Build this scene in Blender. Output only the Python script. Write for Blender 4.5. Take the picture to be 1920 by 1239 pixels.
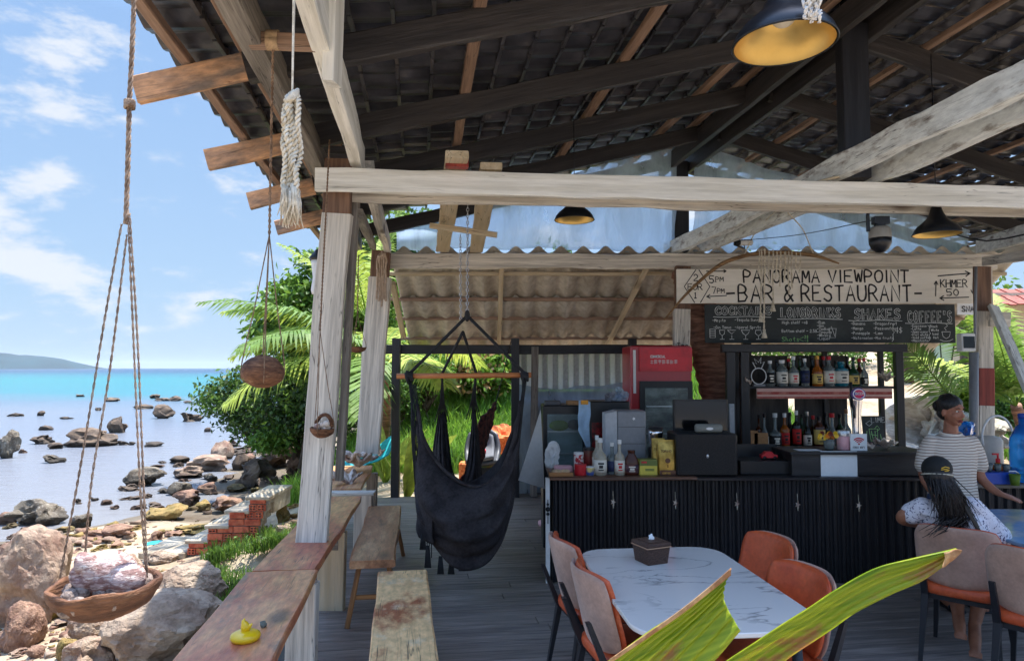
import bpy, bmesh, math, random
import numpy as np
from mathutils import Vector, Matrix, noise
R = math.radians
rnd = random.Random(7)
scene = bpy.context.scene
for o in list(bpy.data.objects): bpy.data.objects.remove(o)
COL = scene.collection

# ---------------------------------------------------------------- camera
CAMZ = 1.8; F = 1280.0; PIT = math.atan(70.5/F)
cd = bpy.data.cameras.new('camera'); cam = bpy.data.objects.new('camera', cd); COL.objects.link(cam)
cd.lens = 24; cd.sensor_width = 36; cd.clip_end = 20000; cd.clip_start = 0.05
cam.location = (0, 0, CAMZ); cam.rotation_euler = (math.pi/2 + PIT, 0, 0)
scene.camera = cam
def ray(px, py):
    xc = (px-960)/F; yc = (619.5-py)/F
    return Vector((xc, math.cos(PIT)-math.sin(PIT)*yc, math.sin(PIT)+math.cos(PIT)*yc))
def P(px, py, Y):
    r = ray(px, py); return Vector((0, 0, CAMZ)) + r*(Y/r.y)
def PZ(px, py, z):
    r = ray(px, py); return Vector((0, 0, CAMZ)) + r*((z-CAMZ)/r.z)
U = Vector((-.134, .991, 0)); V = Vector((.991, .134, 0))
def B(l, s, z): return V*l + U*s + Vector((0, 0, z))

# ---------------------------------------------------------------- sky, sun, exposure
SUN_EL, SUN_AZ = R(75), R(42)      # azimuth measured from +Y towards +X
w = bpy.data.worlds.new('World'); scene.world = w; w.use_nodes = True
nt = w.node_tree; nt.nodes.clear(); N = nt.nodes.new; L = nt.links.new
out = N('ShaderNodeOutputWorld'); bg = N('ShaderNodeBackground'); bg.inputs[1].default_value = .15
sky = N('ShaderNodeTexSky'); sky.sky_type = 'NISHITA'; sky.sun_disc = False
sky.sun_elevation = SUN_EL; sky.sun_rotation = SUN_AZ; sky.air_density = 1.1; sky.dust_density = .6; sky.ozone_density = 2.5
tc = N('ShaderNodeTexCoord')
def mathn(op, a, b=None, clamp=False):
    n = N('ShaderNodeMath'); n.operation = op; n.use_clamp = clamp
    for i, v in enumerate((a, b)):
        if v is None: continue
        if isinstance(v, (int, float)): n.inputs[i].default_value = v
        else: L(v, n.inputs[i])
    return n.outputs[0]
mp = N('ShaderNodeMapping'); mp.inputs['Scale'].default_value = (1, 1, 2.4); L(tc.outputs['Generated'], mp.inputs[0])
no = N('ShaderNodeTexNoise'); no.inputs['Scale'].default_value = 9; no.inputs['Detail'].default_value = 12; no.inputs['Roughness'].default_value = .62
L(mp.outputs[0], no.inputs[0])
no2 = N('ShaderNodeTexNoise'); no2.inputs['Scale'].default_value = 1.7; no2.inputs['Detail'].default_value = 4; L(mp.outputs[0], no2.inputs[0])
# cloud banks: soft lobes round a few directions
acc = None
for (px, py, rad, k) in [(30,60,.14,.30),(70,350,.085,.27),(55,500,.13,.27),(360,572,.07,.27),(130,560,.13,.2),(20,430,.10,.24),(20,120,.06,.24),(600,580,.1,.2),
                         (-300,300,.3,.3),(-900,420,.4,.26),(1200,500,.3,.12),(-100,640,.25,.12)]:
    d = ray(px, py).normalized()
    vm = N('ShaderNodeVectorMath'); vm.operation = 'DISTANCE'; L(tc.outputs['Generated'], vm.inputs[0]); vm.inputs[1].default_value = d
    mr = N('ShaderNodeMapRange'); mr.inputs['From Min'].default_value = 0; mr.inputs['From Max'].default_value = rad
    mr.inputs['To Min'].default_value = k; mr.inputs['To Max'].default_value = 0; mr.interpolation_type = 'SMOOTHSTEP'
    L(vm.outputs['Value'], mr.inputs[0])
    acc = mr.outputs[0] if acc is None else mathn('MAXIMUM', acc, mr.outputs[0])
den = mathn('ADD', mathn('MULTIPLY_ADD', no.outputs[0], 1.7) if False else mathn('MULTIPLY', no.outputs[0], 1.5), mathn('MULTIPLY', acc, .95))
den = mathn('ADD', den, mathn('MULTIPLY', no2.outputs[0], .25))
mr = N('ShaderNodeMapRange'); mr.inputs['From Min'].default_value = .98; mr.inputs['From Max'].default_value = 1.28; mr.interpolation_type = 'SMOOTHSTEP'; L(den, mr.inputs[0])
# pale blue lower sky, the physical sky takes over higher up
sp = N('ShaderNodeSeparateXYZ'); L(tc.outputs['Generated'], sp.inputs[0])
hz = N('ShaderNodeMapRange'); hz.inputs['From Min'].default_value = .42; hz.inputs['From Max'].default_value = .85
hz.inputs['To Min'].default_value = .97; hz.inputs['To Max'].default_value = .0; L(sp.outputs[2], hz.inputs[0])
lo = N('ShaderNodeMixRGB'); lo.inputs[1].default_value = (.53, .76, 1.04, 1); lo.inputs[2].default_value = (.39, .63, 1.04, 1)
lz = N('ShaderNodeMapRange'); lz.inputs['From Min'].default_value = 0; lz.inputs['From Max'].default_value = .42; L(sp.outputs[2], lz.inputs[0]); L(lz.outputs[0], lo.inputs[0])
mh = N('ShaderNodeMixRGB'); L(lo.outputs[0], mh.inputs[2]); L(hz.outputs[0], mh.inputs[0]); L(sky.outputs[0], mh.inputs[1])
mx = N('ShaderNodeMixRGB'); mx.inputs[2].default_value = (1.10, 1.16, 1.25, 1)
L(mathn('MULTIPLY', mr.outputs[0], .88), mx.inputs[0]); L(mh.outputs[0], mx.inputs[1])
L(mx.outputs[0], bg.inputs[0]); L(bg.outputs[0], out.inputs[0])
sd = bpy.data.lights.new('sun', 'SUN'); sd.energy = 2.0; sd.angle = R(.6); sd.color = (1, .955, .88)
so = bpy.data.objects.new('sun', sd); COL.objects.link(so)
sdir = Vector((math.sin(SUN_AZ)*math.cos(SUN_EL), math.cos(SUN_AZ)*math.cos(SUN_EL), math.sin(SUN_EL)))
so.rotation_euler = sdir.to_track_quat('Z', 'Y').to_euler()
vs = scene.view_settings; vs.view_transform = 'Standard'; vs.look = 'None'; vs.gamma = 1; vs.use_curve_mapping = False; vs.exposure = 2.42
scene.render.engine = 'CYCLES'; scene.cycles.max_bounces = 8; scene.cycles.diffuse_bounces = 5; scene.cycles.transparent_max_bounces = 12
scene.render.resolution_x = 1024; scene.render.resolution_y = 660

# ---------------------------------------------------------------- materials
def C(r, g, b):
    f = lambda c: (c/255/12.92) if c/255 <= .04045 else ((c/255+.055)/1.055)**2.4
    return (f(r), f(g), f(b), 1)
MATS = {}; SEAZ = -1.2
def mat(name, col, rough=.7, col2=None, scale=5, st=(1,1,1), thr=(.45,.6), var=.25, vscale=30, bump=.25, bscale=60,
        col3=None, thr3=(.6,.66), scale3=3, metal=0, spec=.5, trans=0, alpha=1, ior=1.45, coat=0, translucent=0, emis=0, coord='Object', dist=.01, sheen=0, crack=0, knots=0, wet=None):
    if name in MATS: return MATS[name]
    m = bpy.data.materials.new(name); m.use_nodes = True; MATS[name] = m
    nt = m.node_tree; N = nt.nodes.new; L = nt.links.new
    b = nt.nodes['Principled BSDF']; b.inputs['Roughness'].default_value = rough; b.inputs['Metallic'].default_value = metal
    b.inputs['Specular IOR Level'].default_value = spec; b.inputs['IOR'].default_value = ior
    b.inputs['Transmission Weight'].default_value = trans; b.inputs['Alpha'].default_value = alpha; b.inputs['Coat Weight'].default_value = coat
    if sheen: b.inputs['Sheen Weight'].default_value = sheen
    if emis: b.inputs['Emission Color'].default_value = col; b.inputs['Emission Strength'].default_value = emis
    t = N('ShaderNodeTexCoord'); oi = N('ShaderNodeObjectInfo')
    ml = N('ShaderNodeMath'); ml.operation = 'MULTIPLY'; ml.inputs[1].default_value = 41.3; L(oi.outputs['Random'], ml.inputs[0])
    va = N('ShaderNodeVectorMath'); va.operation = 'ADD'; L(t.outputs[coord], va.inputs[0]); L(ml.outputs[0], va.inputs[1])
    mp = N('ShaderNodeMapping'); mp.inputs['Scale'].default_value = st; L(va.outputs[0], mp.inputs[0])
    def nz(s, d=6, r=.6):
        n = N('ShaderNodeTexNoise'); n.inputs['Scale'].default_value = s; n.inputs['Detail'].default_value = d; n.inputs['Roughness'].default_value = r
        L(mp.outputs[0], n.inputs[0]); return n.outputs[0]
    def rng(x, a, c, lo=0, hi=1):
        n = N('ShaderNodeMapRange'); n.inputs['From Min'].default_value = a; n.inputs['From Max'].default_value = c
        n.inputs['To Min'].default_value = lo; n.inputs['To Max'].default_value = hi; L(x, n.inputs[0]); return n.outputs[0]
    cur = None
    def mixc(fac, a, c):
        n = N('ShaderNodeMixRGB'); L(fac, n.inputs[0])
        if isinstance(a, tuple): n.inputs[1].default_value = a
        else: L(a, n.inputs[1])
        if isinstance(c, tuple): n.inputs[2].default_value = c
        else: L(c, n.inputs[2])
        return n.outputs[0]
    cur = col
    if col2: cur = mixc(rng(nz(scale), *thr), cur, col2)
    if col3: cur = mixc(rng(nz(scale3, 8, .65), *thr3), cur, col3)
    if crack:
        mc_ = N('ShaderNodeMapping'); mc_.inputs['Scale'].default_value = (.35, 7, 7); L(va.outputs[0], mc_.inputs[0]); nq = N('ShaderNodeTexNoise'); nq.inputs['Scale'].default_value = 2.6; nq.inputs['Detail'].default_value = 3; L(mc_.outputs[0], nq.inputs[0]); q = nq.outputs[0]; s1 = N('ShaderNodeMath'); s1.operation = 'SUBTRACT'; s1.inputs[1].default_value = .5; L(q, s1.inputs[0]); s2 = N('ShaderNodeMath'); s2.operation = 'ABSOLUTE'; L(s1.outputs[0], s2.inputs[0])
        k1 = rng(s2.outputs[0], .0, .011, 1, 0); nk = N('ShaderNodeTexNoise'); nk.inputs['Scale'].default_value = 1.6; L(va.outputs[0], nk.inputs[0]); k2 = rng(nk.outputs[0], .44, .56); mm = N('ShaderNodeMath'); mm.operation = 'MULTIPLY'; L(k1, mm.inputs[0]); L(k2, mm.inputs[1]); m3 = N('ShaderNodeMath'); m3.operation = 'MULTIPLY'; m3.inputs[1].default_value = crack; L(mm.outputs[0], m3.inputs[0])
        cur = mixc(m3.outputs[0], cur, C(52,44,38))
    if knots:
        vo = N('ShaderNodeTexVoronoi'); vo.inputs['Scale'].default_value = knots; mq = N('ShaderNodeMapping'); mq.inputs['Scale'].default_value = (.45, 1, 1); L(va.outputs[0], mq.inputs[0]); L(mq.outputs[0], vo.inputs[0])
        cur = mixc(rng(vo.outputs['Distance'], .07, .12, .8, 0), cur, C(78,58,44))
    if wet is not None:
        ge = N('ShaderNodeNewGeometry'); sz = N('ShaderNodeSeparateXYZ'); L(ge.outputs['Position'], sz.inputs[0]); ad = N('ShaderNodeMath'); ad.operation = 'MULTIPLY_ADD'; ad.inputs[1].default_value = -.16; L(nz(2.5), ad.inputs[0]); L(sz.outputs[2], ad.inputs[2])
        cur = mixc(rng(ad.outputs[0], wet, wet+.10, .72, 0), cur, C(44,38,30))
    if var:
        v = rng(nz(vscale, 4), .3, .7, 1-var, 1+var)
        n = N('ShaderNodeVectorMath'); n.operation = 'SCALE'; L(v, n.inputs['Scale'])
        if isinstance(cur, tuple): n.inputs[0].default_value = cur[:3]
        else: L(cur, n.inputs[0])
        cur = n.outputs[0]
        n = N('ShaderNodeVectorMath'); n.operation = 'SCALE'; L(rng(oi.outputs['Random'], 0, 1, 1-var*.35, 1+var*.35), n.inputs['Scale']); L(cur, n.inputs[0]); cur = n.outputs[0]
    if isinstance(cur, tuple): b.inputs['Base Color'].default_value = cur
    else: L(cur, b.inputs['Base Color'])
    if bump:
        bn = N('ShaderNodeBump'); bn.inputs['Strength'].default_value = bump; bn.inputs['Distance'].default_value = dist; L(nz(bscale), bn.inputs['Height']); L(bn.outputs[0], b.inputs['Normal'])
    if translucent:
        tr = N('ShaderNodeBsdfTranslucent'); 
        if isinstance(cur, tuple): tr.inputs[0].default_value = cur
        else: L(cur, tr.inputs[0])
        ms = N('ShaderNodeMixShader'); ms.inputs[0].default_value = translucent; L(b.outputs[0], ms.inputs[1]); L(tr.outputs[0], ms.inputs[2])
        L(ms.outputs[0], nt.nodes['Material Output'].inputs[0])
    return m
G = (.35, 6, 6)    # grain along local X
W_ORANGE = mat('raw_orange_timber', C(156,128,108), .7, C(126,98,78), 3, G, (.35,.7), .3, 9, .4, 14, C(86,68,58), (.62,.75), 1.2, crack=0.85, knots=1.7)
W_TAIL = mat('weathered_rafter_tail', C(214,164,122), .75, C(128,112,100), 2.2, (1,3,3), (.42,.60), .3, 12, .5, 16, C(96,52,34), (.68,.72), 2.5, crack=0.85, knots=1.7)
W_CREAM = mat('cream_painted_timber', C(236,233,224), .62, C(214,210,198), 2.5, G, (.4,.6), .12, 8, .35, 12, C(150,140,126), (.66,.78), 2.2, crack=0.5, knots=0.9)
W_WHITE = mat('worn_white_timber', C(228,220,206), .68, C(188,180,168), 3, (.3,7,7), (.38,.62), .2, 7, .6, 11, C(118,106,96), (.60,.76), 2.6, crack=0.85, knots=1.7)
W_PEEL = mat('peeling_white_timber', C(226,228,222), .68, C(168,162,152), 5, (1,3,3), (.54,.66), .2, 9, .6, 14, C(104,94,86), (.64,.74), 5, crack=0.85, knots=1.7)
W_GREY = mat('grey_weathered_timber', C(150,142,132), .75, C(104,96,88), 3, G, (.35,.65), .3, 9, .5, 14, crack=0.85, knots=1.7)
W_BLACK = mat('black_stained_timber', C(64,59,57), .5, C(43,40,40), 3, G, (.35,.65), .3, 9, .35, 14, C(92,84,78), (.68,.8), 3)
W_BLACKP = mat('black_painted_timber', C(42,41,44), .45, C(27,26,29), 3, G, (.35,.65), .25, 9, .3, 14)
W_PALE = mat('pale_sawn_timber', C(204,188,160), .7, C(178,158,126), 4, (.4,5,5), (.35,.65), .22, 8, .4, 14, crack=0.85, knots=1.7)
W_RAIL = mat('worn_red_brown_plank', C(176,96,68), .42, C(206,148,98), 1.6, (.8,2.2,2.2), (.46,.66), .28, 14, .35, 18, C(128,104,84), (.60,.70), 2.1, coat=.15, crack=0.85, knots=1.7)
W_BENCH = mat('scuffed_pale_bench_wood', C(226,184,130), .5, C(160,92,58), 2.6, (.8,1.4,1.4), (.50,.60), .25, 20, .35, 18, C(214,196,164), (.55,.72), 6, crack=0.85, knots=1.7)
W_BENCHD = mat('worn_brown_bench_wood', C(156,108,76), .4, C(190,150,112), 2.6, (.6,2.4,2.4), (.46,.66), .25, 18, .3, 18, C(84,58,44), (.6,.72), 3, crack=0.85, knots=1.7)
W_LEG = mat('honey_bench_leg', C(160,112,66), .6, C(112,76,46), 3, G, (.4,.6), .25, 9, .3, 14)
W_RED = mat('red_primer_timber', C(150,62,50), .6, C(120,44,38), 3, G, (.4,.6), .2, 9, .3, 14)
DECK = mat('dark_deck_board', C(146,136,128), .5, C(106,99,96), 3, (.5,9,9), (.35,.65), .3, 7, .5, 12, C(168,162,156), (.62,.78), 2.4)
TILE = mat('dark_clay_roof_tile', C(72,71,76), .34, C(44,44,50), 5, (1,1,1), (.4,.6), .4, 6, .3, 25, C(104,96,90), (.62,.74), 6, spec=.8)
FIBRE = mat('aged_fibre_cement', C(188,179,164), .85, C(158,146,130), .9, (1,1,1), (.42,.62), .22, 14, .3, 40, C(130,118,104), (.64,.74), 3)
CORRB = mat('black_corrugated_metal', C(30,31,38), .42, C(20,21,26), 2, (1,1,1), (.4,.6), .2, 8, .08, 30, metal=.25)
PLASTIC = None
ORANGE = mat('orange_leather', C(206,92,50), .42, C(184,74,38), 3, (1,1,1), (.42,.62), .14, 40, .18, 120, C(226,128,86), (.60,.76), 5)
VELOUR = mat('grey_beige_velour', C(188,152,132), .85, C(162,128,110), 4, (1,1,1), (.4,.62), .12, 60, .15, 200, sheen=.3)
MBLACK = mat('black_powder_metal', C(34,35,40), .42, var=.15, vscale=20, bump=.05)
SAND = mat('beach_sand', C(162,148,126), .9, C(134,113,88), 1.1, (1,1,1), (.42,.66), .22, 9, .5, 30, C(108,84,62), (.60,.72), .9, dist=.02, coord='Object', wet=SEAZ+.02)
ROPE = mat('jute_rope', C(150,122,98), .9, C(112,86,66), 30, var=.3, vscale=90, bump=.6, bscale=300)
ROPEW = mat('cream_cotton_cord', C(226,216,196), .9, C(196,184,160), 30, var=.2, vscale=90, bump=.5, bscale=250)
BROPE = mat('black_hammock_cord', C(40,42,46), .8, var=.3, vscale=60, bump=.5, bscale=250)
HAM = mat('charcoal_hammock_cloth', C(60,57,59), .95, C(46,43,45), 6, var=.25, vscale=50, bump=.4, bscale=160, spec=.15)
TILEEND = mat('highlit_tile_edge', C(128,120,112), .6, C(92,86,82), 7, var=.3, bump=.2)  # lighter clay tile ends, with the edge highlight painted into their colour
NETB = mat('maroon_net_cord', C(104,58,50), .85, C(60,36,36), 20, thr=(.45,.55), var=.3, vscale=60, bump=.5, bscale=200)
COCO = mat('coconut_husk_shell', C(134,92,64), .8, C(92,60,42), 9, (1,1,4), (.4,.6), .35, 40, .8, 70, C(170,132,98), (.58,.72), 14)
SHELL = mat('sea_shell', C(208,192,176), .55, C(150,120,108), 9, (1,1,1), (.48,.6), .25, 30, .5, 60, C(226,214,200), (.55,.7), 5)
MARB = mat('white_marble', C(206,208,212), .12, C(214,216,220), 3, var=.03, vscale=6, bump=0, coat=.3)
GOLD = mat('gold_lamp_lining', C(206,172,100), .35, metal=.75, var=.08, vscale=10, bump=.03)
LBLACK = mat('matt_black_lamp', C(26,28,32), .35, var=.1, bump=.03)
STEEL = mat('brushed_steel', C(190,192,196), .28, metal=.9, var=.1, vscale=20, bump=.05)
CHROME = mat('chrome', C(225,225,228), .12, metal=1, var=0, bump=0)
BULB = mat('frosted_bulb', C(216,206,186), .4, var=0, bump=0)
WHITE = mat('white_plastic', C(226,226,224), .45, var=.05, bump=.03)
PAPER = mat('white_paper', C(232,236,238), .8, var=.03, bump=.05)
BLACK = mat('black_plastic', C(24,25,29), .38, var=.12, bump=.04)
DGREY = mat('dark_grey_plastic', C(70,72,78), .45, var=.1, bump=.04)
LGREY = mat('silver_grey_panel', C(128,132,138), .4, var=.08, bump=.04)
REDP = mat('red_cabinet_enamel', C(176,26,38), .3, var=.08, bump=.03, coat=.3)
REDM = mat('bright_red', C(196,34,44), .45, var=.06, bump=.03)
PINK = mat('pink_plastic', C(236,180,186), .5, var=.05, bump=.03)
YEL = mat('yellow_glaze', C(232,188,20), .3, var=.06, bump=.03, coat=.4)
GOLDB = mat('gold_foil_bag', C(206,170,84), .3, C(160,124,50), 6, metal=.5, var=.2, vscale=14, bump=.3, bscale=18)
BOXG = mat('green_card_box', C(110,120,60), .6, var=.05, bump=.03)
BOXY = mat('yellow_card_box', C(214,196,80), .6, var=.05, bump=.03)
CARD = mat('brown_cardboard', C(176,130,88), .8, var=.12, bump=.1)
BLUEP = mat('blue_plastic', C(28,72,170), .4, var=.08, bump=.03)
BLUEW = mat('blue_water_bottle', C(40,130,220), .15, var=.1, vscale=8, bump=.2, bscale=20, trans=.55)
BLUEC = mat('pale_blue_cloth', C(170,200,226), .85, var=.1, bump=.2)
ORLIQ = mat('orange_liquid_bottle', C(226,120,20), .2, var=.05, bump=0, trans=.4)
SYRUP = mat('clear_syrup_glass', C(214,206,186), .12, var=.1, bump=0, trans=.5)
AMBER = mat('amber_liquid', C(176,98,30), .12, var=.1, bump=0, trans=.35)
BROWNG = mat('brown_sauce', C(74,36,24), .25, var=.1, bump=0)
GLC = mat('clear_bottle_glass', C(150,160,158), .08, var=.05, bump=0, trans=.6)
GLD = mat('dark_bottle_glass', C(20,24,20), .08, var=.1, bump=0)
GLG = mat('green_bottle_glass', C(26,60,34), .08, var=.1, bump=0)
GLB = mat('teal_bottle_glass', C(30,120,140), .08, var=.1, bump=0, trans=.3)
GLA = mat('brown_bottle_glass', C(70,34,16), .08, var=.1, bump=0)
SCREEN = mat('dark_screen', C(14,15,18), .1, var=0, bump=0)
CHALKB = mat('chalkboard_green_black', C(36,42,42), .6, C(50,56,55), 4, var=.12, vscale=10, bump=.05)
CHALK = mat('white_chalk', C(206,208,204), .9, var=.2, vscale=40, bump=.1)
CHALKG = mat('green_chalk', C(150,200,130), .9, var=.2, bump=.1)
INK = mat('black_brush_paint', C(26,24,26), .6, var=.1, bump=.05)
SIGNW = mat('cream_sign_paint', C(240,233,220), .65, C(226,217,201), 2, (.4,3,3), (.4,.7), .05, 10, .15, 20, C(186,170,146), (.66,.78), 3)
TRUNK = mat('palm_trunk_bark', C(168,124,102), .85, C(118,84,68), 4, (1,1,6), (.4,.6), .25, 12, .9, 16, dist=.03)
BARK = mat('tree_bark', C(104,88,72), .9, C(66,54,44), 6, (4,4,1), (.4,.6), .25, 12, .8, 20, dist=.03)
BRICKM = mat('red_hollow_brick', C(200,108,76), .85, C(168,74,50), 8, var=.2, vscale=20, bump=.3)
MORTAR = mat('grey_mortar', C(150,144,136), .95, C(120,114,106), 6, var=.2, bump=.5, bscale=30)
CONC = mat('pale_concrete_step', C(180,168,148), .9, C(146,132,112), 4, var=.15, bump=.4, bscale=30)
TURQ = mat('turquoise_tarp', C(40,178,190), .5, var=.12, bump=.2, bscale=12)
ORNET = mat('orange_net', C(214,100,44), .8, C(230,140,80), 20, var=.3, bump=.6, bscale=60)
SKIN1 = mat('brown_skin', C(158,104,80), .5, C(138,88,66), 8, var=.08, vscale=20, bump=.08, bscale=150)
SKIN2 = mat('tan_skin', C(160,108,82), .5, C(142,92,68), 8, var=.08, vscale=20, bump=.08, bscale=150)
HAIR = mat('black_hair', C(20,17,18), .42, C(34,28,27), 12, (1,1,.15), var=.35, vscale=60, bump=.8, bscale=90)
LIPS = mat('lips', C(128,52,50), .4, var=.05, bump=0)
EYEW = mat('eye_white', C(214,208,200), .3, var=0, bump=0)
JEANS = mat('blue_denim', C(42,62,104), .85, var=.15, bump=.2, bscale=150)
CAPM = mat('black_cap_cloth', C(22,26,28), .8, var=.15, bump=.2, bscale=150)
TASSELM = ROPEW
def foliage(name, c1, c2, tl=.35, sc=1.5):
    return mat(name, c1, .5, c2, sc, (1,1,1), (.35,.65), .3, 9, 0, translucent=tl, spec=.35)
F_DARK = foliage('dark_green_leaves', C(70,98,46), C(92,118,56))
F_MID = foliage('mid_green_leaves', C(98,134,50), C(76,110,42))
F_OLIVE = foliage('grey_green_leaves', C(96,116,74), C(72,94,52))
F_LIGHT = foliage('light_green_leaves', C(126,156,62), C(100,136,50))
F_PALM = foliage('palm_leaflets', C(118,146,66), C(88,120,50))
F_PALMY = foliage('yellow_green_palm_leaflets', C(176,188,84), C(136,160,60))
F_GRASS = foliage('bright_grass', C(140,180,66), C(98,144,46), .4, .8)
F_DRY = foliage('dry_leaves', C(168,136,90), C(126,96,62), .2)
# ---------------------------------------------------------------- geometry helpers
def wm(o):
    m = o.matrix_basis.copy(); p = o.parent
    while p: m = p.matrix_basis @ m; p = p.parent
    return m
def tag(o, label=None, cat=None, group=None, kind=None):
    if label: o['label'] = label
    if cat: o['category'] = cat
    if group: o['group'] = group
    if kind: o['kind'] = kind
    return o
def thing(name, label, cat, loc=(0,0,0), rz=0, group=None):
    o = bpy.data.objects.new(name, None); COL.objects.link(o); o.location = loc; o.rotation_euler = (0, 0, rz)
    o.empty_display_size = .1
    o.matrix_basis = Matrix.Translation(Vector(loc)) @ Matrix.Rotation(rz, 4, 'Z')
    return tag(o, label, cat, group)
def part(name, mesh, parent, M=None, local=False):
    o = bpy.data.objects.new(name, mesh); COL.objects.link(o)
    M = M or Matrix()
    if parent:
        o.parent = parent
        o.matrix_basis = M if local else wm(parent).inverted() @ M
    else: o.matrix_basis = M
    return o
def copy_tree(o, parent=None):
    c = o.copy(); COL.objects.link(c); c.parent = parent
    for ch in list(o.children): copy_tree(ch, c)
    return c
def frame(x, z=None, o=None):
    x = Vector(x).normalized(); z = Vector(z or (0,0,1))
    if abs(x.dot(z.normalized())) > .98: z = Vector((0,1,0))
    y = z.cross(x).normalized(); z = x.cross(y)
    M = Matrix((x, y, z)).transposed().to_4x4()
    if o is not None: M.translation = Vector(o)
    return M
class MB:
    def __init__(s): s.v = []; s.f = []; s.m = []; s.mi = 0
    def add(s, vs, fs, M=None):
        k = len(s.v)
        s.v += [tuple(M @ Vector(p)) for p in vs] if M else [tuple(p) for p in vs]
        s.f += [tuple(i+k for i in f) for f in fs]; s.m += [s.mi]*len(fs); return s
    def box(s, c, size, M=None, ch=0):
        x, y, z = [q/2 for q in size]; cx, cy, cz = c
        if ch:
            return s.prism([(-x+ch,-y),(x-ch,-y),(x,-y+ch),(x,y-ch),(x-ch,y),(-x+ch,y),(-x,y-ch),(-x,-y+ch)], -z, z, (M or Matrix()) @ Matrix.Translation(c), ch)
        vs = [(cx+a*x, cy+b*y, cz+d*z) for a in (-1,1) for b in (-1,1) for d in (-1,1)]
        return s.add(vs, [(0,1,3,2),(4,6,7,5),(0,4,5,1),(2,3,7,6),(0,2,6,4),(1,5,7,3)], M)
    def prism(s, pts, z0, z1, M=None, ch=0):
        n = len(pts); cx = sum(p[0] for p in pts)/n; cy = sum(p[1] for p in pts)/n
        rings = [(z0, 1), (z1, 1)]
        if ch: 
            mr = max(max(abs(p[0]-cx), abs(p[1]-cy)) for p in pts); k = 1-ch/mr
            rings = [(z0, k), (z0+ch, 1), (z1-ch, 1), (z1, k)]
        vs = [(cx+(p[0]-cx)*k, cy+(p[1]-cy)*k, z) for z, k in rings for p in pts]
        fs = [tuple(range(n))[::-1], tuple(range(n*(len(rings)-1), n*len(rings)))]
        for r in range(len(rings)-1):
            for i in range(n): j = (i+1) % n; fs.append((r*n+i, r*n+j, (r+1)*n+j, (r+1)*n+i))
        return s.add(vs, fs, M)
    def tube(s, pts, r, n=8, cap=True, M=None, ell=None):
        pts = [Vector(p) for p in pts]; m = len(pts)
        rs = r if isinstance(r, (list, tuple)) else [r]*m
        vs = []; prev = None
        for i, p in enumerate(pts):
            t = (pts[min(i+1, m-1)]-pts[max(i-1, 0)])
            if t.length < 1e-9: t = Vector((0,0,1))
            t.normalize()
            if prev is None:
                a = Vector((1,0,0)) if abs(t.x) < .9 else Vector((0,1,0)); a = (a - t*a.dot(t)).normalized()
            else:
                a = prev - t*prev.dot(t); a = a.normalized() if a.length > 1e-6 else Vector((1,0,0))
            prev = a; b = t.cross(a)
            ra, rb = rs[i] if isinstance(rs[i], (list, tuple)) else (rs[i], rs[i])
            for k in range(n):
                q = 2*math.pi*k/n; vs.append(p + a*math.cos(q)*ra + b*math.sin(q)*rb)
        fs = []
        for i in range(m-1):
            for k in range(n): j = (k+1) % n; fs.append((i*n+k, i*n+j, (i+1)*n+j, (i+1)*n+k))
        if cap: fs.append(tuple(range(n))[::-1]); fs.append(tuple(range((m-1)*n, m*n)))
        return s.add(vs, fs, M)
    def lathe(s, prof, n=20, M=None, sx=1, sy=1):
        vs = [(r*math.cos(2*math.pi*k/n)*sx, r*math.sin(2*math.pi*k/n)*sy, z) for r, z in prof for k in range(n)]
        fs = []
        for i in range(len(prof)-1):
            for k in range(n): j = (k+1) % n; fs.append((i*n+k, i*n+j, (i+1)*n+j, (i+1)*n+k))
        fs.append(tuple(range(n))[::-1]); 
        if prof[-1][0] > 1e-4: fs.append(tuple(range((len(prof)-1)*n, len(prof)*n)))
        return s.add(vs, fs, M)
    def ball(s, c, r, n=14, m=9, M=None):
        rx, ry, rz = r if isinstance(r, (tuple, list)) else (r, r, r)
        vs = []; 
        for i in range(m+1):
            a = math.pi*i/m
            for k in range(n):
                q = 2*math.pi*k/n; vs.append((c[0]+rx*math.sin(a)*math.cos(q), c[1]+ry*math.sin(a)*math.sin(q), c[2]+rz*math.cos(a)))
        fs = [(i*n+k, (i+1)*n+k, (i+1)*n+(k+1)%n, i*n+(k+1)%n) for i in range(m) for k in range(n)]
        return s.add(vs, fs, M)
    def mesh(s, name, mats, smooth=False, angle=None):
        me = bpy.data.meshes.new(name); me.from_pydata(s.v, [], s.f)
        for m in (mats if isinstance(mats, (list, tuple)) else [mats]): me.materials.append(m)
        if max(s.m, default=0): me.polygons.foreach_set('material_index', s.m)
        if smooth or angle:
            me.polygons.foreach_set('use_smooth', [True]*len(s.f))
            if angle: 
                try: me.set_sharp_from_angle(angle=R(angle))
                except Exception: pass
        me.update(); return me
    def build(s, name, mats, parent=None, smooth=False, M=None, angle=None, local=False):
        return part(name, s.mesh(name, mats, smooth, angle), parent, M, local)
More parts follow.
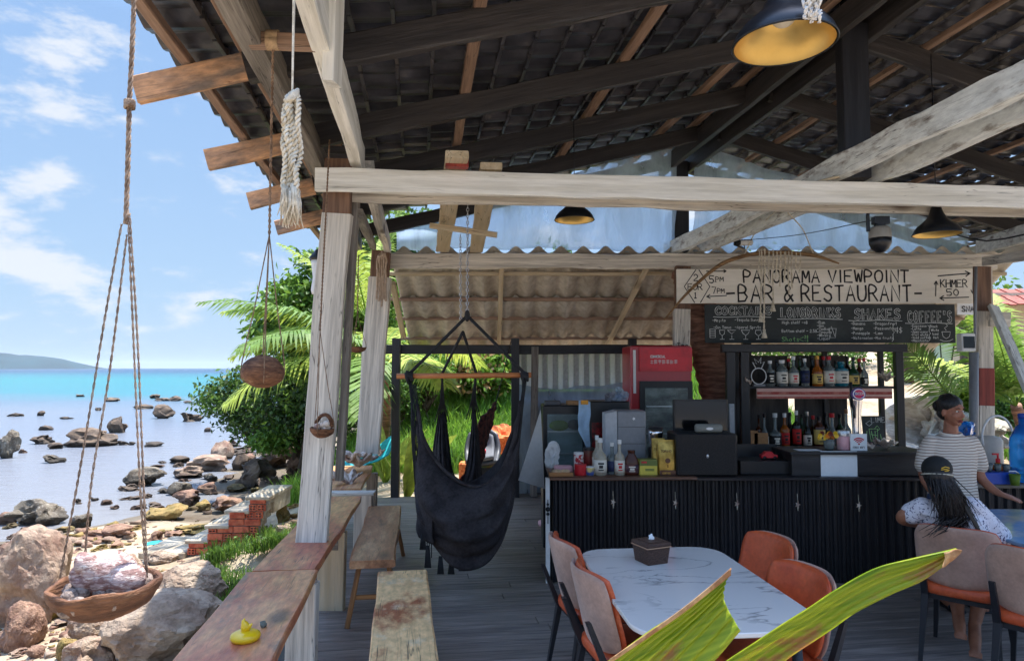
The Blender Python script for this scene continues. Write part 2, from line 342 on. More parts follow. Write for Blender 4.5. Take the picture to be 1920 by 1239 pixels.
def npmesh(name, verts, quads, mats, midx=None, smooth=False):
    verts = np.asarray(verts, dtype=np.float32).reshape(-1, 3); quads = np.asarray(quads, dtype=np.int32); k = quads.shape[1]
    me = bpy.data.meshes.new(name); me.vertices.add(len(verts)); me.vertices.foreach_set('co', verts.ravel())
    me.loops.add(quads.size); me.loops.foreach_set('vertex_index', quads.ravel())
    me.polygons.add(len(quads)); me.polygons.foreach_set('loop_start', np.arange(0, quads.size, k, dtype=np.int32))
    me.polygons.foreach_set('loop_total', np.full(len(quads), k, dtype=np.int32))
    for m in (mats if isinstance(mats, (list, tuple)) else [mats]): me.materials.append(m)
    if midx is not None: me.polygons.foreach_set('material_index', np.asarray(midx, dtype=np.int32))
    if smooth: me.polygons.foreach_set('use_smooth', np.ones(len(quads), dtype=bool))
    me.update(calc_edges=True); me.validate(); return me
def beam(name, A, Bp, w, h, m, parent, up=None, bend=0, wob=.004, ch=.006, twist=0, taper=1):
    """sawn timber from A to Bp: w across, h along 'up', slightly uneven"""
    A = Vector(A); Bp = Vector(Bp); Ln = (Bp-A).length; n = max(2, int(Ln/.22))
    seed = rnd.random()*100; b = MB(); c = min(ch, w*.3, h*.3)
    sec = [(-w/2+c,-h/2),(w/2-c,-h/2),(w/2,-h/2+c),(w/2,h/2-c),(w/2-c,h/2),(-w/2+c,h/2),(-w/2,h/2-c),(-w/2,-h/2+c)]
    vs = []
    for i in range(n+1):
        t = i/n; k = 1+(taper-1)*t
        dy = (noise.noise((seed, t*Ln*1.3, 0)))*wob*1.6; dz = noise.noise((seed, 5, t*Ln*1.3))*wob*1.6 + bend*math.sin(math.pi*t)
        tw = twist*t
        for j, (y, z) in enumerate(sec):
            q = 1+noise.noise((seed+j*.7, t*Ln*2.5, 3))*wob/max(w, .05)*1.5
            yy, zz = y*k*q, z*k*q
            vs.append((t*Ln, yy*math.cos(tw)-zz*math.sin(tw)+dy, yy*math.sin(tw)+zz*math.cos(tw)+dz))
    fs = [tuple(range(8))[::-1], tuple(range(n*8, n*8+8))]
    for i in range(n):
        for j in range(8): fs.append((i*8+j, i*8+(j+1)%8, (i+1)*8+(j+1)%8, (i+1)*8+j))
    b.add(vs, fs)
    return b.build(name, m, parent, M=frame(Bp-A, up, A))
def cr(p0, p1, p2, p3, t):
    return .5*((2*p1)+(-p0+p2)*t+(2*p0-5*p1+4*p2-p3)*t*t+(-p0+3*p1-3*p2+p3)*t**3)
def spline(pts, n):
    pts = [np.array(p, float) for p in pts]; m = len(pts)
    if m == 2: return [pts[0]+(pts[1]-pts[0])*i/(n-1) for i in range(n)]
    o = []
    for i in range(n):
        x = i/(n-1)*(m-1); k = min(int(x), m-2); t = x-k
        p0 = pts[k-1] if k > 0 else 2*pts[0]-pts[1]; p3 = pts[k+2] if k+2 < m else 2*pts[-1]-pts[-2]
        o.append(cr(p0, pts[k], pts[k+1], p3, t))
    return o
def surf(name, rows, nu, nv, m, parent, thick=.004, wr=0, wf=8, smooth=True, offset=0, noisefn=None):
    """rows: control polylines; Catmull-Rom surface with real thickness"""
    rs = [spline(r, nv) for r in rows]; cols = [spline([r[j] for r in rs], nu) for j in range(nv)]
    vs = []
    for i in range(nu):
        for j in range(nv):
            p = Vector(cols[j][i])
            if wr: p += Vector((noise.noise(p*wf), noise.noise(p*wf+Vector((9,9,9))), noise.noise(p*wf+Vector((4,7,1)))))*wr
            if noisefn: p += noisefn(i/(nu-1), j/(nv-1))
            vs.append(p)
    ref = sum((Vector(v) for v in vs), Vector())/len(vs); Mo = Matrix.Translation(ref)
    vs = [v-ref for v in vs]
    fs = [(i*nv+j, i*nv+j+1, (i+1)*nv+j+1, (i+1)*nv+j) for i in range(nu-1) for j in range(nv-1)]
    b = MB(); b.add(vs, fs); o = b.build(name, m, parent, smooth, M=Mo)
    md = o.modifiers.new('solid', 'SOLIDIFY'); md.thickness = thick; md.offset = offset
    return o
def rope(name, pts, r, m, parent, n=7, sag=0, strands=1, pitch=.05, step=.02):
    pts = spline([Vector(p) for p in pts], max(2, int(sum((Vector(pts[i+1])-Vector(pts[i])).length for i in range(len(pts)-1))/step)))
    b = MB()
    if strands == 1: b.tube(pts, r, n)
    else:
        for s in range(strands):
            q = []
            acc = 0
            for i, p in enumerate(pts):
                p = Vector(p)
                if i: acc += (p-Vector(pts[i-1])).length
                t = (Vector(pts[min(i+1, len(pts)-1)])-Vector(pts[max(i-1, 0)])).normalized()
                a = Vector((1,0,0)) if abs(t.x) < .8 else Vector((0,1,0)); a = (a-t*a.dot(t)).normalized(); c = t.cross(a)
                g = acc/pitch*2*math.pi+s*2*math.pi/strands
                q.append(p+(a*math.cos(g)+c*math.sin(g))*r*1.0)
            b.tube(q, r*.85, n)
    return b.build(name, m, parent, True)
# rocks --------------------------------------------------------------
def rock_mesh(name, seed, m, sub=3, planes=9, rough=.16, flat=1.0, fine=.05, hmin=.45):
    rr = random.Random(seed); bm = bmesh.new(); bmesh.ops.create_icosphere(bm, subdivisions=sub, radius=1)
    pl = []
    for i in range(planes+5):
        d = Vector((rr.gauss(0,1), rr.gauss(0,1), rr.gauss(0,.8))).normalized(); pl.append((d, rr.uniform(hmin, .88)))
    off = Vector((rr.random()*50, rr.random()*50, rr.random()*50)); st_ = Vector((rr.gauss(0,.3), rr.gauss(0,.3), 1)).normalized()
    for v in bm.verts:
        w_ = v.co + Vector((noise.noise(v.co*2.1+off), noise.noise(v.co*2.1+off+Vector((7,7,7))), 0))*.25*min(1, rough*6)
        q = v.co.copy()
        for d, h in pl:
            e = w_.dot(d)-h
            if e > 0: q -= d*e*.95
        v.co = q; nn = v.co.normalized()
        lay = math.sin((v.co.dot(st_)*9+noise.noise(v.co*2+off)*2.5))*.018*min(1, rough*6)
        v.co += nn*(noise.fractal(v.co*1.4+off, 1.0, 2.0, 4)*rough - abs(noise.noise(v.co*4.2+off))*fine*1.6 + noise.fractal(v.co*12+off, .8, 2, 3)*fine*.6 + lay)
        v.co.z *= flat
    me = bpy.data.meshes.new(name); bm.to_mesh(me); bm.free()
    for mm in (m if isinstance(m, (list, tuple)) else [m]): me.materials.append(mm)
    me.polygons.foreach_set('use_smooth', [True]*len(me.polygons))
    try: me.set_sharp_from_angle(angle=R(26))
    except Exception: pass
    return me
# foliage ------------------------------------------------------------
def leaf_mesh(name, cents, nper, size, spread, mats, seed=1, aspect=.5, droop=.3, midx_fn=None):
    """many small folded leaves round the given twig points (numpy)"""
    g = np.random.default_rng(seed); cents = np.asarray(cents, float); nc = len(cents); n = nc*nper
    sp = np.asarray(spread, float) if np.ndim(spread) else np.full(3, spread)
    pos = np.repeat(cents, nper, 0) + g.normal(0, 1, (n, 3))*sp
    d = g.normal(0, 1, (n, 3)); d[:, 2] -= droop; d /= np.linalg.norm(d, axis=1, keepdims=True)
    q = g.normal(0, 1, (n, 3)); q[:, 2] += 1.2
    s = np.cross(d, q); s /= np.linalg.norm(s, axis=1, keepdims=True)+1e-9
    up = np.cross(s, d); sz = (size*g.uniform(.6, 1.35, n))[:, None]
    a = pos; t = pos+d*sz; mL = pos+d*sz*.5+s*sz*aspect*.5+up*sz*.08; mR = pos+d*sz*.5-s*sz*aspect*.5+up*sz*.08
    verts = np.stack([a, mR, t, mL], 1).reshape(-1, 3); quads = np.arange(n*4).reshape(-1, 4)
    if isinstance(mats, (list, tuple)):
        cm = g.integers(0, len(mats), nc); mi = np.where(g.random(n) < .75, np.repeat(cm, nper), g.integers(0, len(mats), n))
    else: mi = None
    return npmesh(name, verts, quads, mats, mi)
def crown_points(blobs, n, seed=1, shell=.55):
    g = np.random.default_rng(seed); out = []; vol = np.array([b[3]*b[4]*b[5] for b in blobs])**.75; k = (vol/vol.sum()*n).astype(int)+1
    for b, kk in zip(blobs, k):
        d = g.normal(0, 1, (kk, 3)); d /= np.linalg.norm(d, axis=1, keepdims=True); r = g.uniform(shell**2, 1, kk)**.5
        nz = np.array([1+.35*noise.noise(Vector(q)*2.3+Vector((seed, b[0], b[1]))) for q in d])
        out.append(np.array(b[:3])+d*(r*nz)[:, None]*np.array(b[3:6]))
    return np.concatenate(out)
def frond_geo(b, base, d, L_, droop=.6, nl=46, ll=.55, wd=.035, up=(0,0,1), r0=.018, rg=rnd, fold=.5, vs=(0, 1)):
    """one coconut frond: arching rib (mat 1) and two rows of hanging leaflets (mat 0)"""
    base = Vector(base); d = Vector(d).normalized(); pts = []
    side = d.cross(Vector(up)).normalized() if abs(d.dot(Vector(up))) < .98 else Vector((1,0,0))
    n = 16; p = base.copy(); t = d.copy()
    for i in range(n+1):
        pts.append(p.copy()); p += t*L_/n; t = (t+Vector((0,0,-1))*droop/n*(.5+i/n*1.3)).normalized()
    b.mi = vs[1]; b.tube(pts, [r0*(1-.85*i/n) for i in range(n+1)], 5)
    b.mi = vs[0]
    for k in range(nl):
        f = .10+.9*k/(nl-1); x = f*n; i = min(int(x), n-1); q = pts[i].lerp(pts[i+1], x-i); tt = (pts[i+1]-pts[i]).normalized()
        upv = side.cross(tt).normalized()
        l = ll*(math.sin(math.pi*min(f*.86+.12, 1))**.6)*rg.uniform(.85, 1.1)
        for sgn in (-1, 1):
            dv = (tt*(.55+.5*f)+side*sgn*1.0+upv*fold*rg.uniform(.0, .5)+Vector((rg.uniform(-.1,.1), rg.uniform(-.1,.1), rg.uniform(-.15,.05)))).normalized()
            wv = dv.cross(upv).normalized()*wd*.5
            a = q; c1 = q+dv*l*.5+Vector((0,0,-1))*l*.06; c2 = q+dv*l*.93+Vector((0,0,-1))*l*(.30+.1*droop)
            b.add([a-wv*.5, a+wv*.5, c1+wv, c1-wv, c2], [(0,1,2,3), (3,2,4)])
# lettering ------------------------------------------------------------
GL = {'A':['0,0 .5,1 1,0','.2,.38 .8,.38'],'B':['0,0 0,1 .6,.98 .8,.78 .6,.56 0,.54','.6,.56 .95,.3 .7,.03 0,0'],'C':['1,.85 .6,1 .15,.8 0,.45 .2,.1 .6,0 1,.15'],
'D':['0,0 0,1 .6,.9 .95,.5 .6,.08 0,0'],'E':['.9,1 0,1 0,0 .95,0','0,.52 .7,.52'],'F':['.9,1 0,1 0,0','0,.52 .7,.52'],'G':['1,.85 .55,1 .1,.75 0,.4 .25,.05 .7,0 1,.2 1,.45 .6,.45'],
'H':['0,0 0,1','1,0 1,1','0,.5 1,.5'],'I':['.5,0 .5,1'],'K':['0,0 0,1','.9,1 0,.42','.2,.56 1,0'],'L':['0,1 0,0 .9,0'],'M':['0,0 .08,1 .5,.35 .92,1 1,0'],'N':['0,0 .05,1 .95,0 1,1'],
'O':['.5,1 .12,.8 0,.45 .2,.08 .55,0 .9,.2 1,.6 .8,.92 .5,1'],'P':['0,0 0,1 .65,.95 .9,.74 .65,.5 0,.46'],'R':['0,0 0,1 .65,.97 .9,.76 .6,.52 0,.48','.4,.5 1,0'],
'S':['.95,.88 .55,1 .12,.85 .2,.6 .8,.42 .9,.15 .5,0 0,.12'],'T':['0,1 1,1','.5,1 .48,0'],'U':['0,1 .02,.3 .3,0 .75,.03 1,.35 1,1'],'V':['0,1 .5,0 1,1'],'W':['0,1 .22,0 .5,.75 .78,0 1,1'],
'X':['0,0 1,1','0,1 1,0'],'Y':['0,1 .5,.5 1,1','.5,.5 .5,0'],'Z':['0,1 1,1 0,0 1,0'],'&':['1,0 .25,.75 .4,1 .65,.8 .1,.3 .35,0 .95,.4'],'-':['.1,.5 .9,.5'],"'":['.5,1 .4,.75'],'$':['.9,.85 .2,.8 .3,.55 .8,.4 .7,.15 .05,.12','.5,1.1 .5,-.1'],
'2':['.05,.8 .4,1 .85,.8 .7,.45 0,0 1,0'],'0':['.5,1 .1,.7 .1,.3 .5,0 .9,.3 .9,.7 .5,1'],'1':['.3,.8 .55,1 .55,0','.25,0 .85,0'],'5':['.9,1 .1,1 .1,.56 .6,.6 .9,.3 .6,0 .05,.06'],'7':['0,1 1,1 .4,0'],
'4':['.7,0 .7,1 0,.35 1,.35'],'.':['.4,0 .5,.06'],'e':['.1,.35 .85,.4 .6,.66 .2,.55 .05,.25 .35,0 .85,.1'],'o':['.5,.6 .1,.4 .15,.1 .5,0 .85,.2 .8,.5 .5,.6'],'f':['.9,1 .5,.95 .4,0','.1,.55 .8,.6'],
'p':['.1,.6 .1,-.35','.1,.5 .6,.6 .85,.3 .5,0 .1,.08'],'m':['0,0 0,.6','0,.45 .3,.6 .45,.4 .45,0','.45,.4 .8,.6 1,.4 1,0'],'n':['.1,0 .1,.6','.1,.45 .5,.6 .85,.4 .85,0'],'i':['.5,0 .5,.6'],'t':['.5,1 .5,.1 .8,0','.15,.65 .85,.65'],'a':['.85,.55 .3,.6 .05,.25 .35,0 .8,.15 .85,.6','.85,.3 .95,0'],
'r':['.2,0 .2,.6','.2,.4 .5,.6 .85,.55'],'s':['.85,.55 .4,.62 .2,.45 .8,.2 .6,0 .1,.05'],'l':['.4,1 .4,.1 .7,0'],'h':['.1,0 .1,1','.1,.4 .5,.6 .85,.4 .85,0'],'u':['.1,.6 .15,.1 .5,0 .85,.15','.9,.6 .9,0'],'k':['.1,0 .1,1','.8,.6 .1,.25 .85,0'],
'g':['.85,.5 .4,.6 .1,.3 .5,.05 .85,.25','.85,.55 .85,-.25 .4,-.38 .1,-.25'],'y':['.1,.6 .5,.1','.9,.6 .3,-.35'],'d':['.85,1 .85,0','.85,.5 .4,.6 .05,.3 .4,0 .85,.1'],'c':['.85,.5 .4,.6 .05,.3 .4,0 .85,.1'],'b':['.1,1 .1,0','.1,.5 .6,.6 .9,.3 .5,0 .1,.1'],'v':['.1,.6 .5,0 .9,.6'],'w':['0,.6 .25,0 .5,.5 .75,0 1,.6'],
'x':['.1,0 .9,.6','.1,.6 .9,0'],'q':['.85,.5 .3,.6 .1,.25 .5,0 .85,.15','.85,.6 .85,-.35'],'z':['.1,.6 .9,.6 .1,0 .9,0'],'j':['.6,.6 .55,-.25 .2,-.3'],'/':['.1,0 .9,1'],
'~':['0,.45 .3,.6 .7,.4 1,.55'],'>':['.2,.7 .8,.45 .2,.2'],'}':['.2,1.6 .6,1.4 .5,.6 .9,.45 .5,.3 .6,-.6 .2,-.8'],'*':['.5,.4 .55,.45']}
def stroke(b, pts, w, jag=.0):
    """flat brush stroke in local XZ (facing -Y), a real film of paint"""
    pts = [Vector((p[0], 0, p[1])) for p in pts]; n = len(pts); vs = []
    for i, p in enumerate(pts):
        t = (pts[min(i+1, n-1)]-pts[max(i-1, 0)]).normalized(); s = Vector((-t.z, 0, t.x))*w/2*rnd.uniform(1-jag, 1+jag)
        e = t*(w*.35)*(-1 if i == 0 else (1 if i == n-1 else 0))
        vs += [p+s+e, p-s+e]
    b.add(vs, [(2*i, 2*i+2, 2*i+3, 2*i+1) for i in range(n-1)])
def fitw(b, text, x0, x1, z, h, w, gap=.26, jit=.03):
    cells = sum(.8 if c == ' ' else (.45 if c in "'I.il" else 1) for c in text); ng = sum(1 for c in text if c != ' ')-1
    write(b, text, x0, z, h, wr=(x1-x0-ng*gap*.8*h)/(cells*h), w=w, gap=gap, jit=jit)
def write(b, text, x, z, h, wr=.62, w=.01, gap=.28, jit=.03, outline=None):
    for ch in text:
        if ch == ' ': x += h*wr*.8; continue
        cw = h*wr*(.45 if ch in "'I.il" else 1)
        for st in GL.get(ch, GL['-']):
            q = [tuple(map(float, s.split(','))) for s in st.split()]
            q = [(x+(a+rnd.uniform(-jit, jit)*.7)*cw, z+(c+rnd.uniform(-jit, jit)*.7)*h) for a, c in q]
            if len(q) > 2: 
                sq = spline([(a, c, 0) for a, c in q], len(q)*3); smooth = [(a[0], a[1]) for a in sq]
                q = smooth if len(st.split()) > 4 else q
            stroke(b, q, w, .15)
            if outline: outline.append(q)
        x += cw+h*gap*.8
    return x
# ================================================================ SETTING
def sst(a, b, x):
    t = min(max((x-a)/(b-a), 0), 1); return t*t*(3-2*t)
SHY = [-20, 0, 8, 12, 13.2, 15, 18.3, 25.6, 35, 60, 130]; SHX = [-22, -18, -14, -11, -8.2, -8.0, -8.9, -10.2, -10.4, -9, -6]
def ground_z(x, y, fine=True):
    inl = x - float(np.interp(y, SHY, SHX))
    z = -1.25 + (.055*inl if inl > 0 else .10*inl)
    z = max(z, -4)
    if y > 8.5: bank = sst(-4.8, -1.2, x+ (y-9)*.12) if y < 16 else sst(-5.5, -1.5, x)
    else: bank = sst(-2.6, -1.2, x)
    top = -.14
    if y > 9.2 and x < 5.2: top += sst(13.0, 21.0, y)*2.3*(1-.5*sst(2, 7, x))
    top += sst(10, 30, y)*2.0*sst(2.5, 6, x) if y > 9.2 else 0
    if y > 22: top += (y-22)*.06*sst(-6, 2, x)
    z = z*(1-bank)+top*bank if inl > 0 else z
    if fine: z += noise.noise(Vector((x*.5, y*.5, 0)))*.10*(.3 if bank > .9 and y < 10 else 1) + noise.noise(Vector((x*2.1, y*2.1, 3)))*.025
    return min(z, -.10) if (y < 9.9 and x > -1.4 and fine) else z
xs = np.unique(np.concatenate([np.linspace(-70, -16, 28), np.linspace(-16, 8, 140), np.linspace(8, 90, 42)]))
ys = np.unique(np.concatenate([np.linspace(-12, 4, 12), np.linspace(4, 26, 130), np.linspace(26, 140, 60)]))
vv = [(x, y, ground_z(x, y)) for y in ys for x in xs]; nx = len(xs)
qq = [(j*nx+i, j*nx+i+1, (j+1)*nx+i+1, (j+1)*nx+i) for j in range(len(ys)-1) for i in range(nx-1)]
o = part('ground', npmesh('ground', vv, qq, SAND, smooth=True), None); tag(o, kind='structure')

# sea: colour changes with distance from the shore (sea bed), with silvery sky reflection put into the nearest greys, waves are bump
m = bpy.data.materials.new('sea_water'); m.use_nodes = True; nt = m.node_tree; N = nt.nodes.new; L = nt.links.new; b = nt.nodes['Principled BSDF']
tcn = N('ShaderNodeTexCoord'); sp = N('ShaderNodeSeparateXYZ'); L(tcn.outputs['Object'], sp.inputs[0])
no = N('ShaderNodeTexNoise'); no.inputs['Scale'].default_value = .03; no.inputs['Detail'].default_value = 4; L(tcn.outputs['Object'], no.inputs[0])
a1 = N('ShaderNodeMath'); a1.operation = 'MULTIPLY_ADD'; a1.inputs[1].default_value = 60; a1.inputs[2].default_value = -30; L(no.outputs[0], a1.inputs[0])
a2 = N('ShaderNodeMath'); a2.operation = 'ADD'; L(a1.outputs[0], a2.inputs[0]); L(sp.outputs[1], a2.inputs[1])
a3 = N('ShaderNodeMath'); a3.operation = 'LOGARITHM'; a3.inputs[1].default_value = 10; 
a4 = N('ShaderNodeMath'); a4.operation = 'MAXIMUM'; a4.inputs[1].default_value = 1; L(a2.outputs[0], a4.inputs[0]); L(a4.outputs[0], a3.inputs[0])
mr = N('ShaderNodeMapRange'); mr.inputs['From Min'].default_value = 1; mr.inputs['From Max'].default_value = 4; L(a3.outputs[0], mr.inputs[0])
cr_ = N('ShaderNodeValToRGB'); L(mr.outputs[0], cr_.inputs[0]); e = cr_.color_ramp.elements
e[0].position = 0; e[0].color = C(122,122,124); e[1].position = 1; e[1].color = C(20,48,79)
for p_, c_ in ((.18, C(106,112,122)), (.26, C(86,104,118)), (.31, C(45,109,118)), (.42, C(32,112,116)), (.50, C(29,94,109)), (.58, C(25,65,94))):
    q = e.new(p_); q.color = c_
L(cr_.outputs[0], b.inputs['Base Color']); b.inputs['Roughness'].default_value = .24; b.inputs['Specular IOR Level'].default_value = .32; b.inputs['IOR'].default_value = 1.33
mp = N('ShaderNodeMapping'); mp.inputs['Scale'].default_value = (.5, 2.0, 1); L(tcn.outputs['Object'], mp.inputs[0])
n1 = N('ShaderNodeTexNoise'); n1.inputs['Scale'].default_value = 1.3; n1.inputs['Detail'].default_value = 7; n1.inputs['Roughness'].default_value = .62; L(mp.outputs[0], n1.inputs[0])
bn = N('ShaderNodeBump'); bn.inputs['Strength'].default_value = .8; bn.inputs['Distance'].default_value = .20; L(n1.outputs[0], bn.inputs['Height']); L(bn.outputs[0], b.inputs['Normal'])
bb = MB(); bb.add([(-9000, -300, 0), (9000, -300, 0), (9000, 9000, 0), (-9000, 9000, 0)], [(0,1,2,3)])
o = bb.build('sea', m, None, M=Matrix.Translation((0, 0, SEAZ))); tag(o, kind='structure')
# far headland on the horizon
hm = mat('far_wooded_headland', C(28,56,62), .95, C(22,46,52), .004, (1,1,1), (.4,.6), .15, .02, 0)
prof = [(-2300,60),(-2100,66),(-1900,64),(-1800,60),(-1700,52),(-1620,44),(-1560,26),(-1525,8),(-1500,-3)]
hv = []
n = 60; pr = spline([(a, 0, c) for a, c in prof], n)
rowsn = 7
for r in range(rowsn):
    f = r/(rowsn-1)
    for i in range(n):
        x, _, h = pr[i]; k = math.sin(math.pi*f)
        hv.append((x*1.05, 2500+(f-.5)*500, -2+h*k*(1+.07*noise.noise(Vector((x*.02, f*4, 0))))))
o = part('headland', npmesh('headland', hv, [(r*n+i, r*n+i+1, (r+1)*n+i+1, (r+1)*n+i) for r in range(rowsn-1) for i in range(n-1)], hm, smooth=True), None); tag(o, kind='structure')

# deck -----------------------------------------------------------------
deck = thing('deck_floor', None, None, (0, 0, 0)); deck['kind'] = 'structure'
bw = .138; k = 0
s = 1.0
bevel_cache = {}
while s < 9.75:
    cuts = [-.82]; x = -.82+rnd.uniform(1.2, 3.6)
    while x < 7.6: cuts.append(x); x += rnd.choice([3.0, 3.6, 2.4])
    cuts.append(8.0)
    for a, c in zip(cuts[:-1], cuts[1:]):
        b = MB(); b.box((0, 0, 0), (c-a-.006, bw-.005, .028), ch=.002)
        pz = -.016+rnd.uniform(-.0015, .0015)
        b.build('deck_board', DECK, deck, M=frame(V, None, B((a+c)/2, s+bw/2, pz)))
    s += bw
b = MB(); b.box((0,0,0), (9.0, .06, .16)); b.build('edge_joist', W_BLACK, deck, M=frame(U, None, B(-.84, 5.25, -.10)))
b = MB(); b.box((0,0,0), (8.8, .06, .16)); b.build('edge_joist', W_BLACK, deck, M=frame(V, None, B(3.6, 9.80, -.10)))
b = MB(); b.box((0,0,0), (8.75, 8.6, .03)); b.build('deck_underlay', W_BLACK, deck, M=frame(V, None, B(3.6, 5.3, -.062)))

# ================================================================ PAVILION
pav = thing('pavilion', 'open timber beach pavilion with dark tiled gable roof and worn white beams', 'pavilion', (0, 4.5, 0))
H = lambda h: CAMZ+h
# cross beams
beam('cross_beam', (-1.36, 4.66, H(1.30)), (5.4, 5.30, H(1.30)), .055, .165, W_CREAM, pav, wob=.006)
beam('cross_beam', (-1.20, 4.93, H(1.295)), (5.4, 5.56, H(1.295)), .05, .16, W_WHITE, pav, wob=.006)
beam('cross_beam', P(722, 489, 8.25), P(1866, 491, 8.25), .06, .175, W_WHITE, pav, wob=.012)
# posts
W_TOP = mat('bare_brown_timber', C(126,96,76), .7, C(92,68,54), 3, G, (.4,.6), .25, 9, .4, 14)
def rel_beam(name, pa, pb, Y0, Y1, w, h, m, parent, up=(0,-1,0), **k):
    return beam(name, P(*pa, Y0), P(*pb, Y1), w, h, m, parent, up=up, **k)
rel_beam('post', (583, 1016), (632, 402), 4.73, 4.76, .205, .075, W_WHITE, pav, wob=.008)
rel_beam('post_top', (632, 403), (637, 300), 4.762, 4.765, .19, .074, W_TOP, pav)
rel_beam('post', (636, 900), (668, 360), 4.95, 4.97, .05, .08, W_GREY, pav)
rel_beam('post', (689, 850), (712, 520), 8.1, 8.13, .27, .09, W_WHITE, pav, wob=.012)
rel_beam('post_top', (712, 521), (716, 470), 8.131, 8.12, .22, .09, W_TOP, pav)
rel_beam('post', (1272, 900), (1279, 580), 8.15, 8.17, .19, .09, W_WHITE, pav, wob=.01)
rel_beam('post_top', (1279, 581), (1280, 500), 8.171, 8.20, .18, .09, W_TOP, pav)
rel_beam('post', (1846, 905), (1846, 760), 7.6, 7.6, .17, .09, W_WHITE, pav)
rel_beam('post_section', (1846, 761), (1845, 690), 7.602, 7.6, .172, .09, W_RED, pav)
rel_beam('post', (1845, 691), (1842, 500), 7.602, 7.6, .17, .09, W_WHITE, pav)
rel_beam('post_top', (1842, 583), (1841, 500), 7.55, 7.55, .19, .03, W_TOP, pav)
# long beams along the building
def ubeam(name, l, s0, s1, h, w, hh, m, **k): return beam(name, B(l, s0, H(h)), B(l, s1, H(h)), w, hh, m, pav, **k)
ubeam('tie_beam', 3.13, 2.2, 8.3, 1.50, .085, .165, W_PEEL, wob=.014)
ubeam('tie_beam', 3.46, 2.2, 8.3, 1.50, .085, .165, W_PEEL, wob=.014)
ubeam('wall_plate', -.76, 2.0, 8.5, 1.53, .10, .17, W_GREY, wob=.01)
ubeam('wall_plate', -.45, .9, 5.1, 1.53, .08, .22, W_CREAM, wob=.008)
ubeam('wall_plate', -.40, 5.1, 8.5, 1.46, .08, .15, W_WHITE, wob=.01)
ubeam('ridge_beam', 3.12, 2.0, 8.5, 2.60, .06, .20, W_BLACK)
ubeam('ridge_beam', 3.40, 2.0, 8.5, 2.60, .06, .20, W_BLACK)
ubeam('wall_plate', 7.2, 2.0, 8.5, 1.5, .1, .18, W_WHITE)
# king posts
for s_, (px, y0, y1) in ((4.72, (1667, -40, 330)), (8.22, (1284, 262, 470))):
    Y = .134*3.25+.991*s_
    beam('king_post', B(3.27, s_, H(1.43 if s_ < 6 else 1.36)), B(3.27, s_, H(2.62)), .20 if s_ < 6 else .19, .12, W_BLACKP, pav, up=(0,-1,0))
RH = lambda l: 1.72+.26*((l if l <= 3.26 else 6.52-l)+.46)          # rafter centre height
for s_ in (2.5, 3.72, 4.92, 6.1, 7.25, 8.42):
    # left slope: black inside, bare timber on the tail outside the plate
    beam('rafter', B(-.93, s_, H(RH(-.93))), B(3.2, s_, H(RH(3.2))), .055, .165, W_BLACK, pav, bend=.0, wob=.008)
    if s_ < 8: beam('rafter_tail', B(-1.48, s_+rnd.uniform(-.004,.004), H(RH(-1.48)-.01)), B(-.932, s_, H(RH(-.932))), .045, .145, W_TAIL, pav, wob=.006)
    beam('rafter', B(3.35, s_, H(RH(3.35))), B(7.9, s_, H(RH(7.9))), .055, .165, W_BLACK, pav, wob=.008)
for l_ in (-1.24, -.93, .32, 1.53, 2.66, 3.06, 3.5, 4.05, 4.75, 5.7, 6.8, 7.7):
    for a, c in ((2.2, 4.9), (4.9, 8.75)):
        beam('purlin', B(l_, a, H(RH(l_)+.112)), B(l_, c, H(RH(l_)+.112)), .075 if -1 < l_ < 3 else .06, .05, W_ORANGE, pav, up=None, wob=.005)
# two planks lying across the beams, hammocks hang from them
for pa, pb, m_ in (((857, 292), (829, 472), W_PALE), ((921, 314), (893, 472), W_PALE)):
    A = P(pa[0], pa[1], 1.395*F/(690-pa[1])); D = P(pb[0], pb[1], 8.2)
    A.z = H(1.425); D.z = H(1.425)
    beam('cross_plank', A, D, .155, .05, m_, pav, wob=.006)
b = MB(); 
A = P(857, 303, 4.62); beam('plank_end', A+Vector((0,.0,0)), A+U*.06, .158, .075, W_RED, pav)
beam('hanging_bar', P(806, 423, 6.4), P(932, 441, 6.4), .05, .05, W_PALE, pav)
# short blocks and bracket boards at the plate
beam('block', P(470, 76, 3.0), P(590, 80, 3.0), .045, .07, W_ORANGE, pav)
beam('block', P(598, 260, 4.9), P(640, 263, 4.9), .06, .08, W_ORANGE, pav)
beam('bracket', P(628, -30, 3.02), P(622, 158, 3.10), .055, .16, W_CREAM, pav, up=(0,-1,0))
beam('bracket', P(672, 400, 4.95), P(700, 462, 8.0), .07, .07, W_GREY, pav)
beam('diagonal_brace', P(736, 530, 8.2), P(757, 632, 9.6), .07, .05, W_PALE, pav)
beam('diagonal_brace', P(1862, 575, 7.5), P(1935, 745, 6.6), .11, .05, W_PEEL, pav, up=(0,-1,0))
beam('brace_block', P(1855, 598, 7.49), P(1893, 600, 7.45), .16, .05, W_WHITE, pav, up=(0,-1,0))
beam('side_beam', P(1838, 462, 7.6), P(1990, 420, 5.5), .09, .16, W_PEEL, pav)
beam('side_beam', P(1850, 490, 7.6), P(1990, 470, 5.6), .09, .10, W_WHITE, pav)
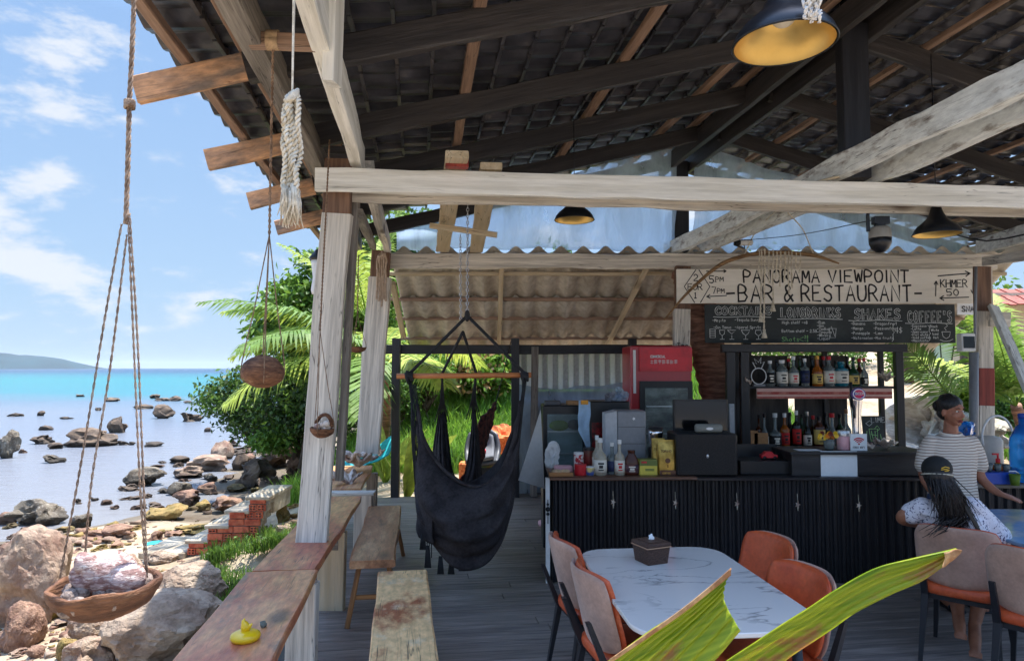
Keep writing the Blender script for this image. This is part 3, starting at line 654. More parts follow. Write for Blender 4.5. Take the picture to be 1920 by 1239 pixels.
# roof -----------------------------------------------------------------
roofp = part('roof', MB().add([], []).mesh('roof', TILE), pav, Matrix()) if False else None
TW, TL = .235, .235
def tile_mesh():
    # shallow S-profile clay tile, hooked at its head, local X down the slope, Y along the eave, Z up
    nv = 7; vs = []; L0, L1 = -.02, TL+.055
    prof = [0.016*math.cos(math.pi*2*j/(nv-1))+(.012 if j == nv-1 else 0) for j in range(nv)]
    for x, dz in ((L0, 0), (L1, .012)):
        for t in (0, .018):
            for j in range(nv): vs.append((x, (j/(nv-1)-.5)*TW*1.03, prof[j]+dz+t))
    f = []
    n = nv
    for j in range(n-1):
        f += [(j, j+1, 2*n+j+1, 2*n+j), (n+j, 3*n+j, 3*n+j+1, n+j+1), (j, n+j, n+j+1, j+1), (2*n+j, 2*n+j+1, 3*n+j+1, 3*n+j)]
    f += [(0, 2*n, 3*n, n), (n-1, 2*n-1, 4*n-1, 3*n-1)]
    b = MB(); b.add(vs, f[:-2]); b.mi = 1; b.add(vs, f[-2:]); b.add([(L0-.001,-TW*.5,-.026),(L0-.001,TW*.5,-.026),(L0-.001,TW*.5,.010),(L0-.001,-TW*.5,.010)], [(0,1,2,3)]); b.mi = 0; b.box((L0+.012, 0, -.012), (.022, TW*.9, .03)); return b
tme = tile_mesh().mesh('roof_tile', [TILE, TILEEND]); tv = tile_mesh()
tiles = []
ang = math.atan(.26)
for side in (0, 1):
    lr = 3.26
    nrow = int(4.74/(TL*math.cos(ang)))
    for r in range(nrow):
        d = .02+r*TL*math.cos(ang)
        for c in range(int(6.45/TW)):
            s_ = 2.35+c*TW + (rnd.uniform(-.004, .004))
            l_ = lr-d if side == 0 else lr+d
            z = H(RH(l_)+.17)
            tiles.append((side, l_, s_, z, r))
def tile_M(t):
    side, l_, s_, z, r = t
    x = (V if side else -V)*math.cos(ang)+Vector((0,0,-math.sin(ang)))
    M = frame(x, None, B(l_, s_, z)); return M @ Matrix.Rotation(rnd.uniform(-.035,.035), 4, 'Z') @ Matrix.Rotation(-.13+rnd.uniform(-.03,.03), 4, 'Y') @ Matrix.Translation((0, 0, rnd.uniform(-.003,.003)))
def seen(t):
    p = B(t[1], t[2], t[3]); d = p-Vector((0,0,CAMZ))
    if d.y < .3: return 0
    px = 960+F*d.x/d.y; py = 690-F*d.z/d.y
    if px < -40 or px > 1960 or py < -40: return 0
    return 1/d.length_squared
rank = sorted(range(len(tiles)), key=lambda i: -seen(tiles[i])); near = set(rank[:300])
rest = MB()
for i, t in enumerate(tiles):
    M = tile_M(t)
    if i in near: part('roof_tile', tme, pav, M)
    else:
        rest.add(tv.v, tv.f, M); rest.m[-len(tv.f):] = tv.m
o = rest.build('roof_tiles', [TILE, TILEEND], pav); o['kind'] = 'stuff'
# torn plastic film across the rear gable
m = bpy.data.materials.new('milky_plastic_film'); m.use_nodes = True; nt = m.node_tree; N = nt.nodes.new; L = nt.links.new
PLASTIC = m; b_ = nt.nodes['Principled BSDF']; b_.inputs['Base Color'].default_value = C(214,226,236); b_.inputs['Roughness'].default_value = .35
tn = N('ShaderNodeTexCoord'); mp = N('ShaderNodeMapping'); mp.inputs['Scale'].default_value = (2.6,1,.8); L(tn.outputs['Object'], mp.inputs[0])
n1 = N('ShaderNodeTexNoise'); n1.inputs['Scale'].default_value = 1.1; n1.inputs['Detail'].default_value = 7; n1.inputs['Roughness'].default_value = .6; n1.inputs['Distortion'].default_value = .6; L(mp.outputs[0], n1.inputs[0])
r1 = N('ShaderNodeMapRange'); r1.inputs['From Min'].default_value = .35; r1.inputs['From Max'].default_value = .75; r1.inputs['To Min'].default_value = .25; r1.inputs['To Max'].default_value = .78; L(n1.outputs[0], r1.inputs[0])
tr = N('ShaderNodeBsdfTransparent'); tr.inputs[0].default_value = (.90,.94,1,1); tl = N('ShaderNodeBsdfTranslucent'); tl.inputs[0].default_value = C(206,222,238)
m1 = N('ShaderNodeMixShader'); m1.inputs[0].default_value = .6; L(b_.outputs[0], m1.inputs[1]); L(tl.outputs[0], m1.inputs[2])
m2 = N('ShaderNodeMixShader'); L(r1.outputs[0], m2.inputs[0]); L(tr.outputs[0], m2.inputs[1]); L(m1.outputs[0], m2.inputs[2]); L(m2.outputs[0], nt.nodes['Material Output'].inputs[0])
bn = N('ShaderNodeBump'); bn.inputs['Strength'].default_value = .9; bn.inputs['Distance'].default_value = .05; L(n1.outputs[0], bn.inputs['Height']); L(bn.outputs[0], b_.inputs['Normal'])
YG = 8.40
def film(top, bot, name='plastic_sheet', Y=YG, parent=pav, wr=.05):
    return surf(name, [[P(*p, Y) for p in top], [P((a[0]+c[0])/2, (a[1]+c[1])/2, Y+.05) for a, c in zip(top, bot)], [P(*p, Y) for p in bot]], 14, 40, PLASTIC, parent, thick=.001, wr=wr, wf=2.2)
film([(742, 433), (1000, 352), (1265, 268)], [(742, 470), (1000, 468), (1265, 470)])
film([(1300, 268), (1560, 350), (1815, 430)], [(1300, 470), (1560, 472), (1815, 474)])

# ================================================================ LEAN-TO
lean = thing('lean_to', 'lean-to roof of aged corrugated sheets on black posts behind the rear beam', 'lean-to', (0, 9, 0))
LH = lambda Y: 1.345-.606*(Y-8.42)
def corr(name, x0, x1, Ya, Yb, zfn, m, parent, pitch=.277, amp=.05, n=10, th=.008, vert=False):
    nx_ = int((x1-x0)/pitch*n)+1; vs = []; ny = 5
    for j in range(ny):
        Y = Ya+(Yb-Ya)*j/(ny-1)
        for i in range(nx_):
            x = x0+(x1-x0)*i/(nx_-1); c_ = math.cos(2*math.pi*(x-.05)/pitch); vs.append((x, Y, zfn(Y)+amp*(c_ if c_ > 0 else c_*.8)))
    b = MB(); b.add(vs, [(j*nx_+i, j*nx_+i+1, (j+1)*nx_+i+1, (j+1)*nx_+i) for j in range(ny-1) for i in range(nx_-1)])
    o = b.build(name, m, parent, True); md = o.modifiers.new('s', 'SOLIDIFY'); md.thickness = th; return o
x0 = -1.5
for i in range(7):
    xa = x0+i*1.108
    corr('corrugated_sheet', xa, xa+1.14, 8.36, 9.30, lambda Y, i=i: H(LH(Y)+.06+.012+i*.0006), FIBRE, lean)
    corr('corrugated_sheet', xa, xa+1.14, 9.16, 10.25, lambda Y, i=i: H(LH(Y)+.035+i*.0006), FIBRE, lean)
for Y in (8.66, 9.12, 9.50, 9.93):
    beam('batten', (-1.62, Y, H(LH(Y))), (6.3, Y, H(LH(Y))), .05, .045, W_ORANGE if Y > 9 else W_PALE, lean)
for px in (949, 1200, 1500, 1780):
    a = P(px-8 if px < 1000 else px+15, 505, 8.45); c = P(px-14 if px < 1000 else px-65, 632, 10.1)
    a.z = H(LH(8.45)-.05); c.z = H(LH(10.1)-.05)
    beam('lean_rafter', a, c, .06, .05, W_PALE, lean)
for px in (743, 966, 1186, 1400):
    p = P(px, 690, 9.7); beam('post', (p.x, 9.7, -.1), (p.x, 9.7, 2.22), .115, .10, W_BLACKP, lean, up=(0,-1,0))
beam('header_beam', P(690, 655, 9.76), P(1260, 655, 9.76), .06, .13, W_BLACKP, lean)
# back screen: ribbed clear sheet with a grey film hung over it
RIBW = mat('ribbed_clear_sheet', C(216,220,222), .35, var=.05, bump=.1, translucent=.7)
RIBG = mat('ribbed_grey_sheet', C(186,188,190), .5, var=.15, bump=.1, translucent=.5)
for i in range(22):
    xa = .06+i*.075*1.0
    b = MB(); b.box((0, 0, 0), (.074, .012, .62)); b.build('screen_strip', RIBW if i % 2 == 0 else RIBG, lean, M=Matrix.Translation((xa+.04, 9.84+(.012 if i % 2 else 0), 1.80)))
surf('grey_sheet', [[(.04,9.74,1.58),(.6,9.78,1.53),(1.2,9.72,1.56),(1.75,9.76,1.6)],[(.1,9.74,.7),(.6,9.70,.7),(1.2,9.77,.7),(1.75,9.72,.7)],[(.02,9.74,.02),(.6,9.77,.03),(1.2,9.7,.02),(1.75,9.74,.0)]],
     26, 30, PLASTIC, lean, thick=.001, wr=.05, wf=3)
b = MB(); b.box((.9, 9.9, .72), (1.72, .03, 1.5)); b.build('grey_panel', mat('grey_weathered_panel', C(110,106,104), .7, C(84,80,80), 2, var=.15), lean)
beam('diagonal_brace', P(1000, 930, 9.66), P(1003, 650, 9.66), .10, .04, W_GREY, lean, up=(0,-1,0))
# ================================================================ LEDGE, BENCHES
led = thing('ledge_counter', 'long worn red-brown plank ledge along the sea side resting on short posts', 'ledge', (-1.1, 4, 0))
beam('ledge_plank', (-1.03, 1.9, .60), (-1.34, 4.05, .60), .40, .05, W_RAIL, led, wob=.006)
beam('ledge_plank', (-1.342, 4.07, .60), (-1.56, 6.35, .60), .36, .05, W_RAIL, led, wob=.012)
beam('ledge_plank', (-1.72, 6.72, .60), (-1.92, 8.3, .60), .48, .045, mat('pale_orange_ledge_wood', C(196,146,96), .6, C(160,104,66), 3, G, (.4,.65), .25, 9, .3, 14), led, wob=.01)
beam('cross_board', (-1.9, 6.55, .62), (-1.30, 6.55, .62), .13, .03, W_WHITE, led)
for (x, y, w_, m_) in ((-1.36, 5.22, .20, W_PALE), (-1.21, 4.0, .17, W_WHITE), (-1.46, 6.75, .17, W_WHITE), (-1.84, 6.55, .09, W_GREY), (-1.65, 8.1, .12, W_GREY)):
    beam('ledge_post', (x, y, -.3), (x+.01, y, .573), w_, .08, m_, led, up=(0,-1,0))
beam('bracket', (-1.52, 5.2, .50), (-1.30, 5.2, .50), .05, .12, W_GREY, led)

def bench(label, A, Bp, m, zt=.47):
    A = Vector((*A, zt-.025)); Bp = Vector((*Bp, zt-.025)); c = (A+Bp)/2; d = (Bp-A).normalized(); n = Vector((-d.y, d.x, 0)); Ln = (Bp-A).length
    t = thing('bench', label, 'bench', (c.x, c.y, 0), 0, 'wooden benches along the ledge')
    beam('seat', A, Bp, .315, .055, m, t, wob=.012, ch=.01)
    b = MB(); b.box((0,0,0), (.10,.24,.03)); 
    for e in (-1, 1):
        q = c+d*e*(Ln/2-.12)
        for s_ in (-1, 1):
            beam('leg', q+n*s_*.10+Vector((0,0,-.03)), Vector((q.x, q.y, 0))+n*s_*.18+d*e*.07, .035, .035, W_LEG, t, up=d)
        beam('stretcher', q-n*.13+Vector((0,0,-.25))+d*e*.03, q+n*.13+Vector((0,0,-.25))+d*e*.03, .02, .035, W_LEG, t)
        beam('cleat', q-n*.12+Vector((0,0,-.04)), q+n*.12+Vector((0,0,-.04)), .05, .03, W_LEG, t)
    return t
bench('scuffed pale bench nearest the camera with reddish bare patches', (-.43, 2.75), (-.71, 4.54), W_BENCH)
bench('darker brown bench behind the pale one, cracked at its near end', (-.965, 4.82), (-1.23, 6.70), W_BENCHD)

# yellow bird dish and pebble on the ledge
p = PZ(460, 1200, .626); t = thing('bird_dish', 'small yellow ceramic dish with a bird-shaped lid knob on the red-brown ledge', 'dish', p)
b = MB(); b.lathe([(.02,0),(.058,.004),(.064,.018),(.060,.03),(.04,.040),(.012,.045)], 24); b.build('dish', YEL, t, True, local=True)
b = MB(); b.tube([(0,0,.04),(.0,0,.058),(-.006,0,.074),(-.010,0,.084),(-.004,0,.094)], [.017,.021,.014,.008,.002], 10); b.tube([(0,0,.055),(.02,0,.062),(.028,0,.072)], [.012,.008,.003], 8); b.build('bird_knob', YEL, t, True, local=True)
p = PZ(494, 1176, .626); o = part('pebble', rock_mesh('pebble', 3, mat('grey_pebble', C(118,120,108), .7, C(84,90,84), 20, var=.2, bump=.3), 2), None, Matrix.Translation(p+Vector((0,0,.016)))@Matrix.Diagonal((.022,.022,.02,1)))
tag(o, 'small grey pebble on the ledge just behind the yellow bird dish', 'pebble')
# clam shells on the far ledge
def clam(name, label, p, w_, seed, rz=0, tilt=.5, group=None):
    b = MB(); nu, nv = 15, 41; vs = []
    for i in range(nu):
        r = i/(nu-1)
        for j in range(nv):
            a = -1.25+2.5*j/(nv-1); fl = .10*r*math.cos(a*9); rr_ = r*(1+.10*math.cos(a*9)*r)
            vs.append((rr_*math.sin(a)*w_*.6, rr_*math.cos(a)*w_*.55, w_*(.28*math.sin(r*1.7)+fl)+noise.noise(Vector((r*6, a*5, seed)))*.02*w_*4*r))
    b.add(vs, [(i*nv+j, i*nv+j+1, (i+1)*nv+j+1, (i+1)*nv+j) for i in range(nu-1) for j in range(nv-1)])
    o = b.build(name, SHELL, None, True, M=Matrix.Translation(p)@Matrix.Rotation(rz,4,'Z')@Matrix.Rotation(tilt,4,'X')); md = o.modifiers.new('s','SOLIDIFY'); md.thickness = w_*.07
    return tag(o, label, 'shell', group)
clam('clam_shell', 'ribbed grey giant clam shell at the foot of the second white post', PZ(673, 872, .68), .40, 1, math.pi, .1)
clam('clam_shell', 'smaller clam shell stacked on top of the ribbed grey giant clam', PZ(672, 856, .78), .34, 5, 2.6, -.3)
clam('clam_shell', 'pale flat oyster shell lying on the orange end of the ledge', PZ(656, 906, .635), .30, 9, .8, .1)
clam('clam_shell', 'brown shell poking out right of the second white post', PZ(712, 853, .70), .26, 12, 2.2, .5)

# ================================================================ HANGING ROPES AND COCONUTS
def coconut(t, M, rad, half=True, squash=.85, wall=.10):
    b = MB(); n = 26; prof = []
    top = .5*math.pi if half else .03*math.pi
    for i in range(13):
        a = math.pi-(math.pi-top)*i/12; prof.append((max(rad*math.sin(a), .0005), rad*math.cos(a)*squash))
    inn = [(max(r*(1-wall), .0005), z*(1-wall*.6)) for r, z in prof[::-1]]
    b.lathe(prof+inn, n)
    for i, v in enumerate(b.v):
        q = Vector(v); k = 1+.05*noise.noise(q*(3.0/rad))+.02*noise.noise(q*(14/rad)); 
        if abs(q.z-prof[-1][1]) < rad*.1: q.z += rad*.07*noise.noise(Vector((math.atan2(q.y,q.x)*1.3, 2, rad*9)))*2
        b.v[i] = tuple(q*k)
    return b.build('bowl', COCO, t, True, M=M)
# nearest: split coconut with a shell in it
Yn = 1.05; c0 = P(197, 1090, Yn)
t = thing('hanging_coconut', 'nearest hanging coconut half holding a big round sea snail shell', 'coconut planter', c0+Vector((0,0,-.06)), 0, 'coconuts hung on ropes')
coconut(t, Matrix.Translation(c0+Vector((0,0,0)))@Matrix.Rotation(-.02,4,'Y'), .078, True, .68, .08)
RN = mat('near_twisted_rope', C(176,152,132), .9, C(136,112,94), 60, var=.35, vscale=140, bump=.8, bscale=500)
for pts in ([(228,420),(196,600),(155,850),(112,1085)], [(238,440),(205,700),(172,900),(158,1062)], [(240,400),(251,650),(262,900),(274,1078)], [(243,400),(258,640),(268,880),(276,1082)]):
    rope('rope', [P(x, y, Yn+(.02 if i == 3 else 0)) for i, (x, y) in enumerate(pts)], .0011, RN, t, strands=2, pitch=.03, step=.004, n=6)
rope('rope', [P(255,-170,Yn), P(250,40,Yn), P(243,190,Yn), P(240,300,Yn), P(236,420,Yn)], .0022, RN, t, strands=3, pitch=.035, step=.004, n=6)
b = MB()
for k in range(7):
    a = k*.9; b.tube([P(243,196,Yn)+Vector((math.cos(a+q)*.0065, math.sin(a+q)*.0065, math.sin(q*2+k)*.006)) for q in np.linspace(0, 4, 10)], .0022, 6)
b.build('knot', RN, t, True)
# snail shell
ss = thing('snail_shell', 'large round mottled grey-pink sea snail shell in the nearest hanging coconut', 'shell', c0+Vector((.002,0,.012)))
b = MB(); pts = []; rad = []
for i in range(70):
    f = i/69; th_ = f*2*math.pi*2.3; rr_ = .002+.014*f**1.6; pts.append(Vector((-.022+rr_*math.cos(th_), -.020, .006+rr_*math.sin(th_)))+Vector((0,-.010*(1-f),0))); rad.append(.002+.014*f**1.5)
b.tube(pts, rad, 18); b.ball((.0,.002,.0), (.044,.034,.034), 24, 14); b.ball((.030,-.004,-.006), (.030,.026,.024), 20, 12)
b.build('whorl', mat('mottled_shell', C(178,156,150), .6, C(130,98,92), 45, (1,1,3), (.46,.56), .2, 120, .5, 160, C(206,196,188), (.55,.65), 60), ss, True, M=Matrix.Translation(c0+Vector((.002,0,.012))))
b = MB(); 
for i in range(40):
    a = rnd.uniform(0, 6.28); r_ = rnd.uniform(.0, .062)**1; b.ball((r_*math.cos(a), r_*math.sin(a), -.022+rnd.uniform(0,.016)), rnd.uniform(.006,.015), 8, 5)
b.build('coral_bits', mat('grey_coral', C(150,134,124), .9, C(104,90,82), 90, var=.3, vscale=160, bump=.7, bscale=200), t, True, M=Matrix.Translation(c0))
def hang(label, px, py, Y, rad, top, half=True, nr=3, squash=.85, apex=None):
    c = P(px, py, Y); t = thing('hanging_coconut', label, 'coconut planter', c+Vector((0,0,-rad*squash)), 0, 'coconuts hung on ropes')
    coconut(t, Matrix.Translation(c)@Matrix.Rotation(.06,4,'Y'), rad, half, squash)
    ap = P(*(apex or ((px+top[0])/2, (py*.65+top[1]*.35))), Y)
    for k in range(nr):
        a = 2*math.pi*k/nr+.4; q = c+Vector((rad*.98*math.cos(a), rad*.98*math.sin(a), .0))
        rope('rope', [ap, ap.lerp(q, .5)+Vector((0,0,-.01)), q, q*.5+c*.5+Vector((0,0,-rad*squash*.8))], .0026, ROPE, t, strands=1, step=.03)
    rope('rope', [P(*top, Y), ap], .004, ROPE, t, strands=2, pitch=.05, step=.012, n=5)
    return t, c
t2, c2 = hang('closed round coconut hanging beside the leafy tree, left of the first white post', 493, 697, 3.0, .092, (512, 86), False, 4, .78, (505, 440))
b = MB(); bl = P(512, 76, 3.0)
for k in range(9):
    x = (k-4)*.006; b.tube([bl+Vector((x+.0, -.032*math.cos(a), .044*math.sin(a))) for a in np.linspace(0, 6.28, 12)], .0035, 5)
b.build('rope_winding', mat('tan_string', C(186,158,124), .9, var=.3, bump=.4), t2, True)
t3, c3 = hang('small coconut with white coral, hanging on the first white post', 604, 802, 4.58, .080, (618, 262), True, 3, .85, (600, 620))
b = MB()
for k in range(9): b.ball((rnd.uniform(-.04,.04), rnd.uniform(-.04,.04), rnd.uniform(-.01,.03)), rnd.uniform(.015,.028), 8, 6)
b.build('coral_bits', SHELL, t3, True, M=Matrix.Translation(c3))
b = MB(); vs = spline([(.055,0,0),(.05,0,.05),(.02,0,.085),(-.02,0,.075),(-.05,0,.03)], 12); b.tube([(x, .03, z) for x, y, z in vs], [(.012,.03)]*12, 8); b.build('husk_flap', COCO, t3, True, M=Matrix.Translation(c3))
hang('shallow coconut half hanging between the two white posts', 669, 650, 6.0, .085, (672, 478), True, 3, .62)
# macrame tassels
def cord_bundle(name, label, cat, top, knot, length, w_, n, m=ROPEW, r=.006, seed=1, wind=True, ends=True, group=None):
    g = random.Random(seed); top = [Vector(q) for q in top]; knot = Vector(knot)
    t = thing(name, label, cat, knot, 0, group)
    for q in top: rope('cord', [q, q.lerp(knot, .5)+Vector((0,.0,-.004)), knot], r*.55, m, t, strands=1, step=.03)
    for i in range(n):
        x = (i/(max(n-1, 1))-.5)*w_; l = length*g.uniform(.86, 1.06)
        pts = [knot+Vector((x*.7, g.uniform(-.01,.01), 0))]
        for k in range(1, 9): pts.append(knot+Vector((x+g.uniform(-.004,.004), g.uniform(-.015,.015), -l*k/8)))
        rope('strand', pts, r, m, t, strands=2, pitch=.035, step=.008, n=5)
    b = MB()
    for k in range(8): b.tube([knot+Vector((math.cos(a+k)*w_*.38, math.sin(a+k)*.02, math.sin(a*1.3+k)*.022)) for a in np.linspace(0, 4.5, 10)], r*.9, 6)
    b.build('knot', m, t, True)
    if ends:
        b = MB()
        for k in range(60):
            x = g.uniform(-.5,.5)*w_*1.1; q = knot+Vector((x, g.uniform(-.02,.02), -length*g.uniform(.80,.92))); b.tube([q, q+Vector((g.uniform(-.01,.01), 0, -.04)), q+Vector((g.uniform(-.02,.02), 0, -.10))], [.004,.004,.001], 4)
        b.build('frayed_end', m, t, True)
    return t
cord_bundle('macrame_tassel', 'thick cream knotted cotton tassel hanging from the cream beam beside the first post', 'tassel', [P(551,-60,2.15), P(553,-40,2.18)], P(548,180,2.15), .36, .045, 5, r=.0058, seed=3)
tq = cord_bundle('macrame_tassel', 'loose beige cord tassel tied to the top of the second white post', 'tassel', [P(716,462,7.98)], P(716,478,7.98), .58, .10, 5, r=.009, seed=8, m=mat('beige_cord', C(190,168,146), .9, var=.2, bump=.3), ends=False)
# white lantern behind the first post
pl = P(598, 520, 5.2); t = thing('hanging_lantern', 'white lantern with black cap half hidden behind the first white post', 'lantern', pl)
b = MB(); b.lathe([(.001,-.13),(.05,-.13),(.058,-.10),(.045,0),(.058,.10),(.062,.13),(.001,.13)], 18); b.build('glass_body', WHITE, t, True, local=True)
b = MB(); b.lathe([(.07,.13),(.075,.15),(.03,.21),(.008,.22),(.001,.30)], 18); b.build('cap', BLACK, t, True, local=True)

# ================================================================ HAMMOCKS
def chain(b, A, D, link=.036, r=.0035):
    A = Vector(A); D = Vector(D); n = int((D-A).length/(link*.78)); M0 = frame(D-A)
    for k in range(n):
        c = A.lerp(D, (k+.5)/n); pts = []
        for q in range(11):
            a = 2*math.pi*q/10; x = math.cos(a)*link*.5; y = math.sin(a)*link*.28
            pts.append((x, y, 0) if k % 2 else (x, 0, y))
        b.tube(pts, r, 5, M=Matrix.Translation(c)@M0)
HY = 5.7
ham = thing('hammock_chair', 'large black cloth hammock chair with wooden spreader bar in the middle of the deck', 'hammock', P(875, 1070, HY), 0, 'hammocks hanging over the deck')
b = MB(); a_, c_ = P(744, 705, HY), P(996, 703, HY); b.tube([a_, c_], .023, 14); b.build('spreader_bar', mat('varnished_spreader_bar', C(190,120,70), .4, C(150,86,46), 5, (.3,4,4), var=.2, bump=.15), ham, True)
apx = P(876, 592, HY)
for px, py in ((768, 700), (984, 700)): rope('hammock_rope', [apx, P(px, py, HY), ], .014, BROPE, ham, strands=1, step=.1)
for px, py, yy in ((829, 700, 6.25), (893, 700, 6.25)): rope('hammock_rope', [P(868, 622, 5.9), P(px, py, yy)], .013, BROPE, ham, strands=1, step=.1)
b = MB(); b.ball(apx, (.024,.024,.05), 10, 8)
for px in (768, 984):
    q = P(px, 703, HY)
    for k in range(5): b.tube([q+Vector(((k-2)*.012, .032*math.cos(a), .032*math.sin(a)-.004*k)) for a in np.linspace(0, 6.28, 12)], .009, 6)
    b.tube([q+Vector((-.03,-.02,.02)), q+Vector((-.02,-.03,-.03)), q+Vector((-.005,0,-.07))], .012, 6)
b.build('rope_knot', BROPE, ham, True)
b = MB(); chain(b, P(877, 384, HY+.05), P(876, 585, HY)); b.build('chain', STEEL, ham, True)
b = MB(); chain(b, P(863, 440, 6.4), P(864, 600, 6.4)); b.build('chain', STEEL, ham, True)
rows = [
 ([(783,758),(796,825),(838,885),(893,912),(938,882),(966,815),(976,752)], [5.66,5.5,5.40,5.36,5.42,5.52,5.66]),
 ([(780,845),(788,905),(828,960),(884,985),(936,948),(968,868),(975,800)], [5.64,5.38,5.22,5.18,5.25,5.42,5.62]),
 ([(779,905),(786,960),(825,1018),(878,1042),(933,1002),(962,925),(972,850)], [5.66,5.42,5.28,5.24,5.3,5.46,5.64]),
 ([(780,938),(790,985),(828,1038),(874,1062),(926,1032),(956,965),(968,892)], [5.7,5.55,5.48,5.46,5.5,5.58,5.7]),
 ([(782,925),(800,965),(835,1012),(880,1034),(926,1000),(955,940),(970,870)], [5.76,5.85,5.92,5.95,5.92,5.85,5.76]),
 ([(785,865),(808,905),(842,945),(882,962),(926,930),(956,872),(972,815)], [5.8,6.0,6.12,6.16,6.1,6.0,5.8]),
 ([(788,800),(812,850),(846,892),(886,905),(928,872),(956,815),(974,765)], [5.8,6.05,6.2,6.24,6.2,6.05,5.8])]
rw = [[P(x, y, Y) for (x, y), Y in zip(a, c)] for a, c in rows]
def folds(u, v):
    # gathered folds radiating from both ends, a few long drapes between
    k = (1-math.sin(math.pi*v))**.7
    a = math.sin(u*46+1.3*math.sin(v*5))*.030*k
    d = .5*math.sin(u*17+v*5.2)+.5*math.sin(u*29-v*7.0+1)
    d += .8*noise.noise(Vector((u*5+v*3, v*2.2, 1.7)))
    c_ = noise.noise(Vector((u*9+math.sin(v*6)*.8, v*3.1, 4.2))); e_ = math.sin(u*62+6*noise.noise(Vector((v*3, u*2, 9))))*.011
    return Vector((0, a+d*.055*(.4+.6*math.sin(math.pi*v))+c_*.05+e_, d*.014+e_*.7))
surf('cloth', rw, 120, 90, HAM, ham, thick=.006, noisefn=folds, wr=.012, wf=6)
# rolled front hem
rope('hem', [v+Vector((0,-.01,0)) for v in rw[0]], .014, HAM, ham, step=.05)
b = MB()
for k in range(13):
    f = k/12
    e = spline([r[0] for r in rw[:4]], 13)[k]; b.tube([P(768, 712, HY)+Vector(((f-.5)*.03, 0, 0)), Vector(e)*.5+P(768,712,HY)*.5+Vector((-.012*math.sin(f*9), .01, 0)), e], .0045, 5)
    e = spline([r[-1] for r in rw[:4]], 13)[k]; b.tube([P(983, 712, HY)+Vector(((f-.5)*.03, 0, 0)), Vector(e)*.5+P(983,712,HY)*.5+Vector((.006*math.sin(f*9), .01, 0)), e], .0045, 5)
for k in range(6):    # slack cords on the left edge
    b.tube([P(770+k*2, 720, HY-.03), P(776+k*3, 850, HY-.08), P(784+k*5, 930+k*4, HY-.16), P(789+k*4, 1000+k*9, HY-.2)], .004, 5)
b.build('suspension_cords', BROPE, ham, True)
surf('pocket', [[P(781,928,5.52), P(800,905,5.36), P(815,930,5.30)], [P(780,985,5.5), P(798,975,5.34), P(812,992,5.28)], [P(786,1005,5.5), P(802,1015,5.38), P(814,1022,5.34)]], 12, 12, HAM, ham, thick=.008, wr=.02, wf=9)
b = MB()
for px, py, l in ((802,1022,42), (846,1050,26), (866,1056,14), (793,1000,30), (826,1042,34)):
    for k in range(8): b.tube([P(px+(k-3.5)*.7, py, 5.42), P(px+(k-3.5)*1.2, py+l*.5, 5.42), P(px+(k-3.5)*1.6, py+l, 5.42)], .004, 4)
b.build('tassel', BROPE, ham, True)
h2 = thing('hammock_chair', 'smaller black hammock chair hanging behind the large black one', 'hammock', P(862, 960, 6.9), 0, 'hammocks hanging over the deck')
for xa, xb, yb in ((829, 829, 770), (892, 888, 765)):
    b = MB()
    for k in range(7): b.tube([P(xa, 700, 6.3), P(xb+(k-3)*1.2, yb-15, 6.6), P(xb+(k-3)*4.5, yb+20, 6.85)], .006, 5)
    b.build('suspension_cords', BROPE, h2, True)
surf('cloth', [[P(834,768,6.8),P(842,830,6.7),P(848,880,6.6),P(864,905,6.6),P(876,865,6.6),P(884,800,6.7),P(886,760,6.8)],
     [P(828,775,6.8),P(826,840,6.55),P(832,905,6.4),P(860,950,6.4),P(890,905,6.4),P(893,830,6.6),P(890,765,6.8)],
     [P(822,780,6.9),P(812,850,6.9),P(812,930,6.9),P(860,1000,6.9),P(902,940,6.9),P(900,850,6.9),P(892,770,6.9)]], 40, 40, HAM, h2, thick=.008, noisefn=lambda u, v: Vector((0, math.sin(u*30)*.03, 0)))
h3 = thing('net_hammock', 'maroon knotted net hammock slung behind the black hammock chairs', 'hammock', P(905, 850, 7.4), 0, 'hammocks hanging over the deck')
surf('net', [[P(930,752,7.6),P(900,790,7.4),P(882,860,7.3),P(850,905,7.2),P(800,850,7.3),P(784,775,7.5)], [P(928,770,7.7),P(918,810,7.6),P(900,870,7.5),P(850,930,7.4),P(794,870,7.5),P(780,785,7.6)]], 12, 50, NETB, h3, thick=.02, wr=.03, wf=14)
rope('hammock_rope', [P(930,753,7.6), P(946,690,8.6), P(958,640,9.6)], .006, BROPE, h3, step=.1)

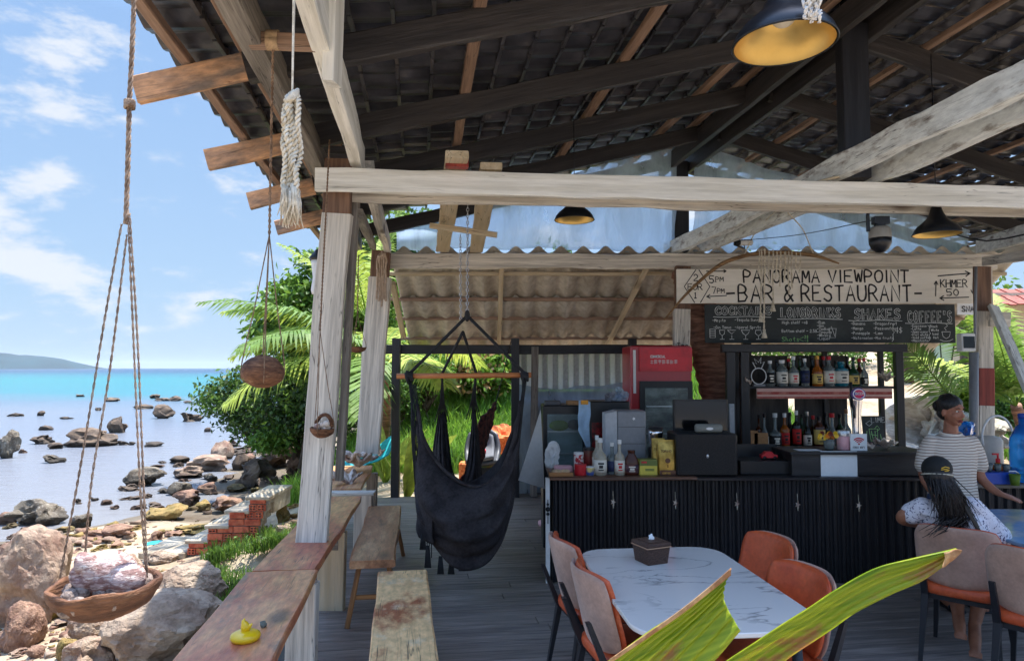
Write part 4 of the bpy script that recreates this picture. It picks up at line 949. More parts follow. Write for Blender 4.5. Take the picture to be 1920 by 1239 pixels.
# ================================================================ PENDANT LAMPS
def lamp(label, px, py, Y, dia=.36):
    c = P(px, py, Y); t = thing('pendant_lamp', label, 'pendant lamp', c, 0, 'black pendant lamps with gold lining'); r = dia/2
    prof = [(1,0),(1.0,.05),(.94,.20),(.80,.38),(.60,.55),(.42,.72),(.30,.95),(.20,1.25),(.12,1.45),(.03,1.5)]
    b = MB(); b.lathe([(a*r, z*r) for a, z in prof], 40); o = b.build('lamp_shade', LBLACK, t, True, M=Matrix.Translation(c)); 
    o.data.polygons.foreach_set('use_smooth', [True]*len(o.data.polygons))
    bm = bmesh.new(); bm.from_mesh(o.data); bmesh.ops.delete(bm, geom=[f for f in bm.faces if len(f.verts) > 4 and f.calc_center_median().z < .01], context='FACES_ONLY'); bm.to_mesh(o.data); bm.free()
    b = MB(); b.lathe([(.965*r, .004*r)]+[(a*r*.955, z*r*.93) for a, z in prof[1:8]]+[(.01,1.1*r)], 40)
    o = b.build('gold_lining', GOLD, t, True, M=Matrix.Translation(c)); bm = bmesh.new(); bm.from_mesh(o.data); bmesh.ops.delete(bm, geom=[f for f in bm.faces if len(f.verts) > 4 and f.calc_center_median().z < .01], context='FACES_ONLY'); bm.to_mesh(o.data); bm.free()
    b = MB(); b.tube([(r*math.cos(a), r*math.sin(a), .002) for a in np.linspace(0, 6.2832, 41)], .004, 6); b.build('rim', LBLACK, t, True, M=Matrix.Translation(c))
    b = MB(); b.ball((0,0,.62*r), r*.26, 18, 12); b.build('bulb', BULB, t, True, M=Matrix.Translation(c))
    b = MB(); l_ = .991*c.x+.134*c.y; b.tube([(0,0,1.45*r), (0,0,H(RH(l_))-c.z)], .004, 6); b.build('cord', BLACK, t, True, M=Matrix.Translation(c))
    return t
lamp('large near pendant lamp, black bell with gold inside, at the top of the picture', 1470, 84, 2.42)
lamp('pendant lamp hanging below the cream beam in the middle, in front of the plastic sheet', 1077, 413, 5.9, .345)
lamp('pendant lamp at the right beside the round security camera', 1757, 440, 5.3, .345)
cord_bundle('cotton_tassel', 'white cotton tassel hanging in front of the near pendant lamp', 'tassel', [P(1520,-60,2.2)], P(1522,-12,2.2), .09, .05, 8, r=.004, seed=5, m=mat('white_cotton', C(228,224,218), .95, var=.1, bump=.3), ends=False)
# security cameras
t = thing('security_camera', 'round grey dome security camera hanging under the cream beam', 'security camera', P(1650, 445, 5.3))
K = 5.3/F; c = P(1650, 445, 5.3)
b = MB(); b.lathe([(.001,20*K),(14*K,20*K),(19*K,15*K),(20*K,0),(20*K,-2*K)], 20); b.build('housing', mat('warm_grey_plastic', C(140,136,128), .5, var=.05, bump=0), t, True, M=Matrix.Translation(c))
b = MB(); b.lathe([(20*K,-2*K),(19.5*K,-12*K),(15*K,-22*K),(8*K,-28*K),(.001,-30*K)], 20); b.build('dome', BLACK, t, True, M=Matrix.Translation(c))
b = MB(); b.box((2*K,0,32*K), (28*K,.06,14*K)); b.box((-22*K,0,28*K), (5*K,.02,34*K)); b.box((0,0,24*K), (16*K,.05,8*K)); b.build('mount', BLACK, t, M=Matrix.Translation(c))
c = P(1397, 456, 8.1); t = thing('security_camera', 'small white tube security camera above the painted sign', 'security camera', c)
b = MB(); b.tube([c+Vector((-.09,-.03,.0)), c+Vector((.09,.06,.02))], .055*.7, 12); b.build('housing', WHITE, t, True)
b = MB(); b.tube([c+Vector((-.11,-.04,.0)), c+Vector((-.09,-.03,.0))], .043, 12); b.build('lens', BLACK, t, True)
b = MB(); b.tube([c+Vector((-.13,0,.10)), c+Vector((-.13,0,-.02)), c+Vector((0,.02,-.06)), c+Vector((0,.02,0))], .010, 6); b.build('bracket', BLACK, t, True)
for i, (pts, r_) in enumerate((([(1380,452,8.05),(1500,440,7.0),(1640,412,5.35)], .004), ([(1500,350,5.0),(1610,322,5.1),(1640,330,5.2)], .012), ([(1700,380,5.5),(1800,420,6.2),(1920,440,6.8)], .004), ([(1790,440,7),(1850,452,6.5),(1920,440,6)], .008))):
    tag(rope('cable', [P(*p) for p in pts], r_, BLACK if i != 1 else W_PALE, None, step=.2), ['thin black cable from the tube camera to the dome camera','thin pale pole lying on the cream beam left of the king post','thin black wire running to the right past the right pendant lamp','thicker black cable by the top of the right post'][i], 'cable')
# ================================================================ CHAIRS AND TABLES
def rr(u, v, k=.55):   # square -> rounded square
    return u*math.sqrt(1-k*v*v*.5*abs(u)**6), v*math.sqrt(1-k*u*u*.5*abs(v)**6)
def pad(name, w_, h_, dep, th, m, parent, M, inset=0, n=18, yoff=0):
    """curved upholstered slab standing in local XZ; edges come forward (+Y) by dep"""
    b = MB(); vs = []
    for s_ in (0, 1):
        for i in range(n+1):
            for j in range(n+1):
                u = -1+2*i/n; v = -1+2*j/n
                cu = u*(1-.10*max(0, abs(v)-.55)**2*6) ; cv = v*(1-.14*abs(u)**4)
                x = cu*(w_/2-inset); z = cv*(h_/2-inset); e = max(abs(u), abs(v)); rnd_ = th*.45*max(0, (e-.8)/.2)**2
                y = dep*u*u-.025*v + yoff
                y += (th-rnd_) if s_ else rnd_
                vs.append((x, y, z))
    N_ = (n+1)*(n+1); I = lambda s_, i, j: s_*N_+i*(n+1)+j; fs = []
    for i in range(n):
        for j in range(n): fs += [(I(0,i,j), I(0,i+1,j), I(0,i+1,j+1), I(0,i,j+1)), (I(1,i,j), I(1,i,j+1), I(1,i+1,j+1), I(1,i+1,j))]
    for k in range(n): fs += [(I(0,k,0), I(1,k,0), I(1,k+1,0), I(0,k+1,0)), (I(0,k,n), I(0,k+1,n), I(1,k+1,n), I(1,k,n)), (I(0,0,k), I(0,0,k+1), I(1,0,k+1), I(1,0,k)), (I(0,n,k), I(1,n,k), I(1,n,k+1), I(0,n,k+1))]
    b.add(vs, fs); return b.build(name, m, parent, True, M=M, local=True)
def chair(label, bx, by, rz, group='orange leather dining chairs'):
    f = Vector((-math.sin(rz), math.cos(rz), 0)); c = Vector((bx, by, 0))+f*.24
    t = thing('dining_chair', label, 'chair', c, rz, group)
    T = lambda x, y, z: Matrix.Translation((x, y, z))
    pad('back_cushion', .45, .38, .065, .034, ORANGE, t, T(0, -.245, .655)@Matrix.Rotation(.10,4,'X'))
    pad('back_shell', .455, .385, .065, .024, VELOUR, t, T(0, -.268, .652)@Matrix.Rotation(.10,4,'X'))
    b = MB(); n = 32; pts = []
    for k in range(n):
        a = 2*math.pi*k/n; ca, sa = math.cos(a), math.sin(a); e = .42
        pts.append((.225*math.copysign(abs(ca)**e, ca), .225*math.copysign(abs(sa)**e, sa)))
    vs = []; rings = [(.405,.93),(.415,.985),(.435,1),(.455,.985),(.468,.92),(.474,.75),(.476,.4)]
    for z, k in rings:
        for p in pts: vs.append((p[0]*k, p[1]*k, z))
    fs = [tuple(range(n))[::-1], tuple(range((len(rings)-1)*n, len(rings)*n))]+[(r*n+i, r*n+(i+1)%n, (r+1)*n+(i+1)%n, (r+1)*n+i) for r in range(len(rings)-1) for i in range(n)]
    b.add(vs, fs); b.build('seat', ORANGE, t, True, local=True)
    b = MB(); b.box((0, .19, .388), (.36,.025,.032)); b.box((0,-.18,.388),(.36,.025,.032)); b.box((-.18,0,.388),(.025,.36,.032)); b.box((.18,0,.388),(.025,.36,.032)); b.build('seat_frame', MBLACK, t, local=True)
    def lg(a, c_, w0, w1):
        a = Vector(a); c_ = Vector(c_); q = MB(); vs = []
        for p_, w_ in ((a, w0), (c_, w1)):
            for sx, sy in ((-1,-1),(1,-1),(1,1),(-1,1)): vs.append(p_+Vector((sx*w_/2, sy*w_/2*.8, 0)))
        q.add(vs, [(3,2,1,0),(4,5,6,7),(0,1,5,4),(1,2,6,5),(2,3,7,6),(3,0,4,7)]); return q
    for s_ in (-1, 1):
        lg((s_*.185, .19, .40), (s_*.215, .235, 0), .036, .022).build('leg', MBLACK, t, local=True)
        q = lg((s_*.18, -.20, .40), (s_*.205, -.27, 0), .040, .022)
        q2 = lg((s_*.178, -.302, .64), (s_*.18, -.205, .40), .028, .038); q.add(q2.v, q2.f); q.build('leg', MBLACK, t, local=True)
    return t
rl = math.atan2(-.97, .24)
chair('near orange chair left of the marble table, its beige outer back towards the camera', .365, 3.38, rl)
chair('far orange chair left of the marble table, partly behind the nearer one', .285, 3.96, rl)
rr_ = math.atan2(.95, -.27)
chair('far orange chair right of the marble table, top of its leather back showing', 1.50, 3.97, rr_)
chair('near orange chair right of the marble table, closest to the green leaf', 1.42, 3.36, rr_)
chair('beige-backed orange chair the woman in the white patterned shirt sits on', 2.69, 4.20, R(-42))
chair('beige-backed orange chair cut off at the right edge of the picture', 2.78, 3.70, R(-48))
# marble table
m = bpy.data.materials.new('veined_marble'); m.use_nodes = True; nt = m.node_tree; N = nt.nodes.new; L = nt.links.new; b_ = nt.nodes['Principled BSDF']
tn = N('ShaderNodeTexCoord'); mp = N('ShaderNodeMapping'); mp.inputs['Rotation'].default_value = (0,0,R(-38)); mp.inputs['Scale'].default_value = (1,2.6,1); L(tn.outputs['Object'], mp.inputs[0])
n1 = N('ShaderNodeTexNoise'); n1.inputs['Scale'].default_value = 1.5; n1.inputs['Detail'].default_value = 9; n1.inputs['Roughness'].default_value = .55; n1.inputs['Distortion'].default_value = .6; L(mp.outputs[0], n1.inputs[0])
s1 = N('ShaderNodeMath'); s1.operation = 'SUBTRACT'; s1.inputs[1].default_value = .5; L(n1.outputs[0], s1.inputs[0]); s2 = N('ShaderNodeMath'); s2.operation = 'ABSOLUTE'; L(s1.outputs[0], s2.inputs[0])
r1 = N('ShaderNodeMapRange'); r1.inputs['From Min'].default_value = 0; r1.inputs['From Max'].default_value = .016; L(s2.outputs[0], r1.inputs[0])
n2 = N('ShaderNodeTexNoise'); n2.inputs['Scale'].default_value = 2.3; L(tn.outputs['Object'], n2.inputs[0]); r2 = N('ShaderNodeMapRange'); r2.inputs['From Min'].default_value = .42; r2.inputs['From Max'].default_value = .62; L(n2.outputs[0], r2.inputs[0])
mxm = N('ShaderNodeMath'); mxm.operation = 'MAXIMUM'; L(r1.outputs[0], mxm.inputs[0]); L(r2.outputs[0], mxm.inputs[1])
mc = N('ShaderNodeMixRGB'); mc.inputs[1].default_value = C(150,148,146); mc.inputs[2].default_value = C(216,211,205); L(mxm.outputs[0], mc.inputs[0]); L(mc.outputs[0], b_.inputs['Base Color']); b_.inputs['Roughness'].default_value = .10
VM = m
def top_mesh(b, w_, l_, z0, z1, cut=.16, n=6):
    pts = []
    # superelliptic bevelled corners
    for qx, qy, a0 in ((1,1,0),(-1,1,90),(-1,-1,180),(1,-1,270)):
        for k in range(n+1):
            a = R(a0+90*k/n); pts.append((qx*(w_/2-cut)+cut*math.cos(a), qy*(l_/2-cut)+cut*math.sin(a)))
    b.prism(pts, z0, z1, ch=.004)
tr = math.atan2(.134, .991)*.72
t = thing('dining_table', 'white marble dining table with rounded corners in front of the black bar', 'table', (.845, 3.42, 0), tr)
b = MB(); top_mesh(b, .82, 1.30, .728, .75); b.build('tabletop', VM, t, local=True, angle=40, smooth=True)
for sx in (-1, 1):
    for sy in (-1, 1):
        b = MB(); b.tube([(sx*.30, sy*.5, .728), (sx*.34, sy*.55, 0)], [.024,.016], 10); b.build('leg', MBLACK, t, True, local=True)
b = MB(); b.box((0,0,.70), (.60,.96,.05)); b.build('apron', MBLACK, t, local=True)
t = thing('dining_table', 'small pale table cut off at the right edge beside the seated woman', 'table', (3.47, 4.55, 0), tr)
b = MB(); top_mesh(b, .9, 1.2, .728, .75); b.build('tabletop', mat('blue_grey_tabletop', C(120,150,176), .15, C(190,186,170), 2, var=.1, bump=0), t, local=True, angle=40, smooth=True)
for sx in (-1, 1):
    for sy in (-1, 1):
        b = MB(); b.tube([(sx*.33, sy*.48, .728), (sx*.36, sy*.52, 0)], [.022,.016], 10); b.build('leg', MBLACK, t, True, local=True)
# tissue box
p = PZ(1221, 1052, .752); t = thing('tissue_box', 'brown woven tissue box with a white tissue on the marble table', 'tissue box', p, R(24))
wv = mat('brown_woven_plastic', C(92,66,54), .5, C(66,46,38), 60, (1,1,3), var=.2, vscale=120, bump=.6, bscale=160)
b = MB(); vs = [(sx*a, sy*a, z) for z, a in ((0,.062),(.088,.072)) for sx, sy in ((-1,-1),(1,-1),(1,1),(-1,1))]; b.add(vs, [(3,2,1,0),(4,5,6,7),(0,1,5,4),(1,2,6,5),(2,3,7,6),(3,0,4,7)])
for k in range(11):
    z = .006+k*.0075; a = .0625+.010*z/.088; b.tube([(-a,-a,z),(a,-a,z),(a,a,z),(-a,a,z),(-a,-a,z)], .0012, 4)
b.build('basket', wv, t, local=True)
b = MB(); b.box((0,0,.102), (.158,.158,.022), ch=.006); b.box((0,0,.114), (.10,.10,.006)); b.build('lid', wv, t, local=True)
b = MB(); b.box((0,0,.0895), (.156,.156,.004)); b.build('lid_trim', mat('tan_trim', C(190,150,120), .5, var=0, bump=0), t, local=True)
b = MB(); b.tube([(0,0,.114),(.006,0,.126),(.0,.004,.138),(.008,0,.146)], [(.022,.006),(.018,.008),(.014,.005),(.006,.003)], 10); b.build('tissue', PAPER, t, True, local=True)

# ================================================================ FOREGROUND LEAVES
m = bpy.data.materials.new('ageing_palm_leaf'); m.use_nodes = True; nt = m.node_tree; N = nt.nodes.new; L = nt.links.new; b_ = nt.nodes['Principled BSDF']
tn = N('ShaderNodeTexCoord'); mp0 = N('ShaderNodeMapping'); mp0.inputs['Rotation'].default_value = (0, R(30), 0); L(tn.outputs['Object'], mp0.inputs[0])
mp = N('ShaderNodeMapping'); mp.inputs['Scale'].default_value = (4, 4, 190); L(mp0.outputs[0], mp.inputs[0])
n1 = N('ShaderNodeTexNoise'); n1.inputs['Scale'].default_value = 1; n1.inputs['Detail'].default_value = 5; L(mp.outputs[0], n1.inputs[0])
mp2 = N('ShaderNodeMapping'); mp2.inputs['Scale'].default_value = (9, 9, 34); L(mp0.outputs[0], mp2.inputs[0])
n2 = N('ShaderNodeTexNoise'); n2.inputs['Scale'].default_value = 1; n2.inputs['Detail'].default_value = 7; n2.inputs['Roughness'].default_value = .65; L(mp2.outputs[0], n2.inputs[0])
rp = N('ShaderNodeValToRGB'); L(n1.outputs[0], rp.inputs[0]); e = rp.color_ramp.elements; e[0].position = .3; e[0].color = C(118,150,16); e[1].position = .70; e[1].color = C(196,202,52)
rp2 = N('ShaderNodeValToRGB'); L(n2.outputs[0], rp2.inputs[0]); e = rp2.color_ramp.elements; e[0].position = .57; e[0].color = (0,0,0,1); e[1].position = .68; e[1].color = (1,1,1,1)
mc = N('ShaderNodeMixRGB'); mc.inputs[2].default_value = C(176,128,72); L(rp2.outputs[0], mc.inputs[0]); L(rp.outputs[0], mc.inputs[1]); L(mc.outputs[0], b_.inputs['Base Color']); b_.inputs['Roughness'].default_value = .38
tl = N('ShaderNodeBsdfTranslucent'); L(mc.outputs[0], tl.inputs[0]); ms = N('ShaderNodeMixShader'); ms.inputs[0].default_value = .45; L(b_.outputs[0], ms.inputs[1]); L(tl.outputs[0], ms.inputs[2]); L(ms.outputs[0], nt.nodes['Material Output'].inputs[0])
bn = N('ShaderNodeBump'); bn.inputs['Strength'].default_value = .5; bn.inputs['Distance'].default_value = .002; L(n1.outputs[0], bn.inputs['Height']); L(bn.outputs[0], b_.inputs['Normal'])
LEAF = m; DRYTIP = mat('dry_brown_leaf_edge', C(176,140,96), .8, C(140,98,62), 40, var=.2, bump=.2)
YL = .95
def leafpleat(u, v): return Vector((0, .0035*math.sin(u*34), .0012*math.sin(u*34)))
up_ = [(1796,1030),(1712,1048),(1640,1067),(1567,1107),(1517,1140),(1467,1171),(1417,1204),(1350,1248),(1270,1310)]
lo_ = [(1790,1046),(1735,1088),(1672,1116),(1606,1150),(1566,1178),(1524,1206),(1482,1234),(1422,1282),(1350,1350)]
o = surf('palm_leaflet', [[P(a[0]*(1-f)+c[0]*f, a[1]*(1-f)+c[1]*f, YL+k*.012) for k, (a, c) in enumerate(zip(up_, lo_))] for f in (0,.5,1)], 24, 60, LEAF, None, thick=.0008, noisefn=lambda u, v: leafpleat(u, v)+Vector((0, .012*(1-abs(2*u-1)), 0)))
tag(o, 'long blurred yellow-green palm leaf tip across the lower right foreground', 'leaf')
o2 = surf('dry_tip', [[P(1804,1030,YL-.002),P(1788,1031,YL-.002),P(1768,1035,YL-.002)],[P(1803,1034,YL-.002),P(1786,1040,YL-.002),P(1772,1048,YL-.002)],[P(1799,1040,YL-.002),P(1784,1052,YL-.002),P(1764,1066,YL-.002)]], 8, 10, DRYTIP, o, thick=.0016, wr=.003, wf=60)
o = surf('palm_leaflet', [[P(x,y,YL-.03) for x,y in r] for r in (
   [(1370,1070),(1333,1101),(1267,1153),(1217,1184),(1143,1238),(1050,1306)],
   [(1367,1098),(1338,1128),(1287,1172),(1245,1205),(1190,1252),(1110,1322)],
   [(1366,1135),(1346,1155),(1312,1190),(1280,1222),(1244,1262),(1180,1336)],
   [(1390,1185),(1378,1199),(1352,1230),(1322,1262),(1292,1294),(1240,1352)])], 40, 50, LEAF, None, thick=.0008, noisefn=lambda u, v: Vector((0, .0035*math.sin(u*52)+.018*math.sin(math.pi*u), .001*math.sin(u*52))))
tag(o, 'broad torn yellow-green palm leaf in front of the marble table', 'leaf')
surf('dry_edge', [[P(1371,1064,YL-.036),P(1332,1098,YL-.036),P(1266,1150,YL-.036),P(1142,1236,YL-.036)],[P(1370,1078,YL-.036),P(1335,1106,YL-.036),P(1269,1157,YL-.036),P(1145,1242,YL-.036)]], 4, 30, DRYTIP, o, thick=.0016)
# ================================================================ BAR
BY = 5.83
def X_(px, Y): return (px-960)/F*Y
def Z_(py, Y): return CAMZ+(690-py)/F*Y
bar = thing('bar_counter', 'long black bar counter faced with corrugated metal, brown edged top', 'bar', (X_(1400, BY), BY+.3, 0))
xa, xb = X_(1036, BY), X_(1745, BY)
def corrwall(name, x0, x1, Y, z0, z1, m, parent, pitch=.068, amp=.011):
    n = int((x1-x0)/pitch*8); vs = []
    for z in (z0, z1):
        for i in range(n+1):
            x = x0+(x1-x0)*i/n; c_ = math.cos(2*math.pi*x/pitch); vs.append((x, Y-amp*max(-1, min(1, 1.6*c_)), z))
    b = MB(); b.add(vs, [(i, i+1, n+2+i, n+1+i) for i in range(n)]); o = b.build(name, m, parent); md = o.modifiers.new('s','SOLIDIFY'); md.thickness = .003; return o
k = 0; x = xa
while x < xb-.01:
    x2 = min(x+.71, xb); corrwall('corrugated_panel', x, x2+.01, BY+(.001 if k % 2 else -.001), .01, .855, CORRB, bar); x = x2; k += 1
b = MB(); b.box(((xa+xb)/2, BY+.36, .43), (xb-xa-.02, .66, .84)); b.build('carcass', BLACK, bar)
beam('counter_top', (xa-.03, BY+.30, .875), (X_(1300, BY), BY+.30, .875), .72, .026, mat('brown_counter_edge', C(112,78,60), .4, C(80,56,44), 4, G, var=.2, bump=.2), bar)
beam('counter_top', (X_(1300, BY)+.002, BY+.30, .873), (xb+.02, BY+.30, .873), .72, .024, mat('dark_counter_edge', C(58,52,52), .4, C(40,36,38), 4, G, var=.2, bump=.2), bar)
b = MB(); b.box((0,0,0), (.035,.05,.87)); b.build('corner_trim', WHITE, bar, M=Matrix.Translation((xa-.045, BY+.02, .437)))
corr_side = MB()
nn = 80; vs = []
for z in (.01, .855):
    for i in range(nn+1): vs.append((xa-.012+.010*math.cos(i*.9), BY+.04+i*.0075, z))
corr_side.add(vs, [(i, i+1, nn+2+i, nn+1+i) for i in range(nn)]); corr_side.build('side_panel', CORRB, bar)
# starfish-like ornaments hanging on the front
for i, px in enumerate((1147, 1262, 1376, 1488, 1601)):
    c = Vector((X_(px, BY-.02), BY-.03, Z_(937+i*1.5, BY-.02)))
    t = thing('starfish_ornament', 'small %s dangling on the bar front, %s from the left' % ('grey starfish ornament', ['first','second','third','fourth','fifth'][i]), 'ornament', c, 0, 'starfish ornaments along the bar front')
    b = MB(); pts = []
    for q in range(10):
        a = q*math.pi/5+.3; r_ = .026 if q % 2 == 0 else .010; pts.append((r_*math.sin(a), r_*math.cos(a)*1.25))
    b.prism(pts, -.006, .006, M=Matrix.Rotation(math.pi/2, 4, 'X'), ch=.003); b.build('starfish', SHELL, t, local=True)
    b = MB(); b.tube([(0,0,.02),(0,.004,.09)], .002, 5); b.tube([(0,0,-.02),(.002,0,-.05)], .004, 5); b.build('string', ROPEW, t, True, local=True)
t = thing('bead_string', 'small dark bead string hanging on the white left end of the bar', 'ornament', (xa-.045, BY-.02, .6))
b = MB()
for z, r_ in ((.66,.012),(.62,.02),(.58,.014)): b.ball((0,-.012,z-.6), r_, 10, 7)
b.tube([(0,-.012,.1),(0,-.012,-.1)], .004, 5); b.build('beads', BLACK, t, True, local=True)
# second counter at the right
b2 = thing('bar_counter', 'short black corrugated counter at the right edge behind the two women', 'bar', (X_(1890, 5.7), 6.0, 0))
corrwall('corrugated_panel', X_(1815, 5.75), X_(2050, 5.75), 5.75, .01, .80, CORRB, b2, .075)
beam('counter_top', (X_(1812, 5.75), 6.0, .825), (X_(2060, 5.75), 6.0, .825), .60, .03, W_GREY, b2)
b = MB(); b.box(((X_(1815,5.75)+X_(2050,5.75))/2, 6.05, .40), (X_(2050,5.75)-X_(1815,5.75)-.03, .5, .79)); b.build('carcass', BLACK, b2)
# raised black cabinet on the bar
def boxpx(x0, y0, x1, y1, Y, dep):     # front face from the picture, real depth behind
    return (( (X_(x0,Y)+X_(x1,Y))/2, Y+dep/2, (Z_(y0,Y)+Z_(y1,Y))/2), (X_(x1,Y)-X_(x0,Y), dep, Z_(y0,Y)-Z_(y1,Y)))
TOPZ = .888
def bx(name, label, cat, x0, y0, x1, y1, Y, dep, m, zb=None, ch=.004, group=None):
    c, s_ = boxpx(x0, y0, x1, y1, Y, dep)
    if zb is not None: zt = Z_(y0, Y); c = (c[0], c[1], (zt+zb)/2); s_ = (s_[0], s_[1], zt-zb)
    t = thing(name, label, cat, (c[0], c[1], c[2]-s_[2]/2), 0, group)
    b = MB(); b.box((0,0,s_[2]/2), s_, ch=ch); b.build('body', m, t, local=True)
    return t, Vector(c), Vector(s_)
BW = mat('dull_black_board', C(44,42,44), .45, C(30,29,32), 3, (.4,3,3), var=.3, vscale=8, bump=.2)
t, c, s_ = bx('raised_cabinet', 'low black painted cabinet standing on the right half of the bar', 'cabinet', 1480, 850, 1735, 897, BY+.03, .40, BW, TOPZ)
b = MB(); b.box((c.x, c.y-.01, c.z+s_.z/2+.012), (s_.x+.05, s_.y+.06, .022), ch=.003); b.build('top_board', W_BLACKP, t)
RT = c.z+s_.z/2+.024
b = MB(); b.box((X_(1570, BY), BY+.024, Z_(869, BY)), (X_(1604,BY)-X_(1536,BY), .002, Z_(845,BY)-Z_(894,BY))); o = b.build('paper_sheet', PAPER, None); tag(o, 'blank white paper sheet taped to the front of the black cabinet', 'paper')
t, c, s_ = bx('open_box', 'open black wooden box between the speaker cabinet and the black cabinet', 'box', 1384, 862, 1478, 897, BY+.10, .3, BLACK, TOPZ)
b = MB(); b.box((c.x, c.y+.16, c.z+s_.z/2+.05), (s_.x, .02, .12)); b.build('back_board', BLACK, t)
# toy car
K = BY/F
tc_ = Vector((X_(1437,BY+.2), BY+.2, c.z+s_.z/2)); t = thing('toy_car', 'small red and black toy car on the open black box', 'toy car', tc_)
b = MB(); b.prism([(-.07,.015),(.07,.015),(.072,.04),(.04,.045),(.02,.07),(-.03,.07),(-.055,.045),(-.07,.042)], -.03, .03, M=Matrix.Rotation(math.pi/2, 4, 'X'), ch=.004); b.build('body', REDM, t, local=True)
for xx in (-.045, .045): b = MB(); b.tube([(xx,-.034,.016),(xx,.034,.016)], .016, 12); b.build('wheel', BLACK, t, True, local=True)
# loudspeaker cabinet with bluetooth speaker and monitor
sp_ = mat('brown_black_speaker_grille', C(50,46,44), .8, C(36,33,33), 90, thr=(.45,.55), var=.2, vscale=200, bump=.4, bscale=300)
t, SC, SS = bx('loudspeaker', 'black loudspeaker cabinet standing on the bar', 'loudspeaker', 1266, 812, 1380, 892, BY+.02, .36, BLACK, TOPZ, ch=.012)
b = MB(); b.box((SC.x, SC.y-SS.y/2-.004, SC.z), (SS.x-.035, .010, SS.z-.035), ch=.004); b.build('grille', sp_, t)
b = MB(); b.ball((SC.x, SC.y-SS.y/2-.012, SC.z-.01), (.012,.006,.018), 10, 6); b.build('badge', STEEL, t, True)
c = Vector((X_(1326,BY+.1), BY+.1, SC.z+SS.z/2+.04)); t = thing('portable_speaker', 'rounded grey portable speaker lying on the black loudspeaker', 'speaker', c)
b = MB(); w_ = .115; b.tube([(-w_,0,0),(-w_+.012,0,0),(w_-.012,0,0),(w_,0,0)], [.028,.038,.038,.028], 20); b.build('body', mat('grey_speaker_cloth', C(128,130,124), .8, var=.1, vscale=90, bump=.3, bscale=200), t, True, local=True)
b = MB(); b.prism([(.024*math.cos(a)*1.3, .012*math.sin(a)) for a in np.linspace(0, 6.28, 16)[:-1]], .0, .003, M=Matrix.Translation((.0,-.037,0))@Matrix.Rotation(math.pi/2,4,'X')); b.build('badge', WHITE, t, local=True)
Y = BY+.32; c = Vector((X_(1312,Y), Y, Z_(783,Y))); t = thing('monitor', 'black computer monitor behind the grey portable speaker', 'monitor', (c.x, c.y, TOPZ))
hw, hh = X_(1363,Y)-X_(1312,Y), (Z_(755,Y)-Z_(812,Y))/2
b = MB(); b.box((c.x, c.y+.02, c.z), (hw*2, .035, hh*2+.06), ch=.006); b.build('case', BLACK, t)
b = MB(); b.box((c.x, c.y, c.z), (hw*2-.03, .006, hh*2+.03)); b.build('screen', SCREEN, t)
b = MB(); b.box((c.x, c.y+.05, (c.z+TOPZ)/2-.1), (.07,.03,c.z-TOPZ)); b.box((c.x, c.y+.03, TOPZ+.01), (.22,.16,.018)); b.build('stand', BLACK, t)
b = MB(); b.box((X_(1372,Y), Y+.04, (Z_(757,Y)+TOPZ)/2), (.045,.03,Z_(757,Y)-TOPZ)); o = b.build('grey_plank', mat('blue_grey_plank', C(130,136,142), .7, var=.15, bump=.2), None); tag(o, 'narrow blue-grey plank standing right beside the black monitor', 'plank')
# groceries -----------------------------------------------------------
def bottle(label, px, ybase, ytop, wpx, Y, zb, glass, cap=None, lab=None, neck=.34, shoulder=.18, liquid=None, cat='bottle', group=None, mark=None, sq=1, nk=.30):
    x = X_(px, Y); zt = Z_(ytop, Y); h = zt-zb; r = wpx/F*Y/2
    t = thing('bottle', label, cat, (x, Y, zb), 0, group)
    z1 = h*(1-neck-shoulder); z2 = h*(1-neck)
    prof = [(r*.86,0),(r,.012),(r,z1),(r*.9,z1+h*shoulder*.35),(r*(nk+.12),z2-h*shoulder*.1),(r*nk,z2+h*.04),(r*nk,h*.90),(r*(nk+.06),h*.905),(r*(nk+.06),h*.93)]
    b = MB(); b.lathe(prof, 18, sy=sq); b.build('glass_body', glass, t, True, local=True, angle=50)
    b = MB(); b.lathe([(r*(nk+.07),h*.88 if cap else h*.93),(r*(nk+.09),h*.885),(r*(nk+.09),h),(r*nk*.6,h*1.001)], 14); b.build('cap', cap or BLACK, t, True, local=True, angle=50)
    if lab is not None:
        n = 18; vs = []
        for z in (z1*.18, z1*.88):
            for k in range(n+1): a = math.pi*(1.02+.96*k/n); vs.append((r*1.025*math.cos(a), r*1.025*math.sin(a)*sq, z))
        b = MB(); b.add(vs, [(k, k+1, n+2+k, n+1+k) for k in range(n)]); lo = b.build('label', lab, t, True, local=True)
        md = lo.modifiers.new('s','SOLIDIFY'); md.thickness = .0008
        if mark:
            b = MB(); rr2 = r*1.05
            for zz, ww, hh_ in ((.68,.9,.06),(.50,.6,.10),(.32,.8,.04)):
                ns = 6; vs = []
                for z in (z1*zz-h*hh_*.4, z1*zz+h*hh_*.4):
                    for k in range(ns+1): a = -math.pi/2+(k/ns-.5)*ww; vs.append((rr2*math.cos(a), rr2*math.sin(a)*sq, z))
                b.add(vs, [(k, k+1, ns+2+k, ns+1+k) for k in range(ns)])
            b.build('label_print', mark, t, local=True)
    if liquid:
        b = MB(); b.lathe([(r*.8,.006),(r*.93,.015),(r*.93,h*liquid[0]),(r*.2,h*liquid[0]+.001)], 16, sy=sq); b.build('liquid', liquid[1], t, True, local=True, angle=50)
    return t
FY = BY+.08
LWHT = mat('cream_label', C(226,220,206), .7, var=.05, bump=0); LRED = mat('red_label', C(190,40,38), .6, var=.05, bump=0); LBLK = mat('black_label', C(30,30,32), .6, var=.05, bump=0)
